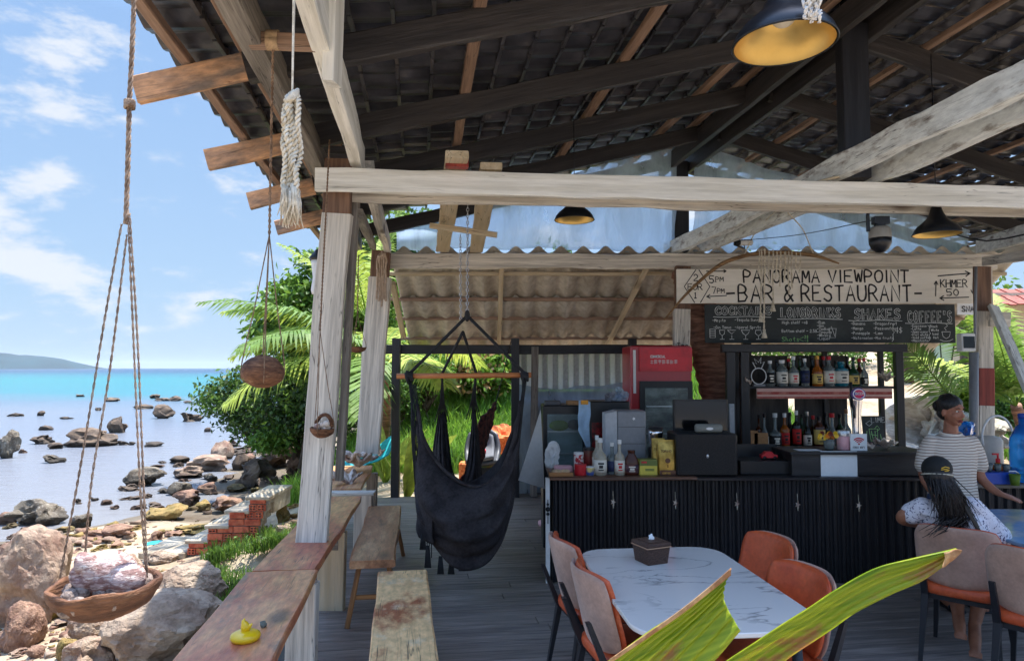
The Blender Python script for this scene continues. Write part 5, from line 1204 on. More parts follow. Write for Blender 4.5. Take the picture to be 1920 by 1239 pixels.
LGRN = mat('green_label', C(60,96,60), .6, var=.05, bump=0); LYEL = mat('yellow_label', C(222,190,110), .6, var=.05, bump=0); LNAVY = mat('navy_label', C(40,50,84), .6, var=.05, bump=0)
bottle('tall clear syrup bottle with cream label, leftmost in front on the bar', 1124, 890, 820, 24, FY, TOPZ, SYRUP, WHITE, LWHT, liquid=(.34, AMBER), mark=LBLK)
bottle('clear syrup bottle half hidden behind the tall one, dark print', 1146, 890, 828, 20, FY+.05, TOPZ, GLC, WHITE, LNAVY)
bottle('clear syrup bottle with white cap, just left of the brown sauce bottle', 1160, 890, 823, 19, FY, TOPZ, SYRUP, WHITE, LWHT, liquid=(.50, mat('pale_liquid', C(204,176,130), .15, var=.1, bump=0, trans=.4)), mark=LRED)
bottle('clear syrup bottle at the back of the syrup group, only its neck showing', 1118, 886, 815, 18, FY+.12, TOPZ, SYRUP, WHITE, LWHT)
bottle('brown squeeze bottle of chocolate sauce standing on the bar', 1182, 890, 842, 27, FY, TOPZ, BROWNG, BROWNG, mat('brown_sauce_label', C(110,70,62), .5, C(60,40,60), 20, var=.1, bump=0), neck=.15, shoulder=.35, sq=.6, mark=LWHT, nk=.42)
def tub(name, label, px, y0, y1, wpx, m, m2, Y=FY, cat='tin'):
    r = wpx/F*Y/2; h = Z_(y0,Y)-TOPZ; t = thing(name, label, cat, (X_(px,Y), Y, TOPZ)); b = MB(); b.lathe([(r*.95,0),(r,.006),(r,h*.9)], 20); b.build('body', m, t, True, local=True, angle=50)
    b = MB(); b.lathe([(r*1.04,h*.9),(r*1.04,h),(r*.9,h*1.01)], 20); b.build('lid', m2, t, True, local=True, angle=50); return t
tub('mug', 'bright red mug at the left end of the row on the bar', 1087, 868, 892, 22, REDM, REDM, cat='mug')
tub('tin', 'small yellow and blue tin beside the red mug', 1105, 872, 892, 18, mat('yellow_blue_tin', C(210,190,120), .5, C(60,80,140), 14, var=.1, bump=0), WHITE)
tub('cup', 'white paper cup with red band behind the red mug', 1084, 846, 892, 18, mat('white_red_cup', C(224,214,210), .6, C(180,40,50), 16, thr=(.52,.54), var=.05, bump=0), WHITE, FY+.14, 'cup')
tub('jar', 'reddish brown sauce jar behind the syrup bottles', 1103, 838, 892, 20, mat('red_brown_jar', C(120,40,38), .3, C(80,50,40), 9, var=.1, bump=0), BLACK, FY+.16, 'jar')
t = thing('tray', 'wooden tray with bread rolls at the left end of the bar top', 'tray', (X_(1050,FY), FY, TOPZ)); b = MB(); b.box((0,0,.008), (.20,.20,.014)); b.box((0,-.10,.02), (.20,.012,.03)); b.box((-.10,0,.02), (.012,.20,.03)); b.build('tray_board', W_LEG, t, local=True)
b = MB(); b.ball((-.03,-.02,.03), (.05,.035,.02), 12, 7); b.ball((.04,.0,.03), (.045,.035,.018), 12, 7); b.build('bread_roll', mat('bread_crust', C(214,180,140), .8, var=.2, bump=.3), t, True, local=True)
# tea box
t, c, s_ = bx('card_box', 'small yellow and green tea box on the bar beside the gold bags', 'box', 1197, 860, 1230, 892, FY-.01, .10, BOXY, TOPZ, ch=.001)
b = MB(); b.box((c.x, c.y-s_.y/2-.001, c.z+s_.z*.30), (s_.x, .002, s_.z*.38)); b.box((c.x, c.y, c.z+s_.z/2+.001), (s_.x, s_.y, .002)); b.build('green_band', BOXG, t)
b = MB(); b.box((c.x-s_.x*.25, c.y-s_.y/2-.003, c.z+s_.z*.34), (s_.x*.3, .002, s_.z*.12)); b.build('red_badge', REDM, t)
b = MB(); 
for zz in (-.12,-.2): b.box((c.x+.01, c.y-s_.y/2-.003, c.z+s_.z*zz), (s_.x*.5, .001, .006))
b.build('print_line', LGRN, t)
# gold coffee bags
def bag(label, px, y0, wpx, Y):
    h = Z_(y0,Y)-TOPZ; w_ = wpx/F*Y; t = thing('coffee_bag', label, 'bag', (X_(px,Y), Y, TOPZ), 0, 'gold foil coffee bags on the bar'); b = MB(); vs = []; n = 20
    for z, k, d in ((0,.97,.045),(.08,1,.05),(.5,1,.045),(.8,.98,.028),(.93,.96,.006),(1,.97,.004)):
        for i in range(n):
            a = 2*math.pi*i/n; ca, sa = math.cos(a), math.sin(a); vs.append((w_/2*k*math.copysign(abs(ca)**.35, ca), d*math.copysign(abs(sa)**.6, sa), z*h))
    b.add(vs, [tuple(range(n))[::-1], tuple(range(5*n, 6*n))]+[(r*n+i, r*n+(i+1)%n, (r+1)*n+(i+1)%n, (r+1)*n+i) for r in range(5) for i in range(n)]); b.build('foil_bag', GOLDB, t, True, local=True, angle=50)
    b = MB(); b.box((0,-.0535,h*.07), (w_*.92,.004,h*.16)); b.build('dark_band', BROWNG, t, local=True)
    b = MB(); b.prism([(.022*math.cos(a), .022*math.sin(a)) for a in np.linspace(0,6.28,17)[:-1]], 0, .004, M=Matrix.Translation((0,-.052,h*.42))@Matrix.Rotation(math.pi/2,4,'X')); b.tube([(-.0,-.053,h*.30),(0,-.053,h*.22)], .004, 5); b.build('tree_emblem', BROWNG, t, local=True)
    b = MB(); write(b, 'TORINO', -w_*.36, h*.66, .019, .62, .0035, jit=.0); b.build('lettering', BROWNG, t, M=Matrix.Translation((0,-.050,0)), local=True)
    b = MB(); write(b, 'COFFEE', -w_*.30, h*.04, .014, .62, .003, jit=.0); b.build('lettering', GOLDB, t, M=Matrix.Translation((0,-.057,0)), local=True)
bag('gold foil coffee bag in front, with a dark tree emblem', 1247, 823, 33, FY+.02); bag('gold foil coffee bag behind the front one, only its left edge showing', 1232, 820, 26, FY+.12)
# grinder, grey machine
Y = FY+.3; t, c, s_ = bx('coffee_machine', 'silver-grey boxy machine with a slanted white side on the bar', 'coffee machine', 1156, 770, 1210, 890, Y, .30, LGREY, TOPZ, ch=.01)
b = MB(); b.box((c.x, c.y-s_.y/2-.003, c.z-.03), (s_.x*.9, .006, .004)); b.box((c.x, c.y-s_.y/2-.003, c.z+.12), (s_.x*.92, .006, .004)); b.build('panel_joint', DGREY, t)
b = MB(); q = 0
pts = [(.016*(1 if k % 2 else .6)*math.cos(k*math.pi/5), .016*(1 if k % 2 else .6)*math.sin(k*math.pi/5)) for k in range(10)]
b.prism(pts, 0, .003, M=Matrix.Translation((c.x+.02, c.y-s_.y/2-.001, c.z+s_.z*.37))@Matrix.Rotation(math.pi/2,4,'X')); b.build('emblem', WHITE, t)
b = MB(); x0_, x1_ = X_(1135,Y), X_(1156,Y); b.add([(x0_,Y+.05,TOPZ),(x1_-.002,Y,TOPZ),(x1_-.002,Y,Z_(770,Y)),(x0_,Y+.05,Z_(775,Y)),(x0_,Y+.25,TOPZ),(x1_-.002,Y+.25,TOPZ),(x1_-.002,Y+.25,Z_(770,Y)),(x0_,Y+.25,Z_(775,Y))], [(0,1,2,3),(5,4,7,6),(4,0,3,7),(3,2,6,7),(1,5,6,2)]); b.build('side_panel', mat('light_grey_panel', C(180,184,188), .5, var=.1, bump=0), t)
Y = FY+.26; c = Vector((X_(1227,Y), Y, TOPZ)); t = thing('coffee_grinder', 'coffee grinder with steel bowl between the grey machine and the loudspeaker', 'grinder', c)
b = MB(); b.box((0,.03,.10), (.10,.12,.20), ch=.01); b.build('body', BLACK, t, local=True)
b = MB(); b.lathe([(.03,.20),(.055,.24),(.068,.33),(.070,.36),(.060,.36),(.04,.25)], 22); b.build('steel_bowl', CHROME, t, True, local=True)
b = MB(); b.lathe([(.069,.362),(.073,.372),(.05,.385),(.01,.39)], 22); b.build('lid', BLACK, t, True, local=True)
# small display fridge at the left behind the bar
Y = 6.9; x0_, x1_, zt = X_(1018,Y), X_(1100,Y), Z_(760,Y)
t = thing('display_fridge', 'black glass-door display fridge with bowls inside at the left end of the bar', 'fridge', ((x0_+x1_)/2, Y+.25, 0))
b = MB(); b.box(((x0_+x1_)/2, Y+.30, zt/2), (x1_-x0_, .5, zt), ch=.008); b.build('cabinet', BLACK, t)
b = MB(); b.box(((x0_+x1_)/2, Y+.045, zt-.40), (x1_-x0_-.09, .012, .62)); b.build('interior_panel', mat('fridge_interior', C(150,166,168), .4, C(110,126,126), 3, (1,1,2), var=.25, vscale=12, bump=.1), t)
b = MB(); b.box(((x0_+x1_)/2, Y+.020, zt-.26), (x1_-x0_-.09,.03,.008)); b.box(((x0_+x1_)/2, Y+.020, zt-.48), (x1_-x0_-.09,.03,.008)); b.build('shelf', STEEL, t)
b = MB(); b.ball(((x0_+x1_)/2-.06, Y+.02, zt-.20), (.10,.018,.055), 14, 8); b.build('lettuce', F_LIGHT, t, True)
b = MB(); b.ball(((x0_+x1_)/2+.10, Y+.02, zt-.19), (.08,.018,.05), 14, 8); b.build('bowl', DGREY, t, True)
b = MB(); b.box(((x0_+x1_)/2, Y-.002, zt-.40), (x1_-x0_-.08,.005,.64)); b.build('glass_door', mat('clear_door_glass', C(220,230,232), .05, var=0, bump=0, trans=.95, ior=1.1), t)
for i, (pxx, ww, m_, lab, nm) in enumerate(((1035,.16,DGREY,'dark box lying on top of the display fridge','flat_box'),(1075,.14,CARD,'brown carton lying on top of the display fridge','carton'))):
    b = MB(); b.box((0,0,.02), (ww,.2,.04), ch=.003); o = b.build(nm, m_, None, M=Matrix.Translation((X_(pxx,7.1), 7.1, zt+.001))); tag(o, lab, 'box')
t = thing('cloth', 'pale blue cloth hanging with an orange clip by the display fridge', 'cloth', (X_(1095,6.7), 6.7, 1.1))
surf('cloth', [[P(1086,752,6.7),P(1096,750,6.68),P(1107,752,6.7)],[P(1084,790,6.66),P(1096,790,6.7),P(1106,792,6.66)],[P(1085,806,6.7),P(1096,830,6.66),P(1106,848,6.7)]], 14, 12, BLUEC, t, thick=.006, wr=.015, wf=9)
b = MB(); b.box(P(1096,754,6.64), (.07,.02,.04)); b.build('clip', mat('orange_clip', C(220,150,40), .5, bump=0), t)
# shelf rack with red things between
Y = 6.6; t, c, s_ = bx('oven', 'black oven with dark window behind the syrup bottles', 'oven', 1098, 752, 1180, 850, 6.75, .4, BLACK, .85, ch=.01)
b = MB(); b.box((c.x-.03, c.y-s_.y/2-.004, c.z-.05), (s_.x*.6,.008,s_.z*.5)); b.build('window', mat('dark_red_window', C(70,26,28), .2, C(150,30,36), 14, var=.3, bump=0), t)
t = thing('plastic_bag', 'crumpled clear plastic bag on top of the black oven', 'bag', P(1160, 742, 6.85)); o = part('bag_film', rock_mesh('bag_film', 44, PLASTIC, 3, 12, .3, 1.0), t, Matrix.Diagonal((.12,.09,.09,1)), local=True)
o = part('foil_ball', rock_mesh('foil_ball', 45, mat('crumpled_foil', C(170,172,180), .35, C(90,96,120), 12, metal=.5, var=.4, bump=.6, bscale=20), 3, 14, .25), None, Matrix.Translation(P(1143,745,6.8))@Matrix.Diagonal((.08,.08,.06,1))); tag(o, 'crumpled silver foil bundle on the black oven beside the clear bag', 'foil')
# white a-board leaning
b = MB(); A_ = [P(1015,762,6.6), P(1022,915,6.6), P(975,905,6.6)]; 
A_ = [P(1014,768,6.62), P(1021,916,6.50), P(972,900,6.50)]
b.add([a for a in A_]+[a+Vector((0,.03,0)) for a in A_], [(0,2,1),(3,4,5),(0,1,4,3),(1,2,5,4),(2,0,3,5)]); o = b.build('leaning_board', mat('white_grey_panel', C(192,190,186), .6, var=.08, bump=.05), None); tag(o, 'white triangular board leaning beside the display fridge', 'board')
o = part('white_bag', rock_mesh('white_bag', 66, WHITE, 3, 10, .35, 1.2), None, Matrix.Translation(P(1038,858,6.35))@Matrix.Diagonal((.09,.08,.12,1))); tag(o, 'bulging white plastic bag hanging behind the left end of the bar', 'bag')
b = MB(); b.box((0,0,0), (.16,.1,.05), ch=.008); o = b.build('napkin_pack', PINK, None, M=Matrix.Translation((X_(1055,6.1), 6.1, TOPZ+.026))); tag(o, 'pink napkin pack on the left end of the bar', 'napkins')
b = MB(); b.lathe([(.001,0),(.09,.0),(.10,.02),(.10,.05),(.08,.055)], 20); o = b.build('pink_bowl', PINK, None, True, M=Matrix.Translation(PZ(1022,985,0)+Vector((.02,0,.0)))); tag(o, 'pink plastic bowl on the deck behind the left end of the bar', 'bowl')
# red upright fridge
Y = 7.9; x0_, x1_ = X_(1183,Y), X_(1298,Y); zt = Z_(648,Y)
t = thing('display_fridge', 'tall red upright drinks fridge with glass door behind the bar', 'fridge', ((x0_+x1_)/2, Y+.3, 0))
b = MB(); b.box(((x0_+x1_)/2, Y+.34, zt/2), (x1_-x0_, .6, zt), ch=.012); b.build('cabinet', REDP, t)
xm = (x0_+.10+x1_)/2; wd_ = x1_-x0_-.10
b = MB(); b.box((xm, Y+.03, .90), (wd_, .04, 1.50)); b.build('door_frame', BLACK, t)
b = MB(); b.box((xm, Y+.004, .95), (wd_-.12, .012, 1.24)); b.build('lit_interior', mat('fridge_back_wall', C(176,172,160), .5, C(120,112,104), 4, (1,1,2), thr=(.42,.6), var=.3, vscale=9, bump=.1), t)
b = MB(); b.box((xm, Y-.008, .95), (wd_-.11, .004, 1.26)); b.build('glass_door', MATS['clear_door_glass'], t)
b = MB(); b.box((xm, Y+.02, zt-.16), (wd_, .035, .27), ch=.004); b.build('sign_panel', mat('bright_red_sign', C(214,24,40), .3, C(190,20,34), 5, var=.05, bump=0), t)
b = MB(); write(b, 'COMMERCIAL', 0, 0, .028, .5, .006, gap=.2, jit=.01); b.build('lettering', WHITE, t, M=Matrix.Translation((xm-.18, Y-.001, zt-.14)))
b = MB()
for k in range(7):
    x = k*.046
    for q in range(4): 
        if rnd.random() < .8: stroke(b, [(x, .01+q*.011), (x+.032, .01+q*.011)], .004)
    stroke(b, [(x+.016, 0), (x+.016, .045)], .004)
    if k % 2: stroke(b, [(x, 0), (x, .045)], .004)
b.build('lettering', WHITE, t, M=Matrix.Translation((xm-.18, Y-.001, zt-.21)))
b = MB(); b.box((x0_+.045, Y+.034, zt-.30), (.03,.014,.5)); b.build('white_strip', WHITE, t)
for zz in (.66, 1.05, 1.36):
    b = MB(); b.box((xm, Y-.002, zz), (wd_-.14,.010,.012)); b.build('wire_shelf', STEEL, t)
# shelf unit -----------------------------------------------------------
SY = 7.8
sh = thing('bottle_shelf', 'black open back-bar shelf unit with a red striped board, full of bottles', 'shelf', (X_(1530,SY), SY+.15, 0))
zT = Z_(648,SY); xl, xr = X_(1395,SY), X_(1688,SY)
for x, w_ in ((xl, .10), (xr-.03, .09), (X_(1368,SY), .10)):
    beam('upright', (x, SY+.0, .75), (x, SY+.0, zT), w_, .07, W_BLACKP, sh, up=(0,-1,0))
for x in (xl+.02, xr-.06, X_(1570,SY)): beam('upright', (x, SY+.32, .3), (x, SY+.32, zT), .06, .05, W_BLACKP, sh, up=(0,-1,0))
beam('top_rail', (X_(1352,SY), SY-.01, zT-.03), (xr+.05, SY-.01, zT-.03), .09, .09, W_BLACKP, sh)
b = MB(); b.box(((xl+xr)/2, SY+.16, zT-.0), (xr-xl, .34, .02)); b.build('top_board', W_BLACKP, sh)
ZU = Z_(724, SY); ZL = Z_(838, SY)
b = MB(); b.box(((xl+xr)/2, SY+.17, ZU-.014), (xr-xl-.08, .30, .026)); b.build('shelf_board', W_BLACKP, sh)
b = MB(); b.box(((xl+xr)/2, SY+.10, ZL-.014), (xr-xl+.1, .45, .026)); b.build('shelf_board', W_BLACKP, sh)
b = MB(); b.box((X_(1440,SY)+.05, SY+.36, 1.0), (.62,.02,1.9)); b.box((X_(1440,SY)+.75, SY+.36, 1.0), (.62,.02,1.9)); b.build('back_board', mat('grey_brown_back_board', C(74,68,64), .7, C(50,46,44), 3, (3,3,.4), var=.25, bump=.3), sh)
STR = mat('pink_painted_board', C(206,164,150), .6, C(188,140,126), 4, (.4,3,3), var=.1, bump=.1)
b = MB(); b.box(((X_(1414,SY)+X_(1665,SY))/2, SY-.05, Z_(737,SY)), (X_(1665,SY)-X_(1414,SY), .022, .115), ch=.003); o = b.build('striped_board', STR, sh)
for dz in (-.045, .005): 
    b = MB(); b.box(((X_(1414,SY)+X_(1665,SY))/2, SY-.063, Z_(737,SY)+dz), (X_(1665,SY)-X_(1414,SY)-.004, .003, .03 if dz > 0 else .018)); b.build('red_stripe', mat('faded_red_stripe', C(160,62,56), .7, C(186,110,96), 10, var=.15, bump=0), o)
LP = [(1443,676,18,GLC,WHITE,LBLK,'small dark-labelled gin'),(1465,675,19,GLC,WHITE,LWHT,'clear gin with a round white label'),(1487,668,19,GLC,WHITE,LWHT,'clear rum with red crest'),(1508,672,18,GLC,WHITE,LNAVY,'clear vodka with navy base'),
      (1531,667,18,AMBER,mat('gold_cap', C(190,150,70), .4, metal=.6, bump=0),LYEL,'spiced rum with golden cap'),(1553,668,19,GLC,REDM,LWHT,'clear rum with red cap'),(1576,678,22,GLB,GLB,LWHT,'square teal-blue gin'),(1599,669,19,GLG,BLACK,LYEL,'dark green whisky'),(1619,671,16,GLC,REDM,LBLK,'slim clear vodka')]
ordn = ['first','second','third','fourth','fifth','sixth','seventh','eighth','ninth','tenth','eleventh','twelfth']
for i, (px, yt, wp, g_, cp, lb, nm) in enumerate(LP):
    bottle('%s bottle, %s on the upper bar shelf' % (nm, ordn[i]), px, 724, yt, wp*(1,1.12,.95,.92,1.08,1.1,1.15,1,.9)[i], SY+.06, ZU, g_, cp, lb, neck=(.30,.22,.36,.28,.34,.30,.24,.38,.42)[i], shoulder=(.1,.16,.14,.08,.2,.12,.06,.2,.22)[i], nk=(.32,.4,.3,.3,.34,.3,.42,.28,.3)[i], group='bottles on the upper bar shelf', mark=(REDM if i in (2,5) else LBLK) if lb is not LBLK else LWHT)
for i, (px, yt) in enumerate(((1456,674),(1478,672),(1499,670),(1522,668),(1543,668),(1566,676),(1588,668),(1610,672))):
    bottle('dark back-row bottle on the upper bar shelf behind the %s front one' % ordn[i], px, 724, yt, 17, SY+.20, ZU, [GLD,GLA,GLG][i%3], [BLACK,REDM,BLACK][i%3], None, group='bottles in the back row of the upper shelf')
LL = [(1430,774,15,GLC,BLACK,LWHT,'tall clear spirit'),(1450,774,17,GLC,WHITE,LBLK,'clear flask-shaped tequila'),(1468,774,17,AMBER,WHITE,LRED,'amber tequila with white cap'),(1490,769,17,GLD,WHITE,LRED,'dark aperitif with red label and white cap'),(1510,771,14,GLD,STEEL,LWHT,'black slim-labelled liqueur'),
      (1532,780,18,GLA,BLACK,LYEL,'brown liqueur with square label'),(1556,774,20,GLC,REDM,LGRN,'clear round bottle with red cap'),(1583,766,17,GLC,mat('copper_cap', C(150,110,80), .4, bump=0),LWHT,'pale bottle with copper stopper'),(1420,776,13,GLA,BLACK,LBLK,'narrow brown bottle')]
for i, (px, yt, wp, g_, cp, lb, nm) in enumerate(LL):
    bottle('%s on the lower bar shelf' % nm, px, 838, yt, wp*(1,1.3,1,.95,1.1,1.15,1.2,1,.9)[i], SY+.04+(.05 if i == 8 else 0), ZL, g_, cp, lb, neck=(.42,.5,.34,.3,.4,.22,.45,.4,.36)[i], shoulder=(.2,.1,.16,.12,.2,.12,.22,.2,.14)[i], group='bottles on the lower bar shelf', mark=LBLK if lb is not LBLK else LWHT)
for i, px in enumerate((1478,1500,1521,1545,1571)):
    bottle('dark bottle, %s from the left in the back row of the lower bar shelf' % ordn[i], px, 838, 772+3*(i%3), 15, SY+.20, ZL, [GLD,GLG,GLA][i%3], [BLACK,BLACK,REDM][i%3], None, group='bottles in the back row of the lower shelf')
for i, (px, w_, y0) in enumerate(((1408,20,806),(1424,26,810))):
    b = MB(); c, s_ = boxpx(px-w_/2, y0, px+w_/2, 838, SY-.02, .12); zt_ = Z_(y0,SY); b.box((c[0], c[1], (ZL+zt_)/2), (s_[0], s_[1], zt_-ZL-.001), ch=.002); o = b.build('carton', CARD, None); tag(o, ['left brown carton at the left end of the lower bar shelf','right and wider brown carton beside the clear spirit bottle'][i], 'box')
# pineapple wire ornament
c = P(1423, 722, SY+.02); t = thing('pineapple_lamp', 'white outlined pineapple ornament at the left of the upper bar shelf', 'ornament', (c.x, c.y, ZU))
b = MB(); K = SY/F
b.tube([(14*K*math.sin(a), 0, 19*K-15*K*math.cos(a)) for a in np.linspace(0, 6.283, 26)], .006, 6)
b.tube([(x*K, 0, z*K) for x, z in ((-5,33),(-11,45),(-4,42),(-8,52),(0,45),(5,54),(4,43),(11,46),(5,33))], .006, 6); b.build('outline', WHITE, t, True, local=True)
b = MB(); b.box((0,0,.012), (22*K,.05,.022), ch=.003); b.build('base', LGREY, t, local=True)
# upper right shells, lower board with lime drawing
clam('clam_shell', 'pale shell at the left end of the red striped shelf board', P(1407, 720, SY-.02), .14, 31, 1.0, .4)
clam('clam_shell', 'grey shell on the right end of the upper bar shelf', P(1662, 714, SY+.06), .18, 33, 2.0, .5)
c0 = P(1637, 808, SY-.06); t = thing('small_chalkboard', 'small leaning chalkboard with a lime drink drawn on it, right of the beer tap', 'chalkboard', (c0.x, c0.y, ZL))
Mb = Matrix.Translation(c0)@Matrix.Rotation(-.14,4,'X')
b = MB(); b.box((0,0,0), (38*K,.015,56*K), ch=.002); b.build('board', CHALKB, t, M=Mb)
b = MB(); write(b, 'LIME', -2*K, 16*K, 9*K, .6, .005); b.tube([(-14*K,-.012,14*K),(-6*K,-.012,19*K),(-2*K,-.012,14*K),(-8*K,-.012,9*K),(-14*K,-.012,14*K)], .003, 4)
b.build('chalk_drawing', CHALK, t, M=Mb@Matrix.Translation((0,-.009,0)))
b = MB(); 
for pts in ([(-8,4),(-6,-18),(6,-18),(8,4),(-8,4)], [(-4,0),(-2,-14)], [(3,0),(2,-14)], [(-5,-6),(6,-8)], [(2,4),(8,10),(12,4),(6,0)], [(-12,0),(-14,-12)], [(12,-6),(14,-18)]): stroke(b, [(x*K, z*K) for x, z in pts], .007)
b.build('chalk_drawing', CHALKG, t, M=Mb@Matrix.Translation((0,-.009,0)))
# on the raised cabinet: beer tap, wifi sign, flowers, jar, shells -----
TY = BY+.22; K = TY/F
c = Vector((X_(1602,TY), TY, RT)); t = thing('beer_tap', 'chrome beer tap column with a round purple and red badge', 'beer tap', c)
hh = Z_(735,TY)-RT
b = MB(); b.lathe([(.062,0),(.062,.012),(.040,.02),(.036,hh*.35),(.040,hh*.6),(.052,hh*.85),(.060,hh*.93),(.04,hh),(.01,hh*1.01)], 28); b.build('column', CHROME, t, True, local=True, angle=50)
Mt = Matrix.Translation((0,-.045,hh*.97))@Matrix.Rotation(math.pi/2-.08,4,'X')
b = MB(); b.prism([(13*K*math.cos(a), 11.5*K*math.sin(a)) for a in np.linspace(0,6.283,33)[:-1]], -.02, .012, M=Mt, ch=.003); b.build('badge', mat('purple_badge', C(92,70,130), .3, bump=0), t, local=True)
b = MB(); b.prism([(11*K*math.cos(a), 9.5*K*math.sin(a)) for a in np.linspace(0,6.283,33)[:-1]], .012, .014, M=Mt); b.build('badge_ring', WHITE, t, local=True)
b = MB(); b.prism([(9.5*K*math.cos(a), 8*K*math.sin(a)) for a in np.linspace(0,6.283,33)[:-1]], .014, .016, M=Mt); b.build('badge_field', mat('crimson_badge', C(196,36,80), .3, C(60,60,150), 18, thr=(.5,.56), var=0, bump=0), t, local=True)
b = MB(); write(b, 'BEER', -7*K, -1*K, 4.2*K, .75, .0035, jit=0); b.build('lettering', WHITE, t, M=Matrix.Translation((0,-.066,hh*.97)), local=True)
b = MB(); b.tube([(-.045,-.02,hh*.80),(-.05,-.06,hh*.70),(-.05,-.065,hh*.55)], .009, 10); b.tube([(-.05,-.03,hh*.74),(-.052,-.02,hh*1.18)], [.010,.014], 10); b.build('spout', BLACK, t, True, local=True)
c = Vector((X_(1605,TY-.12), TY-.12, RT)); t = thing('wifi_sign', 'small white sign with a red wifi symbol standing before the beer tap', 'sign', c)
K = (TY-.12)/F; hs = Z_(812,TY-.12)-RT
b = MB(); b.box((0,0,hs/2), (31*K,.008,hs), ch=.001); b.build('sign_board', PAPER, t, local=True)
b = MB()
for r_ in (4.5, 8, 11.5): stroke(b, [(r_*K*math.sin(a), hs*.42+r_*K*.9*math.cos(a)) for a in np.linspace(-.85,.85,12)], 2.1*K)
stroke(b, [(r_*K*math.cos(a), hs*.40+r_*K*math.sin(a)) for r_, a in [(.8,q) for q in np.linspace(0,6.28,8)]], 2*K)
b.build('wifi_symbol', REDM, t, M=Matrix.Translation((0,-.006,0)), local=True)
b = MB(); write(b, 'FREE WIFI', -11*K, hs*.14, 3.4*K, .62, .003, jit=0); b.build('lettering', INK, t, M=Matrix.Translation((0,-.006,0)), local=True)
c = Vector((X_(1550,TY-.08), TY-.08, RT)); t = thing('flower_vase', 'small glass vase of yellow and dark red flowers on the black cabinet', 'vase', c)
b = MB(); b.lathe([(.030,0),(.042,.02),(.046,.06),(.040,.095),(.037,.095),(.042,.06),(.038,.02),(.02,.01)], 20); b.build('vase', GLC, t, True, local=True)
for k in range(16):
    m_ = [YEL, YEL, mat('dark_red_petals', C(110,30,24), .6, bump=0), mat('orange_petals', C(226,130,30), .6, bump=0)][k % 4]; a = k*2.4; q = Vector((.075*math.cos(a)*(k%5)/4*1.1, .04*math.sin(a)*(k%5)/4, .105+.018*(k%3)))
    b = MB()
    for j in range(9):
        d = 2*math.pi*j/9; e = Vector((math.cos(d), -.35, math.sin(d)))*.024; s_ = Vector((-math.sin(d), 0, math.cos(d)))*.008; b.add([q, q+e*.6+s_, q+e, q+e*.6-s_], [(0,1,2,3)])
    b.ball(q+Vector((0,-.006,0)), .006, 8, 5); b.build('flower', m_, t, local=True)
b = MB(); 
for k in range(7): b.tube([(0,0,.02),(.02*math.cos(k),.02*math.sin(k),.11)], .002, 4)
b.build('stems', F_DARK, t, local=True)
c = Vector((X_(1577,TY-.05), TY-.05, RT)); t = thing('jar', 'pink-filled glass jar with steel lid between the flowers and the wifi sign', 'jar', c)
b = MB(); b.lathe([(.050,0),(.055,.01),(.055,.11),(.05,.12)], 22); b.build('glass', mat('pink_jar_fill', C(226,170,176), .15, C(206,196,198), 5, thr=(.5,.6), var=.1, bump=0), t, True, local=True, angle=50)
b = MB(); b.lathe([(.054,.12),(.056,.14),(.05,.165),(.02,.17)], 22); b.build('lid', STEEL, t, True, local=True, angle=50)
clam('clam_shell', 'pale small shell right of the wifi sign on the black cabinet', Vector((X_(1630,TY-.05), TY-.05, RT+.01)), .10, 41, .5, .3)
clam('clam_shell', 'grey ridged shell behind the pale small shell on the black cabinet', Vector((X_(1655,TY+.05), TY+.05, RT+.01)), .17, 43, 2.5, .3)
b = MB(); b.box((0,0,0), (.20,.12,.002)); o = b.build('paper_slip', PAPER, None, M=Matrix.Translation((X_(1505,TY-.05), TY-.1, RT+.003))); tag(o, 'white paper slip lying flat at the left of the black cabinet top', 'paper')
# palm trunk growing through the bar
t = thing('leaning_palm', 'leaning brown palm trunk standing behind the monitor', 'palm trunk', (X_(1345,8.55), 8.55, 0))
b = MB(); pts = spline([P(1356,950,8.45), P(1346,755,8.45), P(1324,640,8.45), P(1304,560,8.45), P(1290,505,8.5)], 60); b.tube(pts, [(.205+.012*math.sin(i*1.9)+.01*math.sin(i*.35)) for i in range(60)], 20); b.build('trunk', TRUNK, t, True)
# signs ------------------------------------------------------------------
GY = 8.10; K = GY/F
sg = thing('painted_sign', 'long cream hand-painted sign reading PANORAMA VIEWPOINT BAR & RESTAURANT', 'sign', P(1566, 568, GY))
x0_, x1_ = X_(1270,GY), X_(1862,GY); z0_, z1_ = Z_(568.5,GY), Z_(504,GY)
for k in range(1): 
    b = MB(); b.box(((x0_+x1_)/2, GY, (z0_+z1_)/2), (x1_-x0_, .03, z1_-z0_), ch=.004); b.build('sign_board', SIGNW, sg)
Ms = Matrix.Translation((0, GY-.0175, 0))
def fitpx(b, text, x0, x1, yb, hp, w_px, gap=.26, KK=None, YY=None): fitw(b, text, X_(x0,YY or GY), X_(x1,YY or GY), Z_(yb,YY or GY), hp*(KK or K), w_px*(KK or K), gap, .03)
def wpx(b, text, px, ybase, hpx, w_px=1.7, **k): return write(b, text, X_(px,GY), Z_(ybase,GY), hpx*K, w=w_px*K, **k)
b = MB(); fitpx(b, 'PANORAMA', 1396, 1538, 529, 22.5, 3.2); b.build('lettering', INK, sg, M=Ms); b = MB(); fitpx(b, 'VIEWPOINT', 1556, 1706, 529, 22.5, 3.1); b.build('lettering', INK, sg, M=Ms)
b = MB(); fitpx(b, '-BAR &', 1362, 1488, 565, 30, 3.5); b.build('lettering', INK, sg, M=Ms); b = MB(); fitpx(b, 'RESTAURANT-', 1504, 1731, 564, 29, 3.4); b.build('lettering', INK, sg, M=Ms)
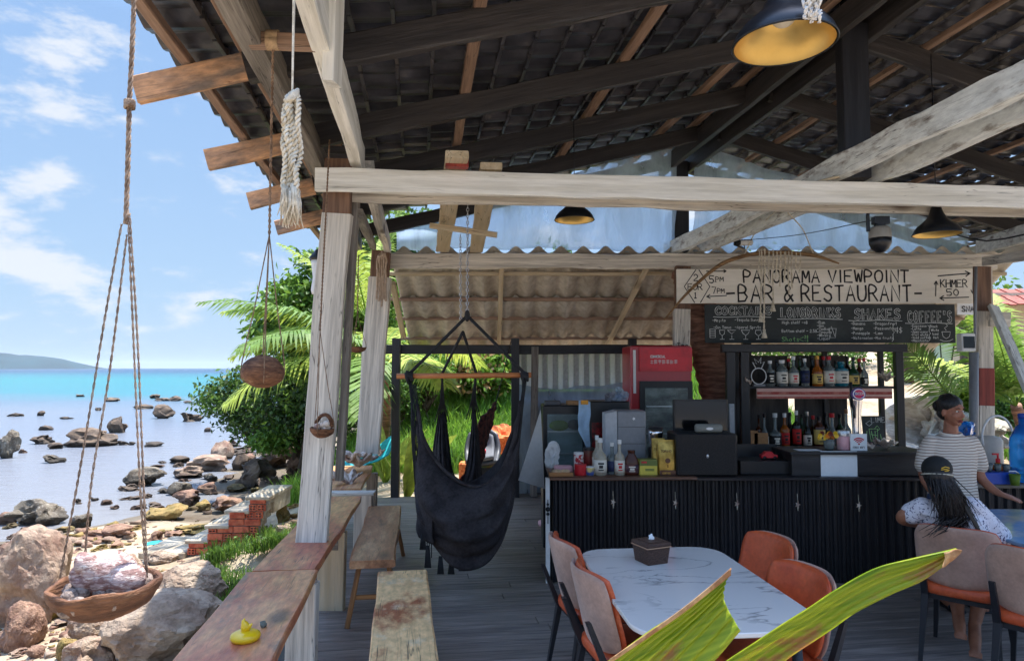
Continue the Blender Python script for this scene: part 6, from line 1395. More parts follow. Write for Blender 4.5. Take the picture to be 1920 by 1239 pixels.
b = MB(); wpx(b, '2', 1302, 526, 12, 1.7, wr=.7); wpx(b, 'FOR', 1291, 543, 11, 1.6, wr=.7, gap=.2); wpx(b, '1', 1301, 559, 11, 1.7, wr=.6); wpx(b, '5', 1331, 530, 13, 2.0, wr=.7); wpx(b, 'PM', 1343, 527, 8, 1.4, wr=.85, gap=.2); wpx(b, '-', 1341, 531, 6, 1.3); wpx(b, '7', 1336, 550, 12, 1.8, wr=.6); wpx(b, 'PM', 1346, 549, 8, 1.4, wr=.75, gap=.2); b.build('lettering', INK, sg, M=Ms)
b = MB(); fitpx(b, 'KHMER', 1766, 1816, 538, 14, 1.9, gap=.2); wpx(b, '50', 1777, 554, 12, 1.8, wr=.85, gap=.25); b.build('lettering', INK, sg, M=Ms)
def arrow(b, x0, y0, x1, y1, w=1.8, hd=6, heads=(1,)):
    a = Vector((X_(x0,GY), 0, Z_(y0,GY))); c = Vector((X_(x1,GY), 0, Z_(y1,GY))); stroke(b, [(a.x,a.z),(c.x,c.z)], w*K); d = (c-a).normalized()*hd*K; s_ = Vector((-d.z,0,d.x))*.6
    for q in (s_, -s_): p_ = c-d+q; stroke(b, [(p_.x,p_.z),(c.x,c.z)], w*K)
b = MB(); arrow(b, 1363, 554, 1326, 556); arrow(b, 1326, 508, 1363, 508, hd=4); b.build('painted_arrows', INK, sg, M=Ms); b = MB(); arrow(b, 1762, 517, 1822, 512, 2.2, 8); arrow(b, 1818, 557, 1764, 559, 2, 7); arrow(b, 1756, 555, 1758, 527); arrow(b, 1828, 520, 1826, 550); 
b.build('painted_arrows', INK, sg, M=Ms); b = MB()
for q in ([(1306,505.5),(1284,537),(1303,567)], [(1312,505.5),(1332,537),(1314,567)]): stroke(b, [(X_(x,GY), Z_(y,GY)) for x, y in q], 1.7*K)
b.build('painted_diamond', INK, sg, M=Ms)
CY = 8.06; GY2 = GY
cbz0, cbz1 = Z_(643,CY), Z_(570.5,CY); x0_, x1_ = X_(1322,CY), X_(1792,CY)
cb = thing('chalkboard', 'wide black chalkboard menu with cocktails, longdrinks, shakes and coffees', 'chalkboard', ((x0_+x1_)/2, CY, cbz0))
b = MB(); b.box(((x0_+x1_)/2, CY, (cbz0+cbz1)/2), (x1_-x0_, .02, cbz1-cbz0), ch=.003); b.build('board', CHALKB, cb)
K = CY/F
def outl(parts, M1, M2):
    b = MB(); 
    for (text, px, p1, yb, hp) in parts: fitw(b, text, X_(px,CY), X_(p1,CY), Z_(yb,CY), hp*K, 4.2*K, .36, 0)
    b.build('chalk_heading', CHALK, cb, M=M1)
    b2 = MB(); b2.v = list(b.v); 
    b3 = MB()
    for (text, px, p1, yb, hp) in parts: fitw(b3, text, X_(px,CY), X_(p1,CY), Z_(yb,CY), hp*K, 2.4*K, .36, 0)
    b3.build('heading_fill', CHALKB, cb, M=M2)
for hd_ in [('COCKTAILS', 1343, 1446, 589, 13), ('LONGDRINKS', 1466, 1576, 594, 16), ('SHAKES', 1604, 1688, 598, 18), ("COFFEE'S", 1704, 1784, 603, 19)]: outl([hd_], Matrix.Translation((0, CY-.0115, 0)), Matrix.Translation((0, CY-.0125, 0)))
b = MB()
for x0, x1, y in ((1338,1446,594),(1458,1580,598),(1592,1692,601),(1698,1786,606)): stroke(b, [(X_(x0+(x1-x0)*k/8,CY), Z_(y+.8*math.sin(k),CY)) for k in range(9)], 1.1*K)
def small(text, px, yb, h=5.5, w=.95): write(b, text, X_(px,CY), Z_(yb,CY), h*K, wr=.62, w=w*K, gap=.2, jit=.02)
for text, px, yb in (('-Mojito',1336,603),('-Tequila Sunrise',1378,602),('-Gin Tonic',1338,616),('-Aperol Spritz',1378,616),('High shelf -4$',1467,607),('Bottom shelf - 2.5$',1466,623),('-Rum',1532,607),('-Gin',1532,613),('-Vodka',1532,619),('-Tequila',1532,625),('-Whisky',1532,631),('-Liquor',1532,637),
    ('-Banana',1596,609),('-Mango',1596,618),('-Pineapple',1596,627),('-Watermelon',1596,636),('-Dragonfruit',1638,609),('-Passionfruit',1638,618),('-Lime',1638,627),('-Mix fruits',1638,636),('-Espresso',1708,613),('-Latte',1708,618.5),('-Americano',1708,624),('-Flat white',1708,629.5),('-Iced coffee',1708,635),('-Macchiato',1708,640.5),('Black',1744,614),('White',1746,621),('Iced',1748,628),('Hot',1750,635)): small(text, px, yb, 5 if px < 1700 else 4.3, .8)
small('4$', 1678, 624, 10, 1.2)
for x, y0, y1 in ((1672,606,640),(1740,610,640)): stroke(b, [(X_(x+a,CY), Z_(y0+(y1-y0)*c_,CY)) for a, c_ in ((0,0),(3,.1),(2,.4),(5,.5),(2,.6),(3,.9),(0,1))], 1*K)
# glasses drawn along the bottom left
for k, x in enumerate((1336,1354,1372,1398,1422)):
    sh_ = [[(-5,0),(-5,-16),(5,-16),(5,0),(-5,0)], [(-5,-2),(-4,-9),(0,-12),(4,-9),(5,-2),(-5,-2)], [(-8,-2),(0,-9),(8,-2),(-8,-2)], [(-8,-2),(-5,-8),(0,-12),(5,-8),(8,-2),(-8,-2)], [(-5,-2),(-6,-8),(0,-13),(6,-8),(5,-2),(-5,-2)]][k]
    stroke(b, [(X_(x+a,CY), Z_(617-c_,CY)) for a, c_ in sh_], 1.0*K)
    if k: stroke(b, [(X_(x,CY), Z_(617+12,CY)), (X_(x,CY), Z_(617+19,CY))], 1*K); stroke(b, [(X_(x-4,CY), Z_(636,CY)), (X_(x+4,CY), Z_(636,CY))], 1*K)
    else:
        for q in (621,625,629): stroke(b, [(X_(x-5,CY), Z_(q,CY)), (X_(x+5,CY), Z_(q,CY))], .8*K)
stroke(b, [(X_(1555+a,CY), Z_(616+c_,CY)) for a, c_ in ((0,0),(2,17),(11,17),(13,0),(0,0),(4,-4),(10,14))], 1*K)
stroke(b, [(X_(1766+a,CY), Z_(622+c_,CY)) for a, c_ in ((0,0),(2,9),(8,13),(14,9),(16,0),(0,0))], 1*K); stroke(b, [(X_(1762+a,CY), Z_(637+c_,CY)) for a, c_ in ((0,0),(8,3),(18,2),(24,-1))], 1*K); stroke(b, [(X_(1774+a,CY), Z_(619+c_,CY)) for a, c_ in ((0,0),(-3,-4),(3,-8),(0,-12))], 1*K)
b.build('chalk_writing', CHALK, cb, M=Matrix.Translation((0, CY-.0115, 0)))
b = MB(); write(b, 'Shots', X_(1466,CY), Z_(640,CY), 8*K, w=1.1*K); stroke(b, [(X_(1506,CY),Z_(632,CY)),(X_(1498,CY),Z_(636,CY)),(X_(1506,CY),Z_(640,CY))], 1*K); write(b, '2$', X_(1508,CY), Z_(634,CY), 5*K, w=.8*K); write(b, '3$', X_(1508,CY), Z_(641,CY), 5*K, w=.8*K); b.build('chalk_writing', CHALKG, cb, M=Matrix.Translation((0, CY-.0115, 0)))
# TEA COFFEE painted on the post
PY_ = 8.088; b = MB(); K2 = PY_/F
write(b, 'Tea', X_(1270,PY_), Z_(652,PY_), 9*K2, wr=.6, w=1.5*K2); fitw(b, 'Coffee', X_(1266,PY_), X_(1292,PY_), Z_(672,PY_), 9*K2, 1.5*K2, .2)
for q in ([(1277,745),(1278,724)], [(1272,745),(1283,745)], [(1278,724),(1269,718)], [(1278,724),(1287,718)], [(1278,724),(1271,727)], [(1278,724),(1286,728)], [(1278,724),(1275,714)], [(1278,724),(1282,714)], [(1268,692),(1290,706)]): stroke(b, [(X_(x,PY_), Z_(y,PY_)) for x, y in q], 1.4*K2)
o = b.build('painted_writing', INK, pav, M=Matrix.Translation((0, PY_, 0)))
# driftwood macrame in front of the sign
DY = 7.85; t = thing('driftwood_macrame', 'driftwood stick with cream knotted cords hanging in front of the painted sign', 'wall hanging', P(1460, 480, DY))
b = MB(); b.tube([Vector(p_) for p_ in spline([P(1245,600,DY), P(1290,548,DY), P(1345,500,DY), P(1387,482,DY), P(1430,474,DY), P(1480,474,DY), P(1530,480,DY), P(1573,494,DY)], 50)], [.010+.014*min(1, i/16) if i < 40 else .024-.0016*(i-40) for i in range(50)], 9); b.build('driftwood', mat('brown_driftwood', C(150,118,82), .8, C(110,84,58), 8, (.5,4,4), var=.2, bump=.4), t, True)
g = random.Random(4)
for px, y1 in ((1423,520),(1427,598),(1433,628),(1449,578),(1456,530),(1463,545),(1472,535),(1478,560),(1484,548),(1500,520),(1492,512),(1441,540),(1470,510)):
    y0 = 474+(px-1430)*.06
    rope('cord', [P(px-2, y0+1, DY+.02), P(px, y0-5, DY-.005), P(px+1, y0+2, DY-.035), P(px, (y0+y1)/2, DY-.035+g.uniform(-.005,.005)), P(px+g.uniform(-2,2), y1-8, DY-.035)], .0065, ROPEW, t, strands=2, pitch=.05, step=.02, n=5)
for px, y1 in ((1427,598),(1433,628),(1449,578)):
    b = MB(); b.ball(P(px,y1-9,DY-.035), .018, 8, 6); b.lathe([(.012,.03),(.026,-.03),(.034,-.06),(.01,-.061)], 10, M=Matrix.Translation(P(px,y1-4,DY-.035))); b.build('tassel', ROPEW, t, True)
rope('cord', [P(1395,478,DY), P(1420,430,DY-.3), P(1467,385,5.4)], .006, ROPEW, t, step=.1)
rope('cord', [P(1525,476,DY), P(1505,430,DY-.3), P(1468,385,5.4), P(1467,335,5.2)], .006, ROPEW, t, step=.1)
# items on the right counter
RY = 5.85; K = RY/F; RZ = .842
c = Vector((X_(1912,RY), RY, RZ)); t = thing('water_bottle', 'big blue water bottle cut off at the right edge on the counter', 'water bottle', c)
b = MB(); r_ = 23*K; b.lathe([(r_*.9,0),(r_,.02),(r_,.10),(r_*.96,.12),(r_,.14),(r_,.26),(r_*.96,.28),(r_,.30),(r_*.95,.36),(r_*.5,.46),(r_*.3,.48),(r_*.3,.53)], 28); b.build('body', BLUEW, t, True, local=True)
b = MB(); b.lathe([(r_*.33,.53),(r_*.34,.57),(r_*.1,.575)], 16); b.build('cap', BLUEP, t, True, local=True)
c = Vector((X_(1863,RY), RY, RZ)); t = thing('soap_bottle', 'orange liquid pump bottle on the right counter', 'bottle', c)
b = MB(); b.lathe([(.036,0),(.042,.01),(.042,.10),(.030,.15),(.014,.16)], 18); b.build('body', ORLIQ, t, True, local=True)
b = MB(); b.lathe([(.018,.16),(.018,.19),(.008,.195),(.008,.225)], 12); b.box((-.02,0,.23), (.05,.016,.014)); b.build('pump', REDM, t, local=True)
t, c, s_ = bx('tray', 'shallow blue plastic tray of glasses on the right counter', 'tray', 1838, 884, 1896, 899, RY-.15, .22, BLUEP, RZ)
for k in range(7):
    b = MB(); b.lathe([(.022,0),(.028,.06),(.026,.06),(.02,.005)], 12); o = b.build('glass', GLC, None, True, M=Matrix.Translation((c.x-.11+.036*k, c.y-.03+.05*(k%2), c.z+s_.z/2+.001))); tag(o, 'small upturned glass, %s from the left in the blue tray' % ordn[k], 'glass', 'glasses in the blue tray')
b = MB(); b.lathe([(.03,0),(.042,.09),(.038,.09),(.028,.005)], 16); o = b.build('green_cup', F_LIGHT, None, True, M=Matrix.Translation((X_(1893,RY-.2), RY-.2, RZ+.001))); tag(o, 'lime green cup between the blue tray and the blue water bottle', 'cup')
b = MB(); 
c = Vector((X_(1847,6.3), 6.3, RZ)); t = thing('white_container', 'translucent white container with an arched hose on the right counter', 'container', c)
b = MB(); b.lathe([(.10,0),(.11,.02),(.11,.30),(.09,.33),(.05,.34)], 22); b.build('body', mat('milky_container', C(210,204,194), .4, var=.05, bump=0, trans=.2), t, True, local=True)
b = MB(); b.tube([(.14*math.cos(a), -.12, .33+.20*math.sin(a)) for a in np.linspace(-.3, 3.5, 22)], .010, 8); b.build('hose', WHITE, t, True, local=True)
t = thing('tap', 'thin curved steel tap on the right counter in front of the blue bottle', 'tap', (X_(1885,RY-.1), RY-.1, RZ)); b = MB(); b.tube([(-.02,0,0),(-.03,0,.06),(-.01,0,.10),(.04,0,.10),(.07,0,.08)], .008, 8); b.build('spout', STEEL, t, True, local=True)
b = MB(); c = P(1816,812,6.4); o = part('blue_bag', rock_mesh('blue_bag', 77, BLUEW, 3, 12, .3), None, Matrix.Translation(c)@Matrix.Diagonal((.12,.1,.12,1))); tag(o, 'crumpled translucent blue plastic bag behind the standing woman', 'bag')
# switch box and pipe on the right post, small sign, lantern
t = thing('switch_box', 'white box with dark window fixed to the right post', 'switch box', P(1811, 642, 7.3)); K = 7.3/F; c = P(1811, 642, 7.3)
b = MB(); b.box(c, (26*K,.10,34*K), ch=.01); b.build('case', WHITE, t); b = MB(); b.box(c+Vector((0,-.052,.0)), (21*K,.01,22*K)); b.build('window', SCREEN, t)
b = MB(); b.tube([P(1826,905,7.35), P(1826,660,7.35)], .045, 12); b.tube([P(1828,655,7.35), P(1830,500,7.35)], .014, 8); o = b.build('pipe', LGREY, None, True); tag(o, 'grey pipe running down the left side of the right post', 'pipe')
b = MB(); b.box((0,0,0), (.26,.02,.16), ch=.002); t = thing('snack_sign', 'small white sign starting with SN beside the chalkboard', 'sign', P(1812,579,9.2)); b.build('sign_board', PAPER, t, M=Matrix.Translation(P(1812,579,9.2))); b = MB(); write(b, 'SNACK', 0, 0, .07, .6, .014, jit=0); b.build('lettering', INK, t, M=Matrix.Translation(P(1804,584,9.18)))
# ================================================================ SHORE, ROCKS
def ghit(px, py, lo=4.0, hi=60.0):
    r = ray(px, py); o = Vector((0,0,CAMZ)); y = lo; prev = None
    while y < hi:
        p = o+r*(y/r.y); g = max(ground_z(p.x, p.y), SEAZ)
        if p.z <= g: return Vector((p.x, p.y, g))
        y += .03+.004*y
    return o+r*(hi/r.y)
RK_TAN = mat('tan_boulder', C(158,138,118), .9, C(124,96,80), 1.6, (1,1,1), (.40,.62), .25, 7, .7, 14, C(188,172,152), (.58,.72), 3.2, dist=.03, wet=SEAZ+.06)
RK_PALE = mat('pale_boulder', C(172,154,134), .9, C(136,114,96), 1.4, (1,1,1), (.42,.64), .22, 8, .8, 12, C(148,96,78), (.66,.70), .9, dist=.03, wet=SEAZ+.06)
RK_RED = mat('reddish_rock', C(152,120,98), .88, C(112,82,68), 1.8, (1,1,1), (.4,.62), .25, 8, .7, 14, C(170,150,132), (.6,.75), 4, dist=.03, wet=SEAZ+.06)
RK_DARK = mat('dark_wet_rock', C(112,92,72), .75, C(66,54,44), 1.6, (1,1,1), (.38,.62), .25, 8, .7, 16, C(140,128,112), (.62,.74), 7, dist=.03, wet=SEAZ+.06)
RK_YEL = mat('ochre_algae_rock', C(146,120,72), .85, C(110,96,48), 1.5, (1,1,1), (.4,.62), .25, 8, .6, 14, C(168,148,112), (.6,.75), 3, dist=.03, wet=SEAZ+.06)
RK_GREY = mat('grey_barnacled_rock', C(126,116,100), .9, C(84,74,62), 1.6, (1,1,1), (.38,.6), .3, 8, .9, 22, C(172,166,152), (.56,.66), 11, dist=.03, wet=SEAZ+.06)
def rock(px, pb, w_, h_, m, label, seed, group='rocks on the shore', dep=.85, sub=4, sea=False, flat=1, sink=.30, planes=9, rough=.13, hmin=.55):
    p = PZ(px, pb, SEAZ-.01) if sea else ghit(px, pb)
    k = p.y/F; rx = w_*k*.5; hz_ = h_*k; rz = hz_/(1+1-sink*2)*1.12; ry = rx*dep
    me = rock_mesh('rock', seed, m, sub, planes, rough, 1, .05, hmin)
    zs = [v.co.z for v in me.vertices]; xs_ = [v.co.x for v in me.vertices]; hx = (max(xs_)-min(xs_))/2; hz2 = max(zs)
    rz = hz_/(hz2*(1+.55)); 
    M = Matrix.Translation((p.x-(max(xs_)+min(xs_))/2*rx/hx, p.y+ry*.65, p.z+rz*.55*hz2))@Matrix.Diagonal((rx/hx, ry, rz, 1))
    o = part('rock', me, None, M); return tag(o, label, 'rock', group)
WG = 'rocks standing in the sea'
for i, (px, pb, w_, h_, m_, lab) in enumerate([
 (156,838,98,34,RK_DARK,'long layered brown rock in the shallow water behind the left ropes'),(212,812,38,31,RK_DARK,'pointed brown rock just right of the long layered rock in the water'),
 (302,785,42,27,RK_DARK,'top-heavy brown rock standing in the sea, left of the small pyramid rock'),(353,791,38,18,RK_DARK,'low pyramid-shaped dark rock in the sea near the leafy bush'),
 (2,860,50,54,RK_GREY,'large dark rounded rock in the water cut off by the left edge'),(76,833,42,17,RK_DARK,'rounded brown rock left of the long layered rock'),(95,869,39,16,RK_GREY,'low grey barnacled rock alone in the water'),
 (80,807,30,10,RK_DARK,'small round rock above the rounded brown rock in the water'),(388,810,14,9,RK_DARK,'tiny dark rock in the sea below the leafy bush'),(74,780,14,10,RK_DARK,'small tooth-shaped rock at the far left of the sea'),
 (24,781,28,7,RK_DARK,'flat dark rock at the far left of the sea'),(263,767,36,9,RK_DARK,'flat brown rock behind the right ropes in the sea'),(325,752,24,10,RK_DARK,'distant lumpy rock at the right end of the far reef'),
 (207,753,28,8,RK_DARK,'distant flat rock behind the left ropes'),(148,744,16,5,RK_DARK,'tiny distant rock left of the ropes'),(287,747,20,8,RK_DARK,'distant small rock left of the far reef end'),(300,752,30,6,RK_DARK,'low distant reef rock beside the lumpy one'),
 (120,786,26,5,RK_DARK,'thin dark rock awash in front of the long layered rock'),(182,770,12,7,RK_DARK,'small dark rock between the left ropes'),(228,835,20,9,RK_DARK,'small dark rock right of the long layered rock base'),(282,838,36,9,RK_DARK,'low reddish rock in the shallows right of the ropes'),
 (246,835,14,7,RK_DARK,'tiny rock beside the low reddish rock in the shallows'),(100,842,28,12,RK_DARK,'dark rock ledge touching the long layered rock on its left'),(350,756,16,5,RK_DARK,'small flat rock at the right end of the far reef'),(40,850,14,8,RK_RED,'small pinkish rock beside the large dark left-edge rock')]):
    rock(px, pb, w_, h_, m_, lab, 100+i, WG, sea=True, sub=3 if w_ < 40 else 4)
SG = 'rocks on the shore'
for i, (px, pb, w_, h_, m_, lab) in enumerate([
 (264,913,75,35,RK_GREY,'domed grey barnacled rock at the waterline behind the right ropes'),(50,988,106,46,RK_GREY,'large dark barnacle-covered rock at the waterline on the left'),(146,992,44,28,RK_GREY,'rough grey rock between the ropes at the waterline'),
 (8,985,40,24,RK_RED,'brown rock behind the large barnacle-covered rock at the left edge'),(413,862,42,35,RK_TAN,'pointed tan rock topping the shore ledge left of the dark boulders'),(450,882,38,30,RK_DARK,'rounded dark rock right of the pointed tan rock'),
 (468,915,78,52,RK_DARK,'big rounded dark brown boulder below the leafy bush'),(520,880,70,62,RK_DARK,'dark jagged boulder in the shade under the leafy bush'),(556,905,50,48,RK_RED,'brown boulder beside the first white post'),
 (500,925,50,30,RK_DARK,'dark boulder low between the big dark ones'),(383,885,84,30,RK_TAN,'wide flat tan ledge rock on the point'),(345,898,60,22,RK_TAN,'flat tan ledge rock at the tip of the point'),(330,870,40,14,RK_DARK,'low dark rock at the sea end of the point'),
 (393,905,22,14,RK_GREY,'small grey rock lying on the pale sand of the point'),(344,950,50,30,RK_RED,'pinkish barnacled rock on the shore, left of the brown slab'),(386,928,40,22,RK_RED,'smooth reddish-brown rock above the brown slab'),
 (418,964,60,32,RK_RED,'big reddish-brown slab rock with a dark side on the sand'),(377,960,26,22,RK_YEL,'small ochre rock beside the reddish-brown slab'),(330,930,44,24,RK_GREY,'mottled grey rock above the pinkish barnacled rock'),(440,925,50,14,RK_YEL,'flat ochre rock near the sand below the dark boulders'),
 (488,928,48,12,RK_YEL,'second flat ochre rock farther right below the dark boulders'),(300,975,80,26,RK_YEL,'sloping ochre rock slab running into the water'),(350,1008,104,16,RK_YEL,'long low algae-green slab on the sand'),(215,1012,56,24,RK_RED,'dark red rock in the pebbles left of the right ropes'),
 (176,1014,50,16,RK_RED,'low reddish rock between the ropes'),(115,1000,40,12,RK_YEL,'low ochre rock right of the barnacle-covered rock'),(95,1024,60,14,RK_RED,'flat brown rock in the wet sand on the left'),(402,1010,30,34,RK_GREY,'upright dark grey stone leaning by the brick steps'),
 (290,1020,30,22,RK_RED,'small brown rock on the sand left of the turquoise strip'),(196,948,20,10,RK_RED,'small red rock in the shallows right of the left ropes'),(212,955,16,8,RK_RED,'tiny red rock next to the small one in the shallows'),(143,946,16,10,RK_DARK,'tiny dark rock in the shallows between the ropes'),(175,940,14,8,RK_DARK,'tiny dark stone just outside the waterline'),
 (495,965,26,26,RK_PALE,'pale stone among weeds right of the brick steps'),(530,980,30,34,RK_YEL,'ochre stone against the bank right of the brick steps'),(545,940,26,16,RK_PALE,'pale stone at the bank edge below the first post'),(528,1015,34,28,RK_PALE,'white-grey stone low on the bank behind the ledge'),
 (585,900,40,20,RK_RED,'brown rock just left of the first white post'),(622,1150,30,40,RK_PALE,'pale stone under the ledge')]):
    rock(px, pb, w_, h_, m_, lab, 200+i, SG, sub=3 if w_ < 45 else 4)
for i, (px, pb, w_, h_, m_, lab, dep) in enumerate([
 (20,1178,160,176,RK_TAN,'huge pinkish-tan boulder at the left edge beside the hanging coconut',.8),(80,1085,70,72,RK_TAN,'tan boulder just behind the huge one at the left edge',.8),(88,1162,66,64,RK_YEL,'rounded yellowish boulder left of the hanging coconut',.9),
 (135,1170,60,56,RK_TAN,'tan boulder directly behind the coconut bowl',.9),(340,1150,150,86,RK_PALE,'wide pale boulder right of the hanging coconut, behind the biggest one',.8),(278,1262,235,128,RK_PALE,'biggest pale boulder with a rusty patch at the bottom of the beach',.8),
 (22,1222,84,84,RK_RED,'angular brown boulder at the bottom left corner',.8),(158,1205,86,60,RK_TAN,'layered tan rock below the coconut bowl',.8),(150,1262,100,56,RK_TAN,'flat pale rock at the bottom edge left of the biggest boulder',.8),(118,1240,40,36,RK_YEL,'small yellowish stone at the bottom edge',.9),
 (60,1238,34,20,RK_RED,'small dark red stone in the bottom left corner',.9),(400,1190,50,44,RK_YEL,'ochre stone in the weeds beside the ledge',.9),(300,1058,60,20,RK_PALE,'low pale stone in front of the brick steps',.9),(232,1080,60,34,RK_TAN,'tan stone on the sand behind the snail shell',.9),
 (20,1080,30,20,RK_RED,'small stone',.9)][:-1]):
    rock(px, pb, w_, h_, m_, lab, 300+i, SG, sub=5, dep=dep, planes=3, rough=.10, hmin=.66)
# jumble of rocks between the named ones: a few shapes, copied singly
jm = [rock_mesh('rock', 700+i, [RK_TAN, RK_RED, RK_DARK, RK_YEL, RK_GREY][i % 5], 3, 10, .18, .7) for i in range(15)]
gj = random.Random(17)
reg_mid = {'small rocks in the waterline jumble': 420, 'dark rocks piled under the bush': 515, 'small rocks in the wet sand': 150, 'small stones between the big boulders': 90}
reg_y = {'small rocks in the waterline jumble': 912, 'dark rocks piled under the bush': 868, 'small rocks in the wet sand': 1008, 'small stones between the big boulders': 1150}
def jumble(n, reg, s0, s1, pick, label, grp):
    k = 0; tries = 0
    while k < n and tries < n*20:
        tries += 1; px, py = reg(gj); p = ghit(px, py)
        if p.z < SEAZ-.03: continue
        spx = gj.uniform(s0, s1); s_ = spx*p.y/F*.5; ci = gj.choice(pick); me = jm[ci]
        o = part('rock', me, None, Matrix.Translation((p.x, p.y, p.z+s_*.12))@Matrix.Rotation(gj.uniform(0,6.28),4,'Z')@Matrix.Diagonal((s_*gj.uniform(.9,1.3), s_*gj.uniform(.7,1), s_*gj.uniform(.5,.8), 1))); mid = (s0+s1)/2; xm = reg_mid[grp]; ym = reg_y[grp]; tag(o, label % (('smaller' if spx < mid else 'larger')+' '+['tan','reddish','dark brown','ochre','grey'][ci % 5], ('sea' if px < xm else 'deck')+'-side '+('back' if py < ym else 'front')), 'rock', grp); k += 1
jumble(55, lambda q: (q.uniform(235,600), q.uniform(868,960)), 16, 46, (0,1,3,5,6,8,10,2,4,11), '%s rock in the %s part of the waterline jumble below the bush', 'small rocks in the waterline jumble')
jumble(36, lambda q: (q.uniform(430,600), q.uniform(830,905)), 26, 56, (2,7,12,1,6), '%s rock in the %s part of the boulder pile under the bush', 'dark rocks piled under the bush')
jumble(34, lambda q: (q.uniform(-20,330), q.uniform(985,1035)), 18, 46, (0,1,3,6,8,11,13), '%s flat rock in the %s part of the wet sand', 'small rocks in the wet sand')
jumble(30, lambda q: (q.uniform(-20,200), q.uniform(1075,1240)), 20, 50, (0,1,5,10,3), '%s stone wedged between the big boulders, %s part of the beach', 'small stones between the big boulders')
# pebbles: uncountable
tm = rock_mesh('peb', 5, SAND, 1, 5); bvs = np.array([v.co[:] for v in tm.vertices]); bfs = np.array([p.vertices[:] for p in tm.polygons]); bpy.data.meshes.remove(tm)
g = np.random.default_rng(3); VV = []; FF = []; MI = []; k = 0
def pebs(n, px0, px1, py0, py1, s0, s1, mids):
    global k
    for _ in range(n):
        p = ghit(g.uniform(px0, px1), g.uniform(py0, py1)); s_ = g.uniform(s0, s1)
        if p.z < SEAZ+.03: continue
        a = g.uniform(0, 6.28); c_, q_ = math.cos(a), math.sin(a); v = bvs*np.array([1, g.uniform(.6,1), g.uniform(.4,.8)])*s_; v = np.stack([v[:,0]*c_-v[:,1]*q_, v[:,0]*q_+v[:,1]*c_, v[:,2]], 1)+np.array([p.x, p.y, p.z+s_*.1])
        VV.append(v); FF.append(bfs+k*len(bvs)); MI.append(np.full(len(bfs), g.choice(mids))); k += 1
pebs(700, -40, 420, 1060, 1270, .01, .045, [0,1,2,3]); pebs(60, -60, 160, 1180, 1270, .04, .09, [0,1,2]); pebs(420, 0, 380, 975, 1080, .02, .06, [0,1,0,3]); pebs(60, 180, 560, 860, 985, .06, .22, [0,1,0,3]); pebs(110, -30, 250, 965, 1030, .05, .16, [1,0,3])
o = part('pebbles', npmesh('pebbles', np.concatenate(VV), np.concatenate(FF), [RK_TAN, RK_RED, RK_PALE, RK_YEL, RK_DARK], np.concatenate(MI)), None); tag(o, 'pebbles and small stones strewn over the beach sand', 'pebbles', kind='stuff')
# brick steps ----------------------------------------------------------
SYb = 9.3; K = SYb/F
st = thing('brick_steps', 'unfinished steps of red hollow bricks with pale concrete treads on the beach', 'steps', (X_(430,SYb), SYb, Z_(1055,SYb)))
def brick_solid(L_): b = MB(); b.box((0,0,0), (L_,.10,.082), ch=.004); return b
def brick_end():
    b = MB(); b.box((0,.02,0), (.105,.06,.082))
    for x in (-.046,-.0,.046): b.box((x,-.03,0), (.013,.04,.082))
    for z in (-.0345, 0, .0345): b.box((0,-.0305,z), (.104,.039,.013))
    return b
bm1 = brick_solid(.205).mesh('brick', BRICKM); bm2 = brick_end().mesh('brick', BRICKM)
rows_ = [(364,484),(366,488),(400,492),(402,495),(438,499),(440,504),(475,508),(477,512)]
for r, (x0, x1) in enumerate(rows_):
    z = Z_(1026-13.2*r, SYb); x = X_(x0, SYb); xe = X_(x1, SYb); j = r
    while x < xe-.07:
        end = (j*7+r*3) % 3 == 0 or xe-x < .2
        w_ = .105 if end else .205
        part('brick', bm2 if end else bm1, st, Matrix.Translation((x+w_/2, SYb+rnd.uniform(-.006,.006), z))@Matrix.Rotation(rnd.uniform(-.01,.01),4,'Y')); x += w_+.012; j += 1
    b = MB(); b.box(((X_(x0,SYb)+xe)/2, SYb+.075, z), (xe-X_(x0,SYb)-.01, .19, .0965)); b.build('mortar', MORTAR, st)
for x0, x1, y in ((474,512,931),(436,474,956),(400,437,983),(365,400,1010)):
    b = MB(); b.box((X_((x0+x1)/2-2,SYb), SYb+.42, Z_(y,SYb)+.01), (X_(x1,SYb)-X_(x0,SYb)+.06, .95, .05), ch=.01); b.box((X_((x0+x1)/2+1,SYb), SYb+.50, Z_(y,SYb)-.12), (X_(x1,SYb)-X_(x0,SYb)-.02, .70, .20)); b.build('tread', CONC, st)
b = MB(); b.box((X_(320,SYb), SYb+.35, Z_(1032,SYb)), (X_(364,SYb)-X_(278,SYb), .9, .09), ch=.015); b.build('tread', CONC, st)
b = MB(); b.box((X_(420,SYb), SYb+.08, Z_(1050,SYb)), (X_(485,SYb)-X_(300,SYb), .20, .24), ch=.01); b.build('footing', MORTAR, st)
o = surf('tarp_strip', [[P(272,1018,9.9),P(310,1009,10.0),P(360,1010,10.0),P(398,1003,10.1)],[P(272,1024,9.8),P(312,1016,9.9),P(360,1015,9.9),P(400,1010,10)]], 6, 30, TURQ, None, thick=.01, wr=.04, wf=4); tag(o, 'thin turquoise tarp strip lying behind the brick steps', 'tarp')
o = surf('tarp', [[P(618,885,9.9),P(650,862,10),P(690,850,10.1),P(735,812,10.2)],[P(622,900,9.7),P(655,890,9.8),P(700,872,9.9),P(730,850,10)]], 12, 30, TURQ, None, thick=.02, wr=.08, wf=3); tag(o, 'crumpled turquoise tarp on the bank between the two white posts', 'tarp')

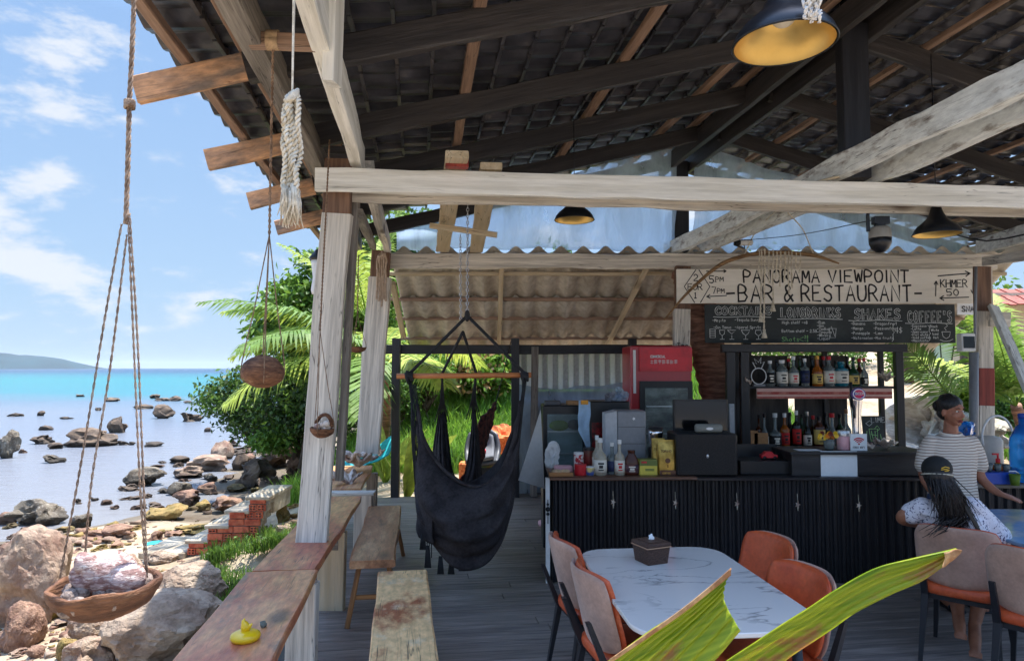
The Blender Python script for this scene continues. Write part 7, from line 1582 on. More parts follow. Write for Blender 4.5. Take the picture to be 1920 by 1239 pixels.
# ================================================================ VEGETATION
FM = [F_DARK, F_MID, F_LIGHT]
def limbs(b, base, tips, r0, wob=.25, seed=1):
    g = random.Random(seed); base = Vector(base)
    for tip in tips:
        tip = Vector(tip); d = tip-base; pts = [base+d*f+Vector((g.uniform(-1,1), g.uniform(-1,1), g.uniform(-.6,.6)))*wob*math.sin(math.pi*f)*.5+Vector((0,0,d.length*.08*math.sin(math.pi*f))) for f in np.linspace(0, 1, 7)]
        b.tube(pts, [r0*(1-.85*i/6) for i in range(7)], 6)
def tree(name, label, cat, base, blobs, n, nper, size, mats, r0=.10, seed=1, spread=.12, shell=.6, trunk_top=None, group=None, aspect=.5):
    t = thing(name, label, cat, base, 0, group); cp = crown_points(blobs, n, seed, shell)
    part('crown', leaf_mesh('crown', cp, nper, size, spread, mats, seed, aspect), t)
    b = MB(); tt = Vector(trunk_top or (Vector(base)+Vector((0,0,1)))); b.tube([Vector(base)-Vector((0,0,.3)), (Vector(base)+tt)/2+Vector((.05,0,0)), tt], [r0, r0*.85, r0*.7], 9)
    g_ = random.Random(seed); tips = [Vector(cp[g_.randrange(len(cp))]) for _ in range(26)]; limbs(b, tt, tips, r0*.6, .3, seed); b.build('trunk', BARK, t, True); return t
def BL(px, py, Y, wpx, hpx, dm=.8): c = P(px, py, Y); k = Y/F; return (c.x, c.y, c.z, wpx*k/2, wpx*k/2*dm, hpx*k/2)
tree('sea_almond_tree', 'dense light-green leafy tree rising left of the first white post', 'tree', (-4.9, 16.2, -.3),
     [BL(560,590,16,140,110),BL(620,540,16,140,90),BL(520,630,16,110,60),BL(600,640,16,180,160),BL(680,580,16,140,180),BL(545,535,16,50,40),BL(490,605,16,60,34),BL(690,680,16,150,170),BL(585,490,16,50,34),BL(640,480,16,70,50),BL(520,560,16,40,26)], 1500, 11, .17, [F_MID,F_LIGHT,F_LIGHT,F_LIGHT,F_DARK], .14, 11, .12, .35, (-4.6,16.2,1.6))
tree('shore_bush', 'dark small-leaved bush spreading over the rocks towards the sea', 'bush', (-5.6, 17.6, -.6),
     [BL(430,745,18,120,70),BL(480,790,18,150,60),BL(540,760,17.5,170,110),BL(470,715,18,90,60),BL(600,770,17,160,130),BL(400,740,18,50,40),BL(560,700,17.5,140,90),BL(520,820,17.5,90,30)], 1300, 11, .14, [F_OLIVE,F_MID,F_OLIVE,F_LIGHT,F_DARK], .12, 12, .12, .4, (-5.4,17.6,.3))
tree('leafy_shrub', 'low bright shrub at the water side of the dark boulders', 'bush', ghit(505, 852), [BL(500,830,17,60,26),BL(525,822,17,60,26)], 110, 16, .13, [F_LIGHT,F_MID], .03, 13, .10)
tree('background_tree', 'tall green tree seen between the two white posts and above the lean-to', 'tree', (-3.0, 18.5, .6),
     [BL(720,640,19,140,150),BL(745,520,19,160,130),BL(770,440,19,110,60),BL(700,470,19,90,90),BL(800,600,19,170,160)], 900, 20, .17, [F_MID,F_LIGHT,F_DARK], .16, 14, .22, .5, (-2.9,18.5,2.2))
def palm(label, base, top, nf, L_, seed, mats=(F_PALM, F_PALMY), trunk=.11, angs=None, ll=.55, droop=.7, cat='palm', wd=.035, name='coconut_palm', elev=(.05, 1.1), group=None):
    g_ = random.Random(seed); t = thing(name, label, cat, base, 0, group); base = Vector(base); top = Vector(top)
    if trunk:
        b = MB(); pts = spline([base-Vector((0,0,.3)), base.lerp(top, .5)+Vector((.1,0,0)), top], 24); b.tube(pts, [trunk*(1-.3*i/23)+.006*math.sin(i*2.2) for i in range(24)], 12); b.build('trunk', TRUNK, t, True)
    for i in range(nf):
        a = (angs[i] if angs else 2*math.pi*i/nf+g_.uniform(-.25,.25)); e = g_.uniform(*elev)
        b = MB(); frond_geo(b, top, (math.cos(a)*math.cos(e), math.sin(a)*math.cos(e), math.sin(e)), L_*g_.uniform(.85,1.1), droop*g_.uniform(.8,1.3), nl=42, ll=ll, wd=wd, rg=g_)
        b.build('frond', [mats[i % len(mats)], F_LIGHT], t)
    return t
palm('coconut palm with drooping fronds between and left of the white posts', ghit(716, 850), P(712, 665, 11.5), 16, 2.7, 5, angs=[2.9,3.3,3.7,2.5,2.1,1.5,4.2,3.1,3.5,.9,.2,5.3,2.7,1.9,4.8,3.9], ll=.7, droop=.75, wd=.05, elev=(.0,.65))
palm('upright yellow-green palm fronds seen between the two posts under the roof', ghit(700, 800), P(690, 600, 13.5), 7, 2.6, 8, mats=(F_PALMY,), angs=[1.6,2.6,3.6,.6,2.0,4.4,3.1], elev=(.8,1.35), droop=.5, ll=.6, trunk=.09, wd=.05)
# broad young palms on the sand at the rear left corner of the deck
def broad_plant(label, px, pb, hpx, nb, seed, m=F_PALMY, Y=None, wd=.10, group=None, spread=.5):
    p = ghit(px, pb) if Y is None else Vector((X_(px,Y), Y, ground_z(X_(px,Y), Y))); h = hpx*p.y/F; g_ = random.Random(seed); t = thing('young_palm', label, 'plant', p, 0, group)
    for i in range(nb):
        a = g_.uniform(0, 6.283); lean = g_.uniform(.1, spread); l = h*g_.uniform(.7,1.15); d = Vector((math.cos(a)*lean, math.sin(a)*lean, 1)).normalized(); s_ = d.cross(Vector((math.sin(a+.4), math.cos(a+.4), .1))).normalized(); b = MB(); vs = []; n = 9
        for k in range(n+1):
            f = k/n; c = p+d*l*f+Vector((math.cos(a), math.sin(a), -.5))*l*.42*f*f*lean*1.6; ww = wd*l*math.sin(math.pi*min(1,(f*.92+.08)))**.7
            vs += [c-s_*ww, c-Vector((0,0,.25*ww)), c+s_*ww]
        b.add(vs, [(3*k+q, 3*k+q+1, 3*k+q+4, 3*k+q+3) for k in range(n) for q in (0,1)]); b.build('leaf', m, t, True)
    return t
broad_plant('bright yellow-green young palm just left of the black lean-to post', 722, 905, 120, 11, 2, wd=.09)
broad_plant('bright broad-leaved plant right behind the black lean-to post', 762, 935, 150, 9, 4, wd=.08)
# grass slope behind the lean-to and weeds by the ledge: blades, uncountable
def grass(name, label, pts, h, n_per, spread, mats, seed, wd=.012):
    g_ = np.random.default_rng(seed); pts = np.asarray(pts); nb = len(pts)*n_per; c = np.repeat(pts, n_per, 0)+np.concatenate([g_.normal(0, spread, (nb,2)), np.zeros((nb,1))], 1)
    hh = h*g_.uniform(.5,1.3,(nb,1)); a = g_.uniform(0,6.283,nb); l = g_.uniform(.1,.7,(nb,1)); d = np.stack([np.cos(a), np.sin(a), np.zeros(nb)], 1); s_ = np.stack([-np.sin(a+.6), np.cos(a+.6), np.zeros(nb)], 1)*wd*g_.uniform(.6,1.4,(nb,1))
    p1 = c+d*hh*l*.3+np.array([0,0,1])*hh*.6; p2 = c+d*hh*l+np.array([0,0,1])*hh*.95
    V_ = np.stack([c-s_, c+s_, p1+s_*.8, p1-s_*.8, p2], 1).reshape(-1,3); i0 = np.arange(nb)*5
    Q = np.concatenate([np.stack([i0,i0+1,i0+2,i0+3],1), np.stack([i0+3,i0+2,i0+4,i0+4],1)]); tri = np.concatenate([np.stack([i0,i0+1,i0+2],1), np.stack([i0,i0+2,i0+3],1), np.stack([i0+3,i0+2,i0+4],1)])
    mi = np.tile(g_.integers(0,len(mats),nb), 3); o = part(name, npmesh(name, V_, tri, mats, mi), None); return tag(o, label, 'grass', kind='stuff')
g = np.random.default_rng(9)
def gp(n, x0, x1, y0, y1): 
    xs_ = g.uniform(x0,x1,n); ys_ = g.uniform(y0,y1,n); return [(x, y, ground_z(x, y)) for x, y in zip(xs_, ys_)]
pts = [p for p in gp(5200, -4.5, 7, 12.6, 22) if noise.noise(Vector((p[0]*.5, p[1]*.5, 0))) > -.42+max(0, (13.4-p[1]))*.5]
grass('grass_slope', 'bright green grass covering the slope behind the lean-to', pts, .42, 12, .12, [F_GRASS, F_GRASS, F_LIGHT, F_MID], 5, .013)
pts = [tuple(ghit(x, y)) for x, y in zip(g.uniform(385,560,420), g.uniform(1000,1190,420)) if 380+ (1190-y)*.0 < x < 560-(y-1000)*.35+20 and noise.noise(Vector((x*.02, y*.02, 0))) > -.25]
grass('bank_weeds', 'green weeds growing on the bank between the brick steps and the ledge', pts, .16, 16, .05, [F_MID, F_DARK, F_LIGHT], 6, .006)
part_pts = [p for p in pts[::3]]
o = part('weed_leaves', leaf_mesh('weed_leaves', np.array(part_pts)+np.array([0,0,.05]), 14, .05, (.06,.06,.05), [F_MID, F_DARK], 3), None); tag(o, 'small leafy weeds among the grass on the bank', 'weeds', kind='stuff')
pts = [tuple(ghit(x, y)) for x, y in zip(g.uniform(505,570,60), g.uniform(905,930,60))]; grass('sand_grass', 'thin grass tuft on the sand left of the first white post', pts, .14, 12, .06, [F_GRASS, F_MID], 7, .007)
pts = gp(260, 8.2, 10.6, 13.2, 15.5); grass('path_grass', 'bright grass mound right of the bottle shelf', pts, .34, 16, .12, [F_GRASS, F_LIGHT], 8, .012)
pts = gp(900, 11.5, 17, 13.5, 19); grass('lawn', 'short green lawn seen right of the right post', pts, .10, 14, .2, [F_GRASS, F_MID], 9, .012)
# shrubs and trees on the slope and along the back
bg_ = [('leafy_shrub','round green shrub on the slope behind the left hammock rope',800,700,15.5,90,60,[F_MID,F_LIGHT]),('leafy_shrub','dark green shrub under the lean-to roof edge beside the black post',775,690,16,120,80,[F_DARK,F_MID]),('leafy_shrub','pale dry reddish shrub at the top of the grass slope',890,692,16.5,130,40,[F_DRY,F_LIGHT,F_MID]),
 ('leafy_shrub','green shrub at the top right of the grass slope',935,672,17,110,50,[F_LIGHT,F_MID]),('leafy_shrub','bushy shrub left on the slope behind the second post',745,740,15,70,90,[F_MID,F_DARK]),
 ('background_tree','broad tree behind the red fridge',1230,620,24,200,130,[F_MID,F_LIGHT]),('background_tree','light tree behind the palm trunk',1380,640,24,180,170,[F_LIGHT,F_MID]),('background_tree','tree behind the chalkboard',1530,640,26,220,120,[F_MID,F_DARK]),
 ('leafy_shrub','round bush between the shelf and the lantern',1712,668,24,80,60,[F_LIGHT,F_MID]),('leafy_shrub','bush right of the lantern post',1800,680,22,90,50,[F_MID,F_LIGHT]),('background_tree','tree at the far right behind the palm fronds',1880,650,24,160,110,[F_MID,F_DARK]),('background_tree','tree behind the far left of the lean-to',1060,610,26,240,120,[F_MID,F_DARK]),
 ('leafy_shrub','dark low bush at the right edge above the lawn',1884,770,15,80,56,[F_DARK,F_MID]),('leafy_shrub','green leaves hanging by the white pipe of the right post',1812,760,13,40,60,[F_MID,F_LIGHT])]
for i, (nm, lab, px, py, Y, w_, h_, ms_) in enumerate(bg_):
    c = P(px, py, Y); gz = ground_z(c.x, c.y); tree(nm, lab, 'tree' if 'tree' in nm else 'shrub', (c.x, c.y, min(gz, c.z-.3)), [BL(px,py,Y,w_,h_),BL(px-w_*.25,py+h_*.15,Y,w_*.6,h_*.7),BL(px+w_*.3,py-h_*.1,Y+.3,w_*.6,h_*.8)], 260 if 'tree' in nm else 170, 20, .16 if Y > 16 else .10, ms_, .10 if 'tree' in nm else .03, 40+i, .2 if Y > 16 else .1, .4, (c.x, c.y, min(gz, c.z-.3)+.4))
# far tree line (reads as one mass)
g = np.random.default_rng(21); cl = []
for x in np.linspace(-9, 62, 70):
    for q in range(7): y = 42+g.uniform(-3,3)+abs(x)*.1; cl.append((x+g.uniform(-1,1), y, ground_z(x, y)+g.uniform(.2, 3.6)*(1+.4*math.sin(x*.5))))
o = part('far_wood', leaf_mesh('far_wood', cl, 46, .42, .75, FM, 22), None); tag(o, 'dense green wood closing the view far behind the bar', 'wood', kind='stuff')
# palms at the right
c = P(1802, 770, 8.9); t = thing('palm_frond', 'single drooping palm frond leaning up left beside the bottle shelf', 'frond', (c.x, c.y, 0)); b = MB()
frond_geo(b, c, Vector((-.62, .15, 1)), 1.25, .35, 40, .50, .028, up=(0,-1,.2), fold=.1); b.build('frond', [F_PALM, F_LIGHT], t); b = MB(); b.tube([(c.x+.1, c.y, -.1), c], .02, 6); b.build('stem', F_LIGHT, t, True)
palm('wide green coconut palm fronds at the right edge behind the diagonal brace', (9.0, 12.2, .0), P(1905, 760, 11.6), 12, 2.3, 31, angs=[3.0,2.4,3.5,1.9,2.7,1.2,3.9,.6,2.1,3.2,4.6,1.6], elev=(.5,1.3), trunk=.12, ll=.7, wd=.055, droop=.6)
broad_plant('lime green leaf sprout behind the right end of the black cabinet', 1708, 838, 32, 4, 71, F_PALMY, 9.0, .16, spread=.9)
# boulder mound, lantern, hut
p = PZ(1755, 845, .0); 
for px, pb, w_, h_, Y, lab, sd in ((1752,850,130,100,11.5,'large pale flat boulder on the sand right of the bottle shelf',401),(1822,850,60,70,11,'pale boulder behind the standing woman right of the big one',402),(1880,832,70,40,12.5,'low pale boulder below the lawn at the right',403)):
    k = Y/F; me = rock_mesh('rock', sd, mat('chalky_white_boulder', C(176,170,160), .9, C(140,130,118), 1.2, (1,1,2), (.4,.62), .2, 8, .7, 12, C(196,190,182), (.56,.7), 3, dist=.03), 4, 8); o = part('rock', me, None, Matrix.Translation((X_(px,Y), Y+.5, Z_(pb,Y)+h_*k*.35))@Matrix.Diagonal((w_*k*.62, .9, h_*k*.75, 1))); tag(o, lab, 'boulder', 'pale boulders behind the bar')
Y = 13.5; K = Y/F; c = P(1769, 685, Y); t = thing('garden_lantern', 'black framed garden lantern with frosted glass on a dark post', 'lantern', (c.x, c.y, ground_z(c.x, c.y)))
b = MB(); b.add([(c.x+a*w_, c.y+d*w_, z) for z, w_ in ((c.z,8*K),(c.z+44*K,13*K)) for a, d in ((-1,-1),(1,-1),(1,1),(-1,1))], [(3,2,1,0),(4,5,6,7),(0,1,5,4),(1,2,6,5),(2,3,7,6),(3,0,4,7)]); b.build('glass', mat('frosted_glass', C(214,222,218), .5, bump=0, var=.03, translucent=.4), t)
for a, d in ((-1,-1),(1,-1),(1,1),(-1,1)):
    b = MB(); b.tube([(c.x+a*8.6*K, c.y+d*8.6*K, c.z), (c.x+a*13.6*K, c.y+d*13.6*K, c.z+44*K)], 1.3*K, 6); b.build('frame_bar', MBLACK, t)
b = MB(); b.box((c.x, c.y, c.z-2*K), (20*K,20*K,4*K)); b.lathe([(20*K,44*K),(14*K,50*K),(4*K,60*K),(.01,66*K)], 4, M=Matrix.Translation(c)@Matrix.Rotation(math.pi/4,4,'Z')); b.build('cap', MBLACK, t)
b = MB(); b.tube([(c.x, c.y, ground_z(c.x, c.y)-.2), (c.x, c.y, c.z-2*K)], [.11,.06], 10); b.build('post', MBLACK, t)
Y = 15; K = Y/F; hut = thing('beach_hut', 'small hut with a red tiled roof half hidden behind the right post', 'hut', (X_(1890,Y), Y+1, ground_z(X_(1890,Y), Y)))
TR = mat('red_roof_tile', C(150,70,52), .7, C(112,50,38), 6, var=.3, bump=.3)
b = MB(); b.box((0,0,0), (.17,.42,.03), ch=.005); tmr = b.mesh('roof_tile', TR)
for r in range(3):
    for q in range(20):
        part('roof_tile', tmr, hut, Matrix.Translation((X_(1800,Y)+q*.18+(r%2)*.05, Y+r*.34, Z_(566,Y)+r*.14+.02*(q%2)))@Matrix.Rotation(.42,4,'X'))
b = MB(); b.box((X_(1965,Y), Y+1.3, (Z_(566,Y)+.5)/2+.3), (2.6, 1.8, Z_(566,Y)-.6)); b.build('wall', mat('cream_hut_wall', C(206,190,164), .85, var=.15), hut)
for px in (1813, 1868): 
    b = MB(); b.tube([(X_(px,Y), Y+.1, 0), (X_(px,Y), Y+.1, Z_(568,Y))], .09, 8); b.build('hut_post', BARK, hut, True)
t = thing('tree_trunk', 'bare brown tree trunk left of the lantern', 'trunk', (X_(1702,23), 23, 1)); b = MB(); b.tube([(X_(1702,23),23,.5), (X_(1703,23),23.1,3.4)], [.2,.16], 10); b.build('trunk', BARK, t, True)
# odds and ends behind the hammocks
Y = 10.8; K = Y/F; c = P(905, 862, Y); t = thing('car_seat', 'grey and black child car seat with red strap standing behind the hammock', 'car seat', (c.x, c.y, ground_z(c.x, c.y)))
def blob(name, c, r, m, par, sub=3, seed=1): return part(name, rock_mesh(name, seed, m, sub, 3, .05, 1, .0), par, Matrix.Translation(c)@Matrix.Diagonal((*r, 1)))
surf('shell', [[c+Vector((-.22,.05,.42)), c+Vector((0,.14,.50)), c+Vector((.22,.05,.42))], [c+Vector((-.26,-.10,.16)), c+Vector((0,.10,.20)), c+Vector((.26,-.10,.16))], [c+Vector((-.24,-.36,.04)), c+Vector((0,-.34,.0)), c+Vector((.24,-.36,.04))]], 14, 18, DGREY, t, thick=.06, offset=1)
surf('padding', [[c+Vector((-.16,.02,.38)), c+Vector((0,.08,.44)), c+Vector((.16,.02,.38))], [c+Vector((-.18,-.12,.18)), c+Vector((0,.04,.20)), c+Vector((.18,-.12,.18))], [c+Vector((-.18,-.36,.08)), c+Vector((0,-.34,.05)), c+Vector((.18,-.36,.08))]], 12, 16, mat('light_grey_padding', C(104,106,112), .9, var=.1, bump=.2), t, thick=.05)
b = MB(); b.box(c+Vector((-.05,-.22,.16)), (.22,.10,.06), ch=.01); b.build('red_strap', REDM, t)
b = MB(); b.box(c+Vector((0,-.1,-.10)), (.5,.5,.06)); b.box(c+Vector((0,-.1,-.35)), (.3,.3,.45)); b.build('base', BLACK, t)
c = ghit(935, 862); o = part('orange_net', rock_mesh('orange_net', 91, ORNET, 4, 4, .35, 1, .12), None, Matrix.Translation(P(945, 822, 11.3))@Matrix.Diagonal((.42,.3,.24,1))); tag(o, 'heap of orange netting behind the car seat', 'net')
b = MB(); b.box((0,0,.15), (.34,.3,.3), ch=.02); o = b.build('orange_crate', ORNET, None, M=Matrix.Translation(ghit(880, 900))); tag(o, 'orange crate on the sand behind the second hammock', 'crate')
b = MB(); b.box((0,0,.2), (.30,.3,.4), ch=.02); o = b.build('white_bucket', mat('red_orange_box', C(196,84,56), .6, bump=0), None, M=Matrix.Translation(ghit(800, 905))); o.name = 'plastic_box'; tag(o, 'red-orange plastic box on the sand left of the hammock cords', 'box')
# ================================================================ PEOPLE
def remesh(b, name, m, parent, vox=.006, smooth=2, it=4):
    o = b.build(name, m, parent, True)
    r = o.modifiers.new('r', 'REMESH'); r.mode = 'VOXEL'; r.voxel_size = vox; r.use_smooth_shade = True
    s_ = o.modifiers.new('s', 'SMOOTH'); s_.factor = .5; s_.iterations = it
    dg = bpy.context.evaluated_depsgraph_get(); me = bpy.data.meshes.new_from_object(o.evaluated_get(dg)); me.name = name
    o.modifiers.clear(); me.materials.clear(); me.materials.append(m); o.data = me
    me.polygons.foreach_set('use_smooth', [True]*len(me.polygons)); return o
def limb(b, pts, rs, n=14):
    pts = spline(pts, 5*len(pts)); k = len(pts); m_ = len(rs)
    rad = [float(np.interp(i/(k-1)*(m_-1), range(m_), rs)) for i in range(k)]
    b.tube(pts, rad, n); b.ball(pts[0], rad[0], 12, 8); b.ball(pts[-1], rad[-1], 12, 8)
def torso(b, rings, n=24, close=True):   # rings: (center, half width, half depth, yaw)
    vs = []
    rr_s = []
    for i in range(len(rings)-1):
        for q in range(4): rr_s.append([rings[i][j]*(1-q/4)+rings[i+1][j]*q/4 if j else Vector(rings[i][0]).lerp(Vector(rings[i+1][0]), q/4) for j in range(4)])
    rr_s.append([Vector(rings[-1][0])]+list(rings[-1][1:]))
    for c, hw, hd, yw in rr_s:
        for k in range(n):
            a = 2*math.pi*k/n; x = hw*math.copysign(abs(math.cos(a))**.85, math.cos(a)); y = hd*math.copysign(abs(math.sin(a))**.85, math.sin(a)); vs.append(Vector(c)+Vector((x*math.cos(yw)-y*math.sin(yw), x*math.sin(yw)+y*math.cos(yw), 0)))
    m_ = len(rr_s); fs = [(i*n+k, i*n+(k+1)%n, (i+1)*n+(k+1)%n, (i+1)*n+k) for i in range(m_-1) for k in range(n)]
    if close: fs += [tuple(range(n))[::-1], tuple(range((m_-1)*n, m_*n))]
    b.add(vs, fs)
def hand(b, wrist, d, nrm, L_=.165, curl=.35, thumb=1):
    """palm and five separate fingers; d = direction of the fingers, nrm = back of the hand"""
    w_ = Vector(wrist); d = Vector(d).normalized(); nrm = Vector(nrm); nrm = (nrm-d*nrm.dot(d)).normalized(); s_ = d.cross(nrm)*thumb
    for q in (-1, 0, 1): b.tube([w_+s_*q*.008, w_+d*.035+s_*q*.020, w_+d*.078+s_*q*.024], [.018,.016,.013], 8)
    for j, (l, off) in enumerate(((.060,.031),(.070,.011),(.064,-.009),(.050,-.028))):
        p = w_+d*.072+s_*off*.95; pts = [p]; dd = (d+s_*off*2.5).normalized()
        for k in range(3): dd = (dd-nrm*curl*(.5+.3*j*.5)).normalized(); p = p+dd*l*(.42,.32,.26)[k]; pts.append(p)
        b.tube(pts, [.0092,.0088,.0080,.0066], 8); b.ball(pts[-1], .0066, 8, 6)
    p = w_+d*.022+s_*.026; dd = (d*.6+s_*.85-nrm*.15).normalized(); pts = [p-s_*.008, p+dd*.028, p+dd*.028+(dd+d*.6).normalized()*.026, p+dd*.028+(dd+d*.6).normalized()*.046]
    b.tube(pts, [.013,.011,.010,.0075], 8); b.ball(pts[-1], .0075, 8, 6)
def head(b, M, s_=1.0):
    Bp = lambda c, r: b.ball((c[0]*s_, c[1]*s_, c[2]*s_), tuple(q*s_ for q in r), 22, 14, M)
    Bp((0,.012,.035), (.073,.090,.085)); Bp((0,-.012,-.015), (.060,.074,.078)); Bp((0,-.030,-.055), (.040,.048,.045)); Bp((0,-.060,-.082), (.022,.018,.018))
    Bp((.036,-.058,-.022), (.022,.020,.020)); Bp((-.036,-.058,-.022), (.022,.020,.020)); Bp((0,-.062,.042), (.050,.020,.014))
    b.tube([M@Vector((0,-.078*s_,.022*s_)), M@Vector((0,-.092*s_,-.008*s_)), M@Vector((0,-.098*s_,-.026*s_))], [.008*s_,.010*s_,.013*s_], 8); Bp((.011,-.086,-.030), (.009,.009,.008)); Bp((-.011,-.086,-.030), (.009,.009,.008))
    for q in (-1, 1): Bp((q*.072,.010,-.008), (.009,.018,.028))
def face_parts(par, M):
    for q in (-1, 1):
        b = MB(); b.ball((q*.030,-.0735,.014), (.0125,.0075,.0065), 12, 8, M); e = b.build('eye', EYEW, par, True)
        b = MB(); b.ball((q*.030+.002,-.0805,.014), (.0058,.0025,.0058), 10, 6, M); b.build('iris', INK, e, True)
        b = MB(); b.tube([M@Vector((q*.014,-.084,.034)), M@Vector((q*.030,-.084,.040)), M@Vector((q*.047,-.074,.034))], [.0022,.0032,.0018], 6); b.build('eyebrow', HAIR, par, True)
    b = MB(); b.tube([M@Vector((-.022,-.079,-.056)), M@Vector((0,-.090,-.053)), M@Vector((.022,-.079,-.056))], [.003,.0055,.003], 8); b.tube([M@Vector((-.020,-.079,-.062)), M@Vector((0,-.089,-.065)), M@Vector((.020,-.079,-.062))], [.003,.006,.003], 8); b.build('lips', LIPS, par, True)
# striped and speckled cloth
def cloth_mat(name, fn):
    m = bpy.data.materials.new(name); m.use_nodes = True; nt = m.node_tree; N = nt.nodes.new; L = nt.links.new; b_ = nt.nodes['Principled BSDF']; b_.inputs['Roughness'].default_value = .9
    t = N('ShaderNodeTexCoord'); L(fn(N, L, t.outputs['Object']), b_.inputs['Base Color'])
    n = N('ShaderNodeTexNoise'); n.inputs['Scale'].default_value = 9; n.inputs['Detail'].default_value = 5; L(t.outputs['Object'], n.inputs[0]); bn = N('ShaderNodeBump'); bn.inputs['Strength'].default_value = .7; bn.inputs['Distance'].default_value = .03; L(n.outputs[0], bn.inputs['Height']); L(bn.outputs[0], b_.inputs['Normal']); return m
def stripes(N, L, co):
    n = N('ShaderNodeTexNoise'); n.inputs['Scale'].default_value = 7; L(co, n.inputs[0]); sx = N('ShaderNodeSeparateXYZ'); L(co, sx.inputs[0])
    a = N('ShaderNodeMath'); a.operation = 'MULTIPLY_ADD'; a.inputs[1].default_value = .03; L(n.outputs[0], a.inputs[0]); L(sx.outputs[2], a.inputs[2])
    s_ = N('ShaderNodeMath'); s_.operation = 'MULTIPLY'; s_.inputs[1].default_value = 2*math.pi/.0215; L(a.outputs[0], s_.inputs[0]); c = N('ShaderNodeMath'); c.operation = 'SINE'; L(s_.outputs[0], c.inputs[0])
    r = N('ShaderNodeMapRange'); r.inputs['From Min'].default_value = .25; r.inputs['From Max'].default_value = .6; L(c.outputs[0], r.inputs[0]); mx = N('ShaderNodeMixRGB'); mx.inputs[1].default_value = C(214,204,192); mx.inputs[2].default_value = C(150,132,120); L(r.outputs[0], mx.inputs[0]); return mx.outputs[0]
def specks(N, L, co):
    n = N('ShaderNodeTexNoise'); n.inputs['Scale'].default_value = 58; n.inputs['Detail'].default_value = 3; n.inputs['Distortion'].default_value = 1.0; L(co, n.inputs[0]); r = N('ShaderNodeMapRange'); r.inputs['From Min'].default_value = .585; r.inputs['From Max'].default_value = .61; L(n.outputs[0], r.inputs[0])
    mx = N('ShaderNodeMixRGB'); mx.inputs[1].default_value = C(218,216,224); mx.inputs[2].default_value = C(50,54,96); L(r.outputs[0], mx.inputs[0]); return mx.outputs[0]
STRIPE = cloth_mat('beige_striped_cotton', stripes); SPECK = cloth_mat('white_navy_patterned_cotton', specks)

# standing woman ------------------------------------------------------
Yw = 5.30; wx = X_(1780, Yw)
w1 = thing('person', 'standing woman in beige striped t-shirt and jeans looking right, behind the seated woman', 'person', (wx, Yw, 0))
Q = lambda x, y, z: Vector((wx+x, Yw+y, z))
Mh = Matrix.Translation(Q(-.005,-.01,1.462))@Matrix.Rotation(R(16),4,'Z')@Matrix.Rotation(R(4),4,'X')
b = MB(); head(b, Mh, .98)
limb(b, [Q(0,.015,1.40), Q(0,.02,1.27)], [.046,.055]); torso(b, [(Q(0,.02,1.275),.08,.06,0),(Q(0,.02,1.235),.165,.085,0),(Q(0,.015,1.10),.150,.10,0),(Q(0,.01,.96),.125,.095,0),(Q(0,.02,.84),.150,.11,0),(Q(0,.02,.76),.145,.11,0)])
limb(b, [Q(-.165,.02,1.215), Q(-.20,.03,1.08), Q(-.215,.02,.955), Q(-.19,-.09,.84), Q(-.15,-.17,.78)], [.046,.043,.036,.032,.024])
limb(b, [Q(.165,.02,1.215), Q(.195,.02,1.08), Q(.215,.01,.96), Q(.245,-.07,.885), Q(.262,-.13,.86)], [.046,.043,.036,.031,.023])
hand(b, Q(.262,-.13,.86), (.75,-.45,-.28), (0,-.15,1), curl=.12, thumb=-1); hand(b, Q(-.15,-.17,.78), (.5,-.5,-.5), (-.5,-.5,.5), curl=.4, thumb=1)
for s_ in (-1, 1): limb(b, [Q(s_*.08,.02,.80), Q(s_*.085,.01,.45), Q(s_*.09,.03,.09)], [.085,.055,.036]); limb(b, [Q(s_*.09,.04,.05), Q(s_*.10,-.06,.035), Q(s_*.10,-.16,.022)], [.036,.034,.022])
remesh(b, 'body', SKIN1, w1, .0055); face_parts(w1, Mh)
b = MB(); torso(b, [(Q(0,.02,1.292),.075,.062,0),(Q(0,.02,1.265),.135,.088,0),(Q(0,.02,1.225),.188,.10,0),(Q(0,.012,1.10),.172,.118,0),(Q(0,.01,.96),.158,.112,0),(Q(0,.02,.84),.175,.125,0),(Q(0,.02,.74),.182,.13,0)])
for s_ in (-1, 1): limb(b, [Q(s_*.155,.02,1.225), Q(s_*.195,.025,1.14), Q(s_*.214,.025,1.05)], [.060,.062,.064])
o = remesh(b, 'tshirt', STRIPE, w1, .008, it=6)
b = MB(); b.tube([Q(.075*math.cos(a), .018+.062*math.sin(a), 1.300-.012*math.sin(-a)) for a in np.linspace(0,6.2832,25)], .007, 6); b.build('collar', mat('cream_collar', C(214,206,194), .9, bump=.2), w1, True)
b = MB()
for s_ in (-1, 1): limb(b, [Q(s_*.078,.02,.80), Q(s_*.088,.01,.45), Q(s_*.092,.03,.12)], [.108,.076,.062])
torso(b, [(Q(0,.02,.90),.150,.12,0),(Q(0,.02,.75),.168,.128,0)]); remesh(b, 'jeans', JEANS, w1, .009, it=4)
b = MB(); b.ball((0,.022,.052), (.083,.092,.086), 24, 16, Mh); b.ball((0,.105,.035), (.055,.045,.055), 16, 10, Mh); b.ball((.0,.03,.085), (.070,.075,.055), 16, 10, Mh); b.ball((0,.05,-.01), (.072,.06,.06), 16, 10, Mh)
b.v = [tuple(Vector(v)+Vector((noise.noise(Vector(v)*40), noise.noise(Vector(v)*40+Vector((5,5,5))), noise.noise(Vector(v)*40+Vector((9,1,4)))))*.007) for v in b.v]; o = b.build('hair', HAIR, w1, True)
for s_ in (-1, 1): b = MB(); b.box(Q(s_*.10,-.06,.008), (.09,.25,.016), ch=.006); b.tube([Q(s_*.10-.04,-.10,.02), Q(s_*.10,-.11,.062), Q(s_*.10+.04,-.10,.02)], .009, 6); b.build('sandal', BLACK, w1)

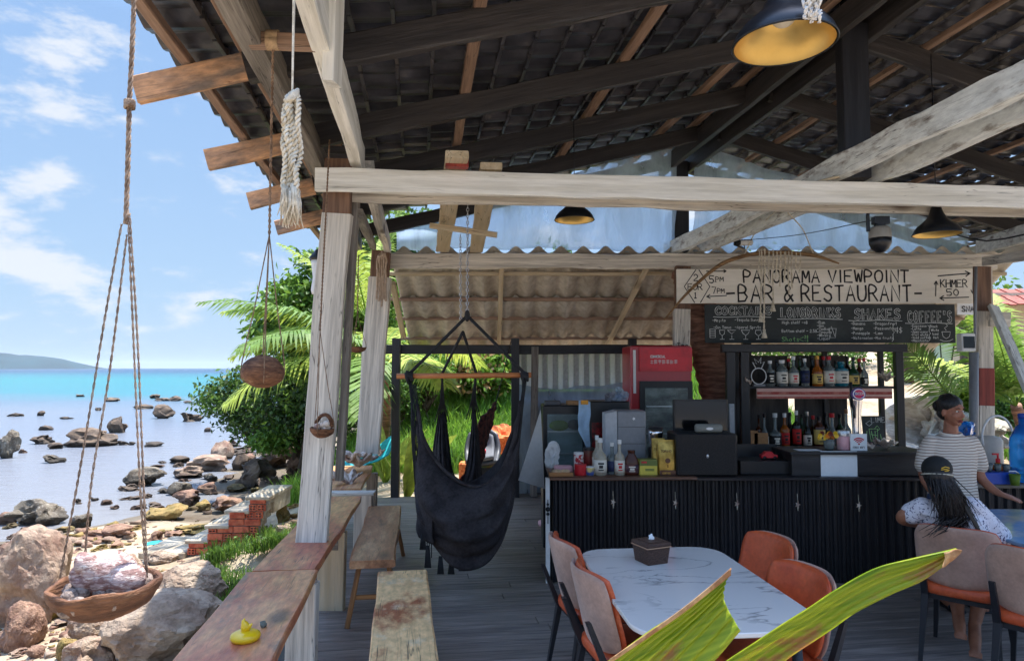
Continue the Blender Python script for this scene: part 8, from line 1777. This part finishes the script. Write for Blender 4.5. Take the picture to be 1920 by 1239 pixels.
# seated woman --------------------------------------------------------
Yc = 4.36
w2 = thing('person', 'seated woman seen from behind in white patterned shirt and black cap', 'person', (2.83, 4.40, 0))
hc = P(1757, 893, 4.34); yaw = R(-25)
Mh = Matrix.Translation(hc)@Matrix.Rotation(R(180)+yaw,4,'Z')@Matrix.Rotation(R(12),4,'X')
nb = P(1768, 940, 4.36); pel = Vector((2.84, 4.42, .50)); ch_ = Vector((2.78, 4.37, .86))
shL, shR = P(1724, 951, 4.38), P(1822, 951, 4.33)
b = MB(); head(b, Mh, .98); limb(b, [hc+Vector((0,0,-.05)), nb], [.046,.056])
torso(b, [(pel+Vector((0,0,-.06)),.17,.12,R(-30)),(pel+Vector((0,0,.08)),.165,.12,R(-25)),(ch_+Vector((.02,0,-.10)),.135,.10,R(-15)),(ch_,.155,.11,R(-8)),(nb+Vector((0,0,-.05)),.15,.08,R(-5)),(nb,.07,.055,0)])
elL, elR = P(1692, 972, 4.50), P(1870, 1012, 4.36)
haL, haR = P(1742, 985, 4.80), P(1903, 1003, 4.62)
limb(b, [shL, elL, haL], [.048,.038,.025]); limb(b, [shR, elR, haR], [.048,.040,.025]); hand(b, haL, haL-elL, (0,-.3,1), curl=.3, thumb=1); hand(b, haR, haR-elR, (0,-.1,1), curl=.15, thumb=-1)
fd = Vector((.67,.74,0)); sd_ = Vector((.74,-.67,0))
for s_, an, toe in ((-1, P(1797,1158,4.50), P(1801,1188,4.38)), (1, P(1827,1172,4.46), P(1829,1222,4.30))):
    hip = pel+sd_*s_*.08; kn = hip+fd*.38+sd_*s_*.02+Vector((0,0,-.02)); kn.z = .50
    limb(b, [hip, kn], [.085,.060]); limb(b, [kn, kn.lerp(an,.5)+fd*.0, an], [.058,.050,.034])
    toe.z = max(toe.z, .03)
    d = toe-an; limb(b, [an, an+d*.55+Vector((0,0,.0)), toe], [.036,.036,.028])
    for j in range(5): q = toe+sd_*(j-2)*.014; b.tube([q, q+d.normalized()*.03+Vector((0,0,-.005))], [.010,.008], 7); b.ball(q+d.normalized()*.03+Vector((0,0,-.005)), .008, 7, 5)
body = remesh(b, 'body', SKIN2, w2, .0055)
b = MB(); torso(b, [(pel+Vector((0,-.02,-.10)),.215,.165,R(-30)),(pel+Vector((0,-.01,.05)),.205,.155,R(-25)),(ch_+Vector((.03,0,-.16)),.190,.14,R(-15)),(ch_,.195,.135,R(-8)),(nb+Vector((0,0,-.065)),.175,.10,R(-5)),(nb+Vector((0,0,-.02)),.10,.075,0),(nb+Vector((0,0,.01)),.07,.065,0)])
limb(b, [shL+Vector((.02,0,0)), P(1710,962,4.43)], [.066,.068]); limb(b, [shR, P(1850,985,4.34), P(1868,1005,4.355)], [.068,.080,.085])
remesh(b, 'shirt', SPECK, w2, .009, it=6)
b = MB()
for s_ in (-1, 1): limb(b, [pel+sd_*s_*.08, pel+sd_*s_*.09+fd*.36+Vector((0,0,.0))], [.10,.075])
remesh(b, 'shorts', mat('maroon_shorts', C(110,44,56), .9, bump=.2), w2, .009)
# cap and hair
b = MB(); b.ball((0,.012,.048), (.086,.103,.080), 28, 18, Mh)
b.v = [v for v in b.v]; cap_o = b.build('cap', CAPM, w2, True)
b = MB(); b.prism([(.085*math.cos(a), -.10-.055*math.sin(a)) for a in np.linspace(0, math.pi, 14)], .010, .018, M=Mh); b.build('cap_brim', CAPM, cap_o)
b = MB(); b.tube([Mh@Vector((.086*math.sin(a)*1.0, .012+.098*math.cos(a)*1.0, .008)) for a in np.linspace(-1.6,1.6,18)], .004, 6); b.build('cap_seam', mat('pale_piping', C(180,176,160), .9, bump=0), cap_o, True)
Mc = Matrix.Translation(hc+Vector((-.01,0,0)))
b = MB(); 
for pts in ([(-.022,.045),(.0,.055),(.028,.047)], [(-.024,.036),(.002,.040),(.026,.034)], [(-.004,.028),(.020,.030)]):
    b.tube([Vector((x, -.1035+.25*abs(x), z+.02)) for x, z in pts], .0035, 5, M=Mc)
b.build('cap_emblem', mat('gold_thread', C(206,170,60), .6, bump=0), cap_o, True)
b = MB(); g = random.Random(5)
for k in range(460):
    a = g.uniform(-1.45, 1.45); p0 = Mh@Vector((.072*math.sin(a), .012+.088*math.cos(a), .0+g.uniform(-.01,.02))); e = nb+Vector((g.gauss(-.01,.055), -.135+g.uniform(-.02,.03), -.02-g.uniform(0,.16)))
    mid = p0.lerp(e, .5)+Vector((g.gauss(0,.02), -.035, .0)); pts = spline([p0, mid, e], 9); b.tube(pts, [.0052*(1-.8*i/8) for i in range(9)], 4)
for k in range(14):
    p0 = nb+Vector((g.gauss(0,.05), -.13, -.05)); e = P(1742+g.uniform(-22,30), 985+g.uniform(-10,25), 4.17); pts = spline([p0, p0.lerp(e,.5)+Vector((g.gauss(0,.02),-.02,0)), e], 9); b.tube(pts, [.0045*(1-.7*i/8) for i in range(9)], 4)
b.ball((0,.03,.0), (.080,.085,.075), 18, 12, Mh); b.build('hair', HAIR, w2, True)
t_ = [P(1800,925,4.22), P(1818,962,4.20), P(1838,1000,4.19), P(1850,1022,4.22)]
b = MB(); b.tube(t_, [(.014,.004)]*4, 8); o = b.build('shoulder_strap', BLACK, w2)
# ================================================================ AIR
m = bpy.data.materials.new('sea_haze'); m.use_nodes = True; nt = m.node_tree; nt.nodes.remove(nt.nodes['Principled BSDF'])
pv = nt.nodes.new('ShaderNodeVolumePrincipled'); pv.inputs['Color'].default_value = (.80,.90,1,1); pv.inputs['Density'].default_value = .00007; pv.inputs['Anisotropy'].default_value = 0
nt.links.new(pv.outputs[0], nt.nodes['Material Output'].inputs['Volume'])
b = MB(); b.box((0, 4400, 37), (18400, 9600, 90)); o = b.build('haze', m, None); tag(o, 'thin sea haze over the whole bay', 'haze', kind='stuff')
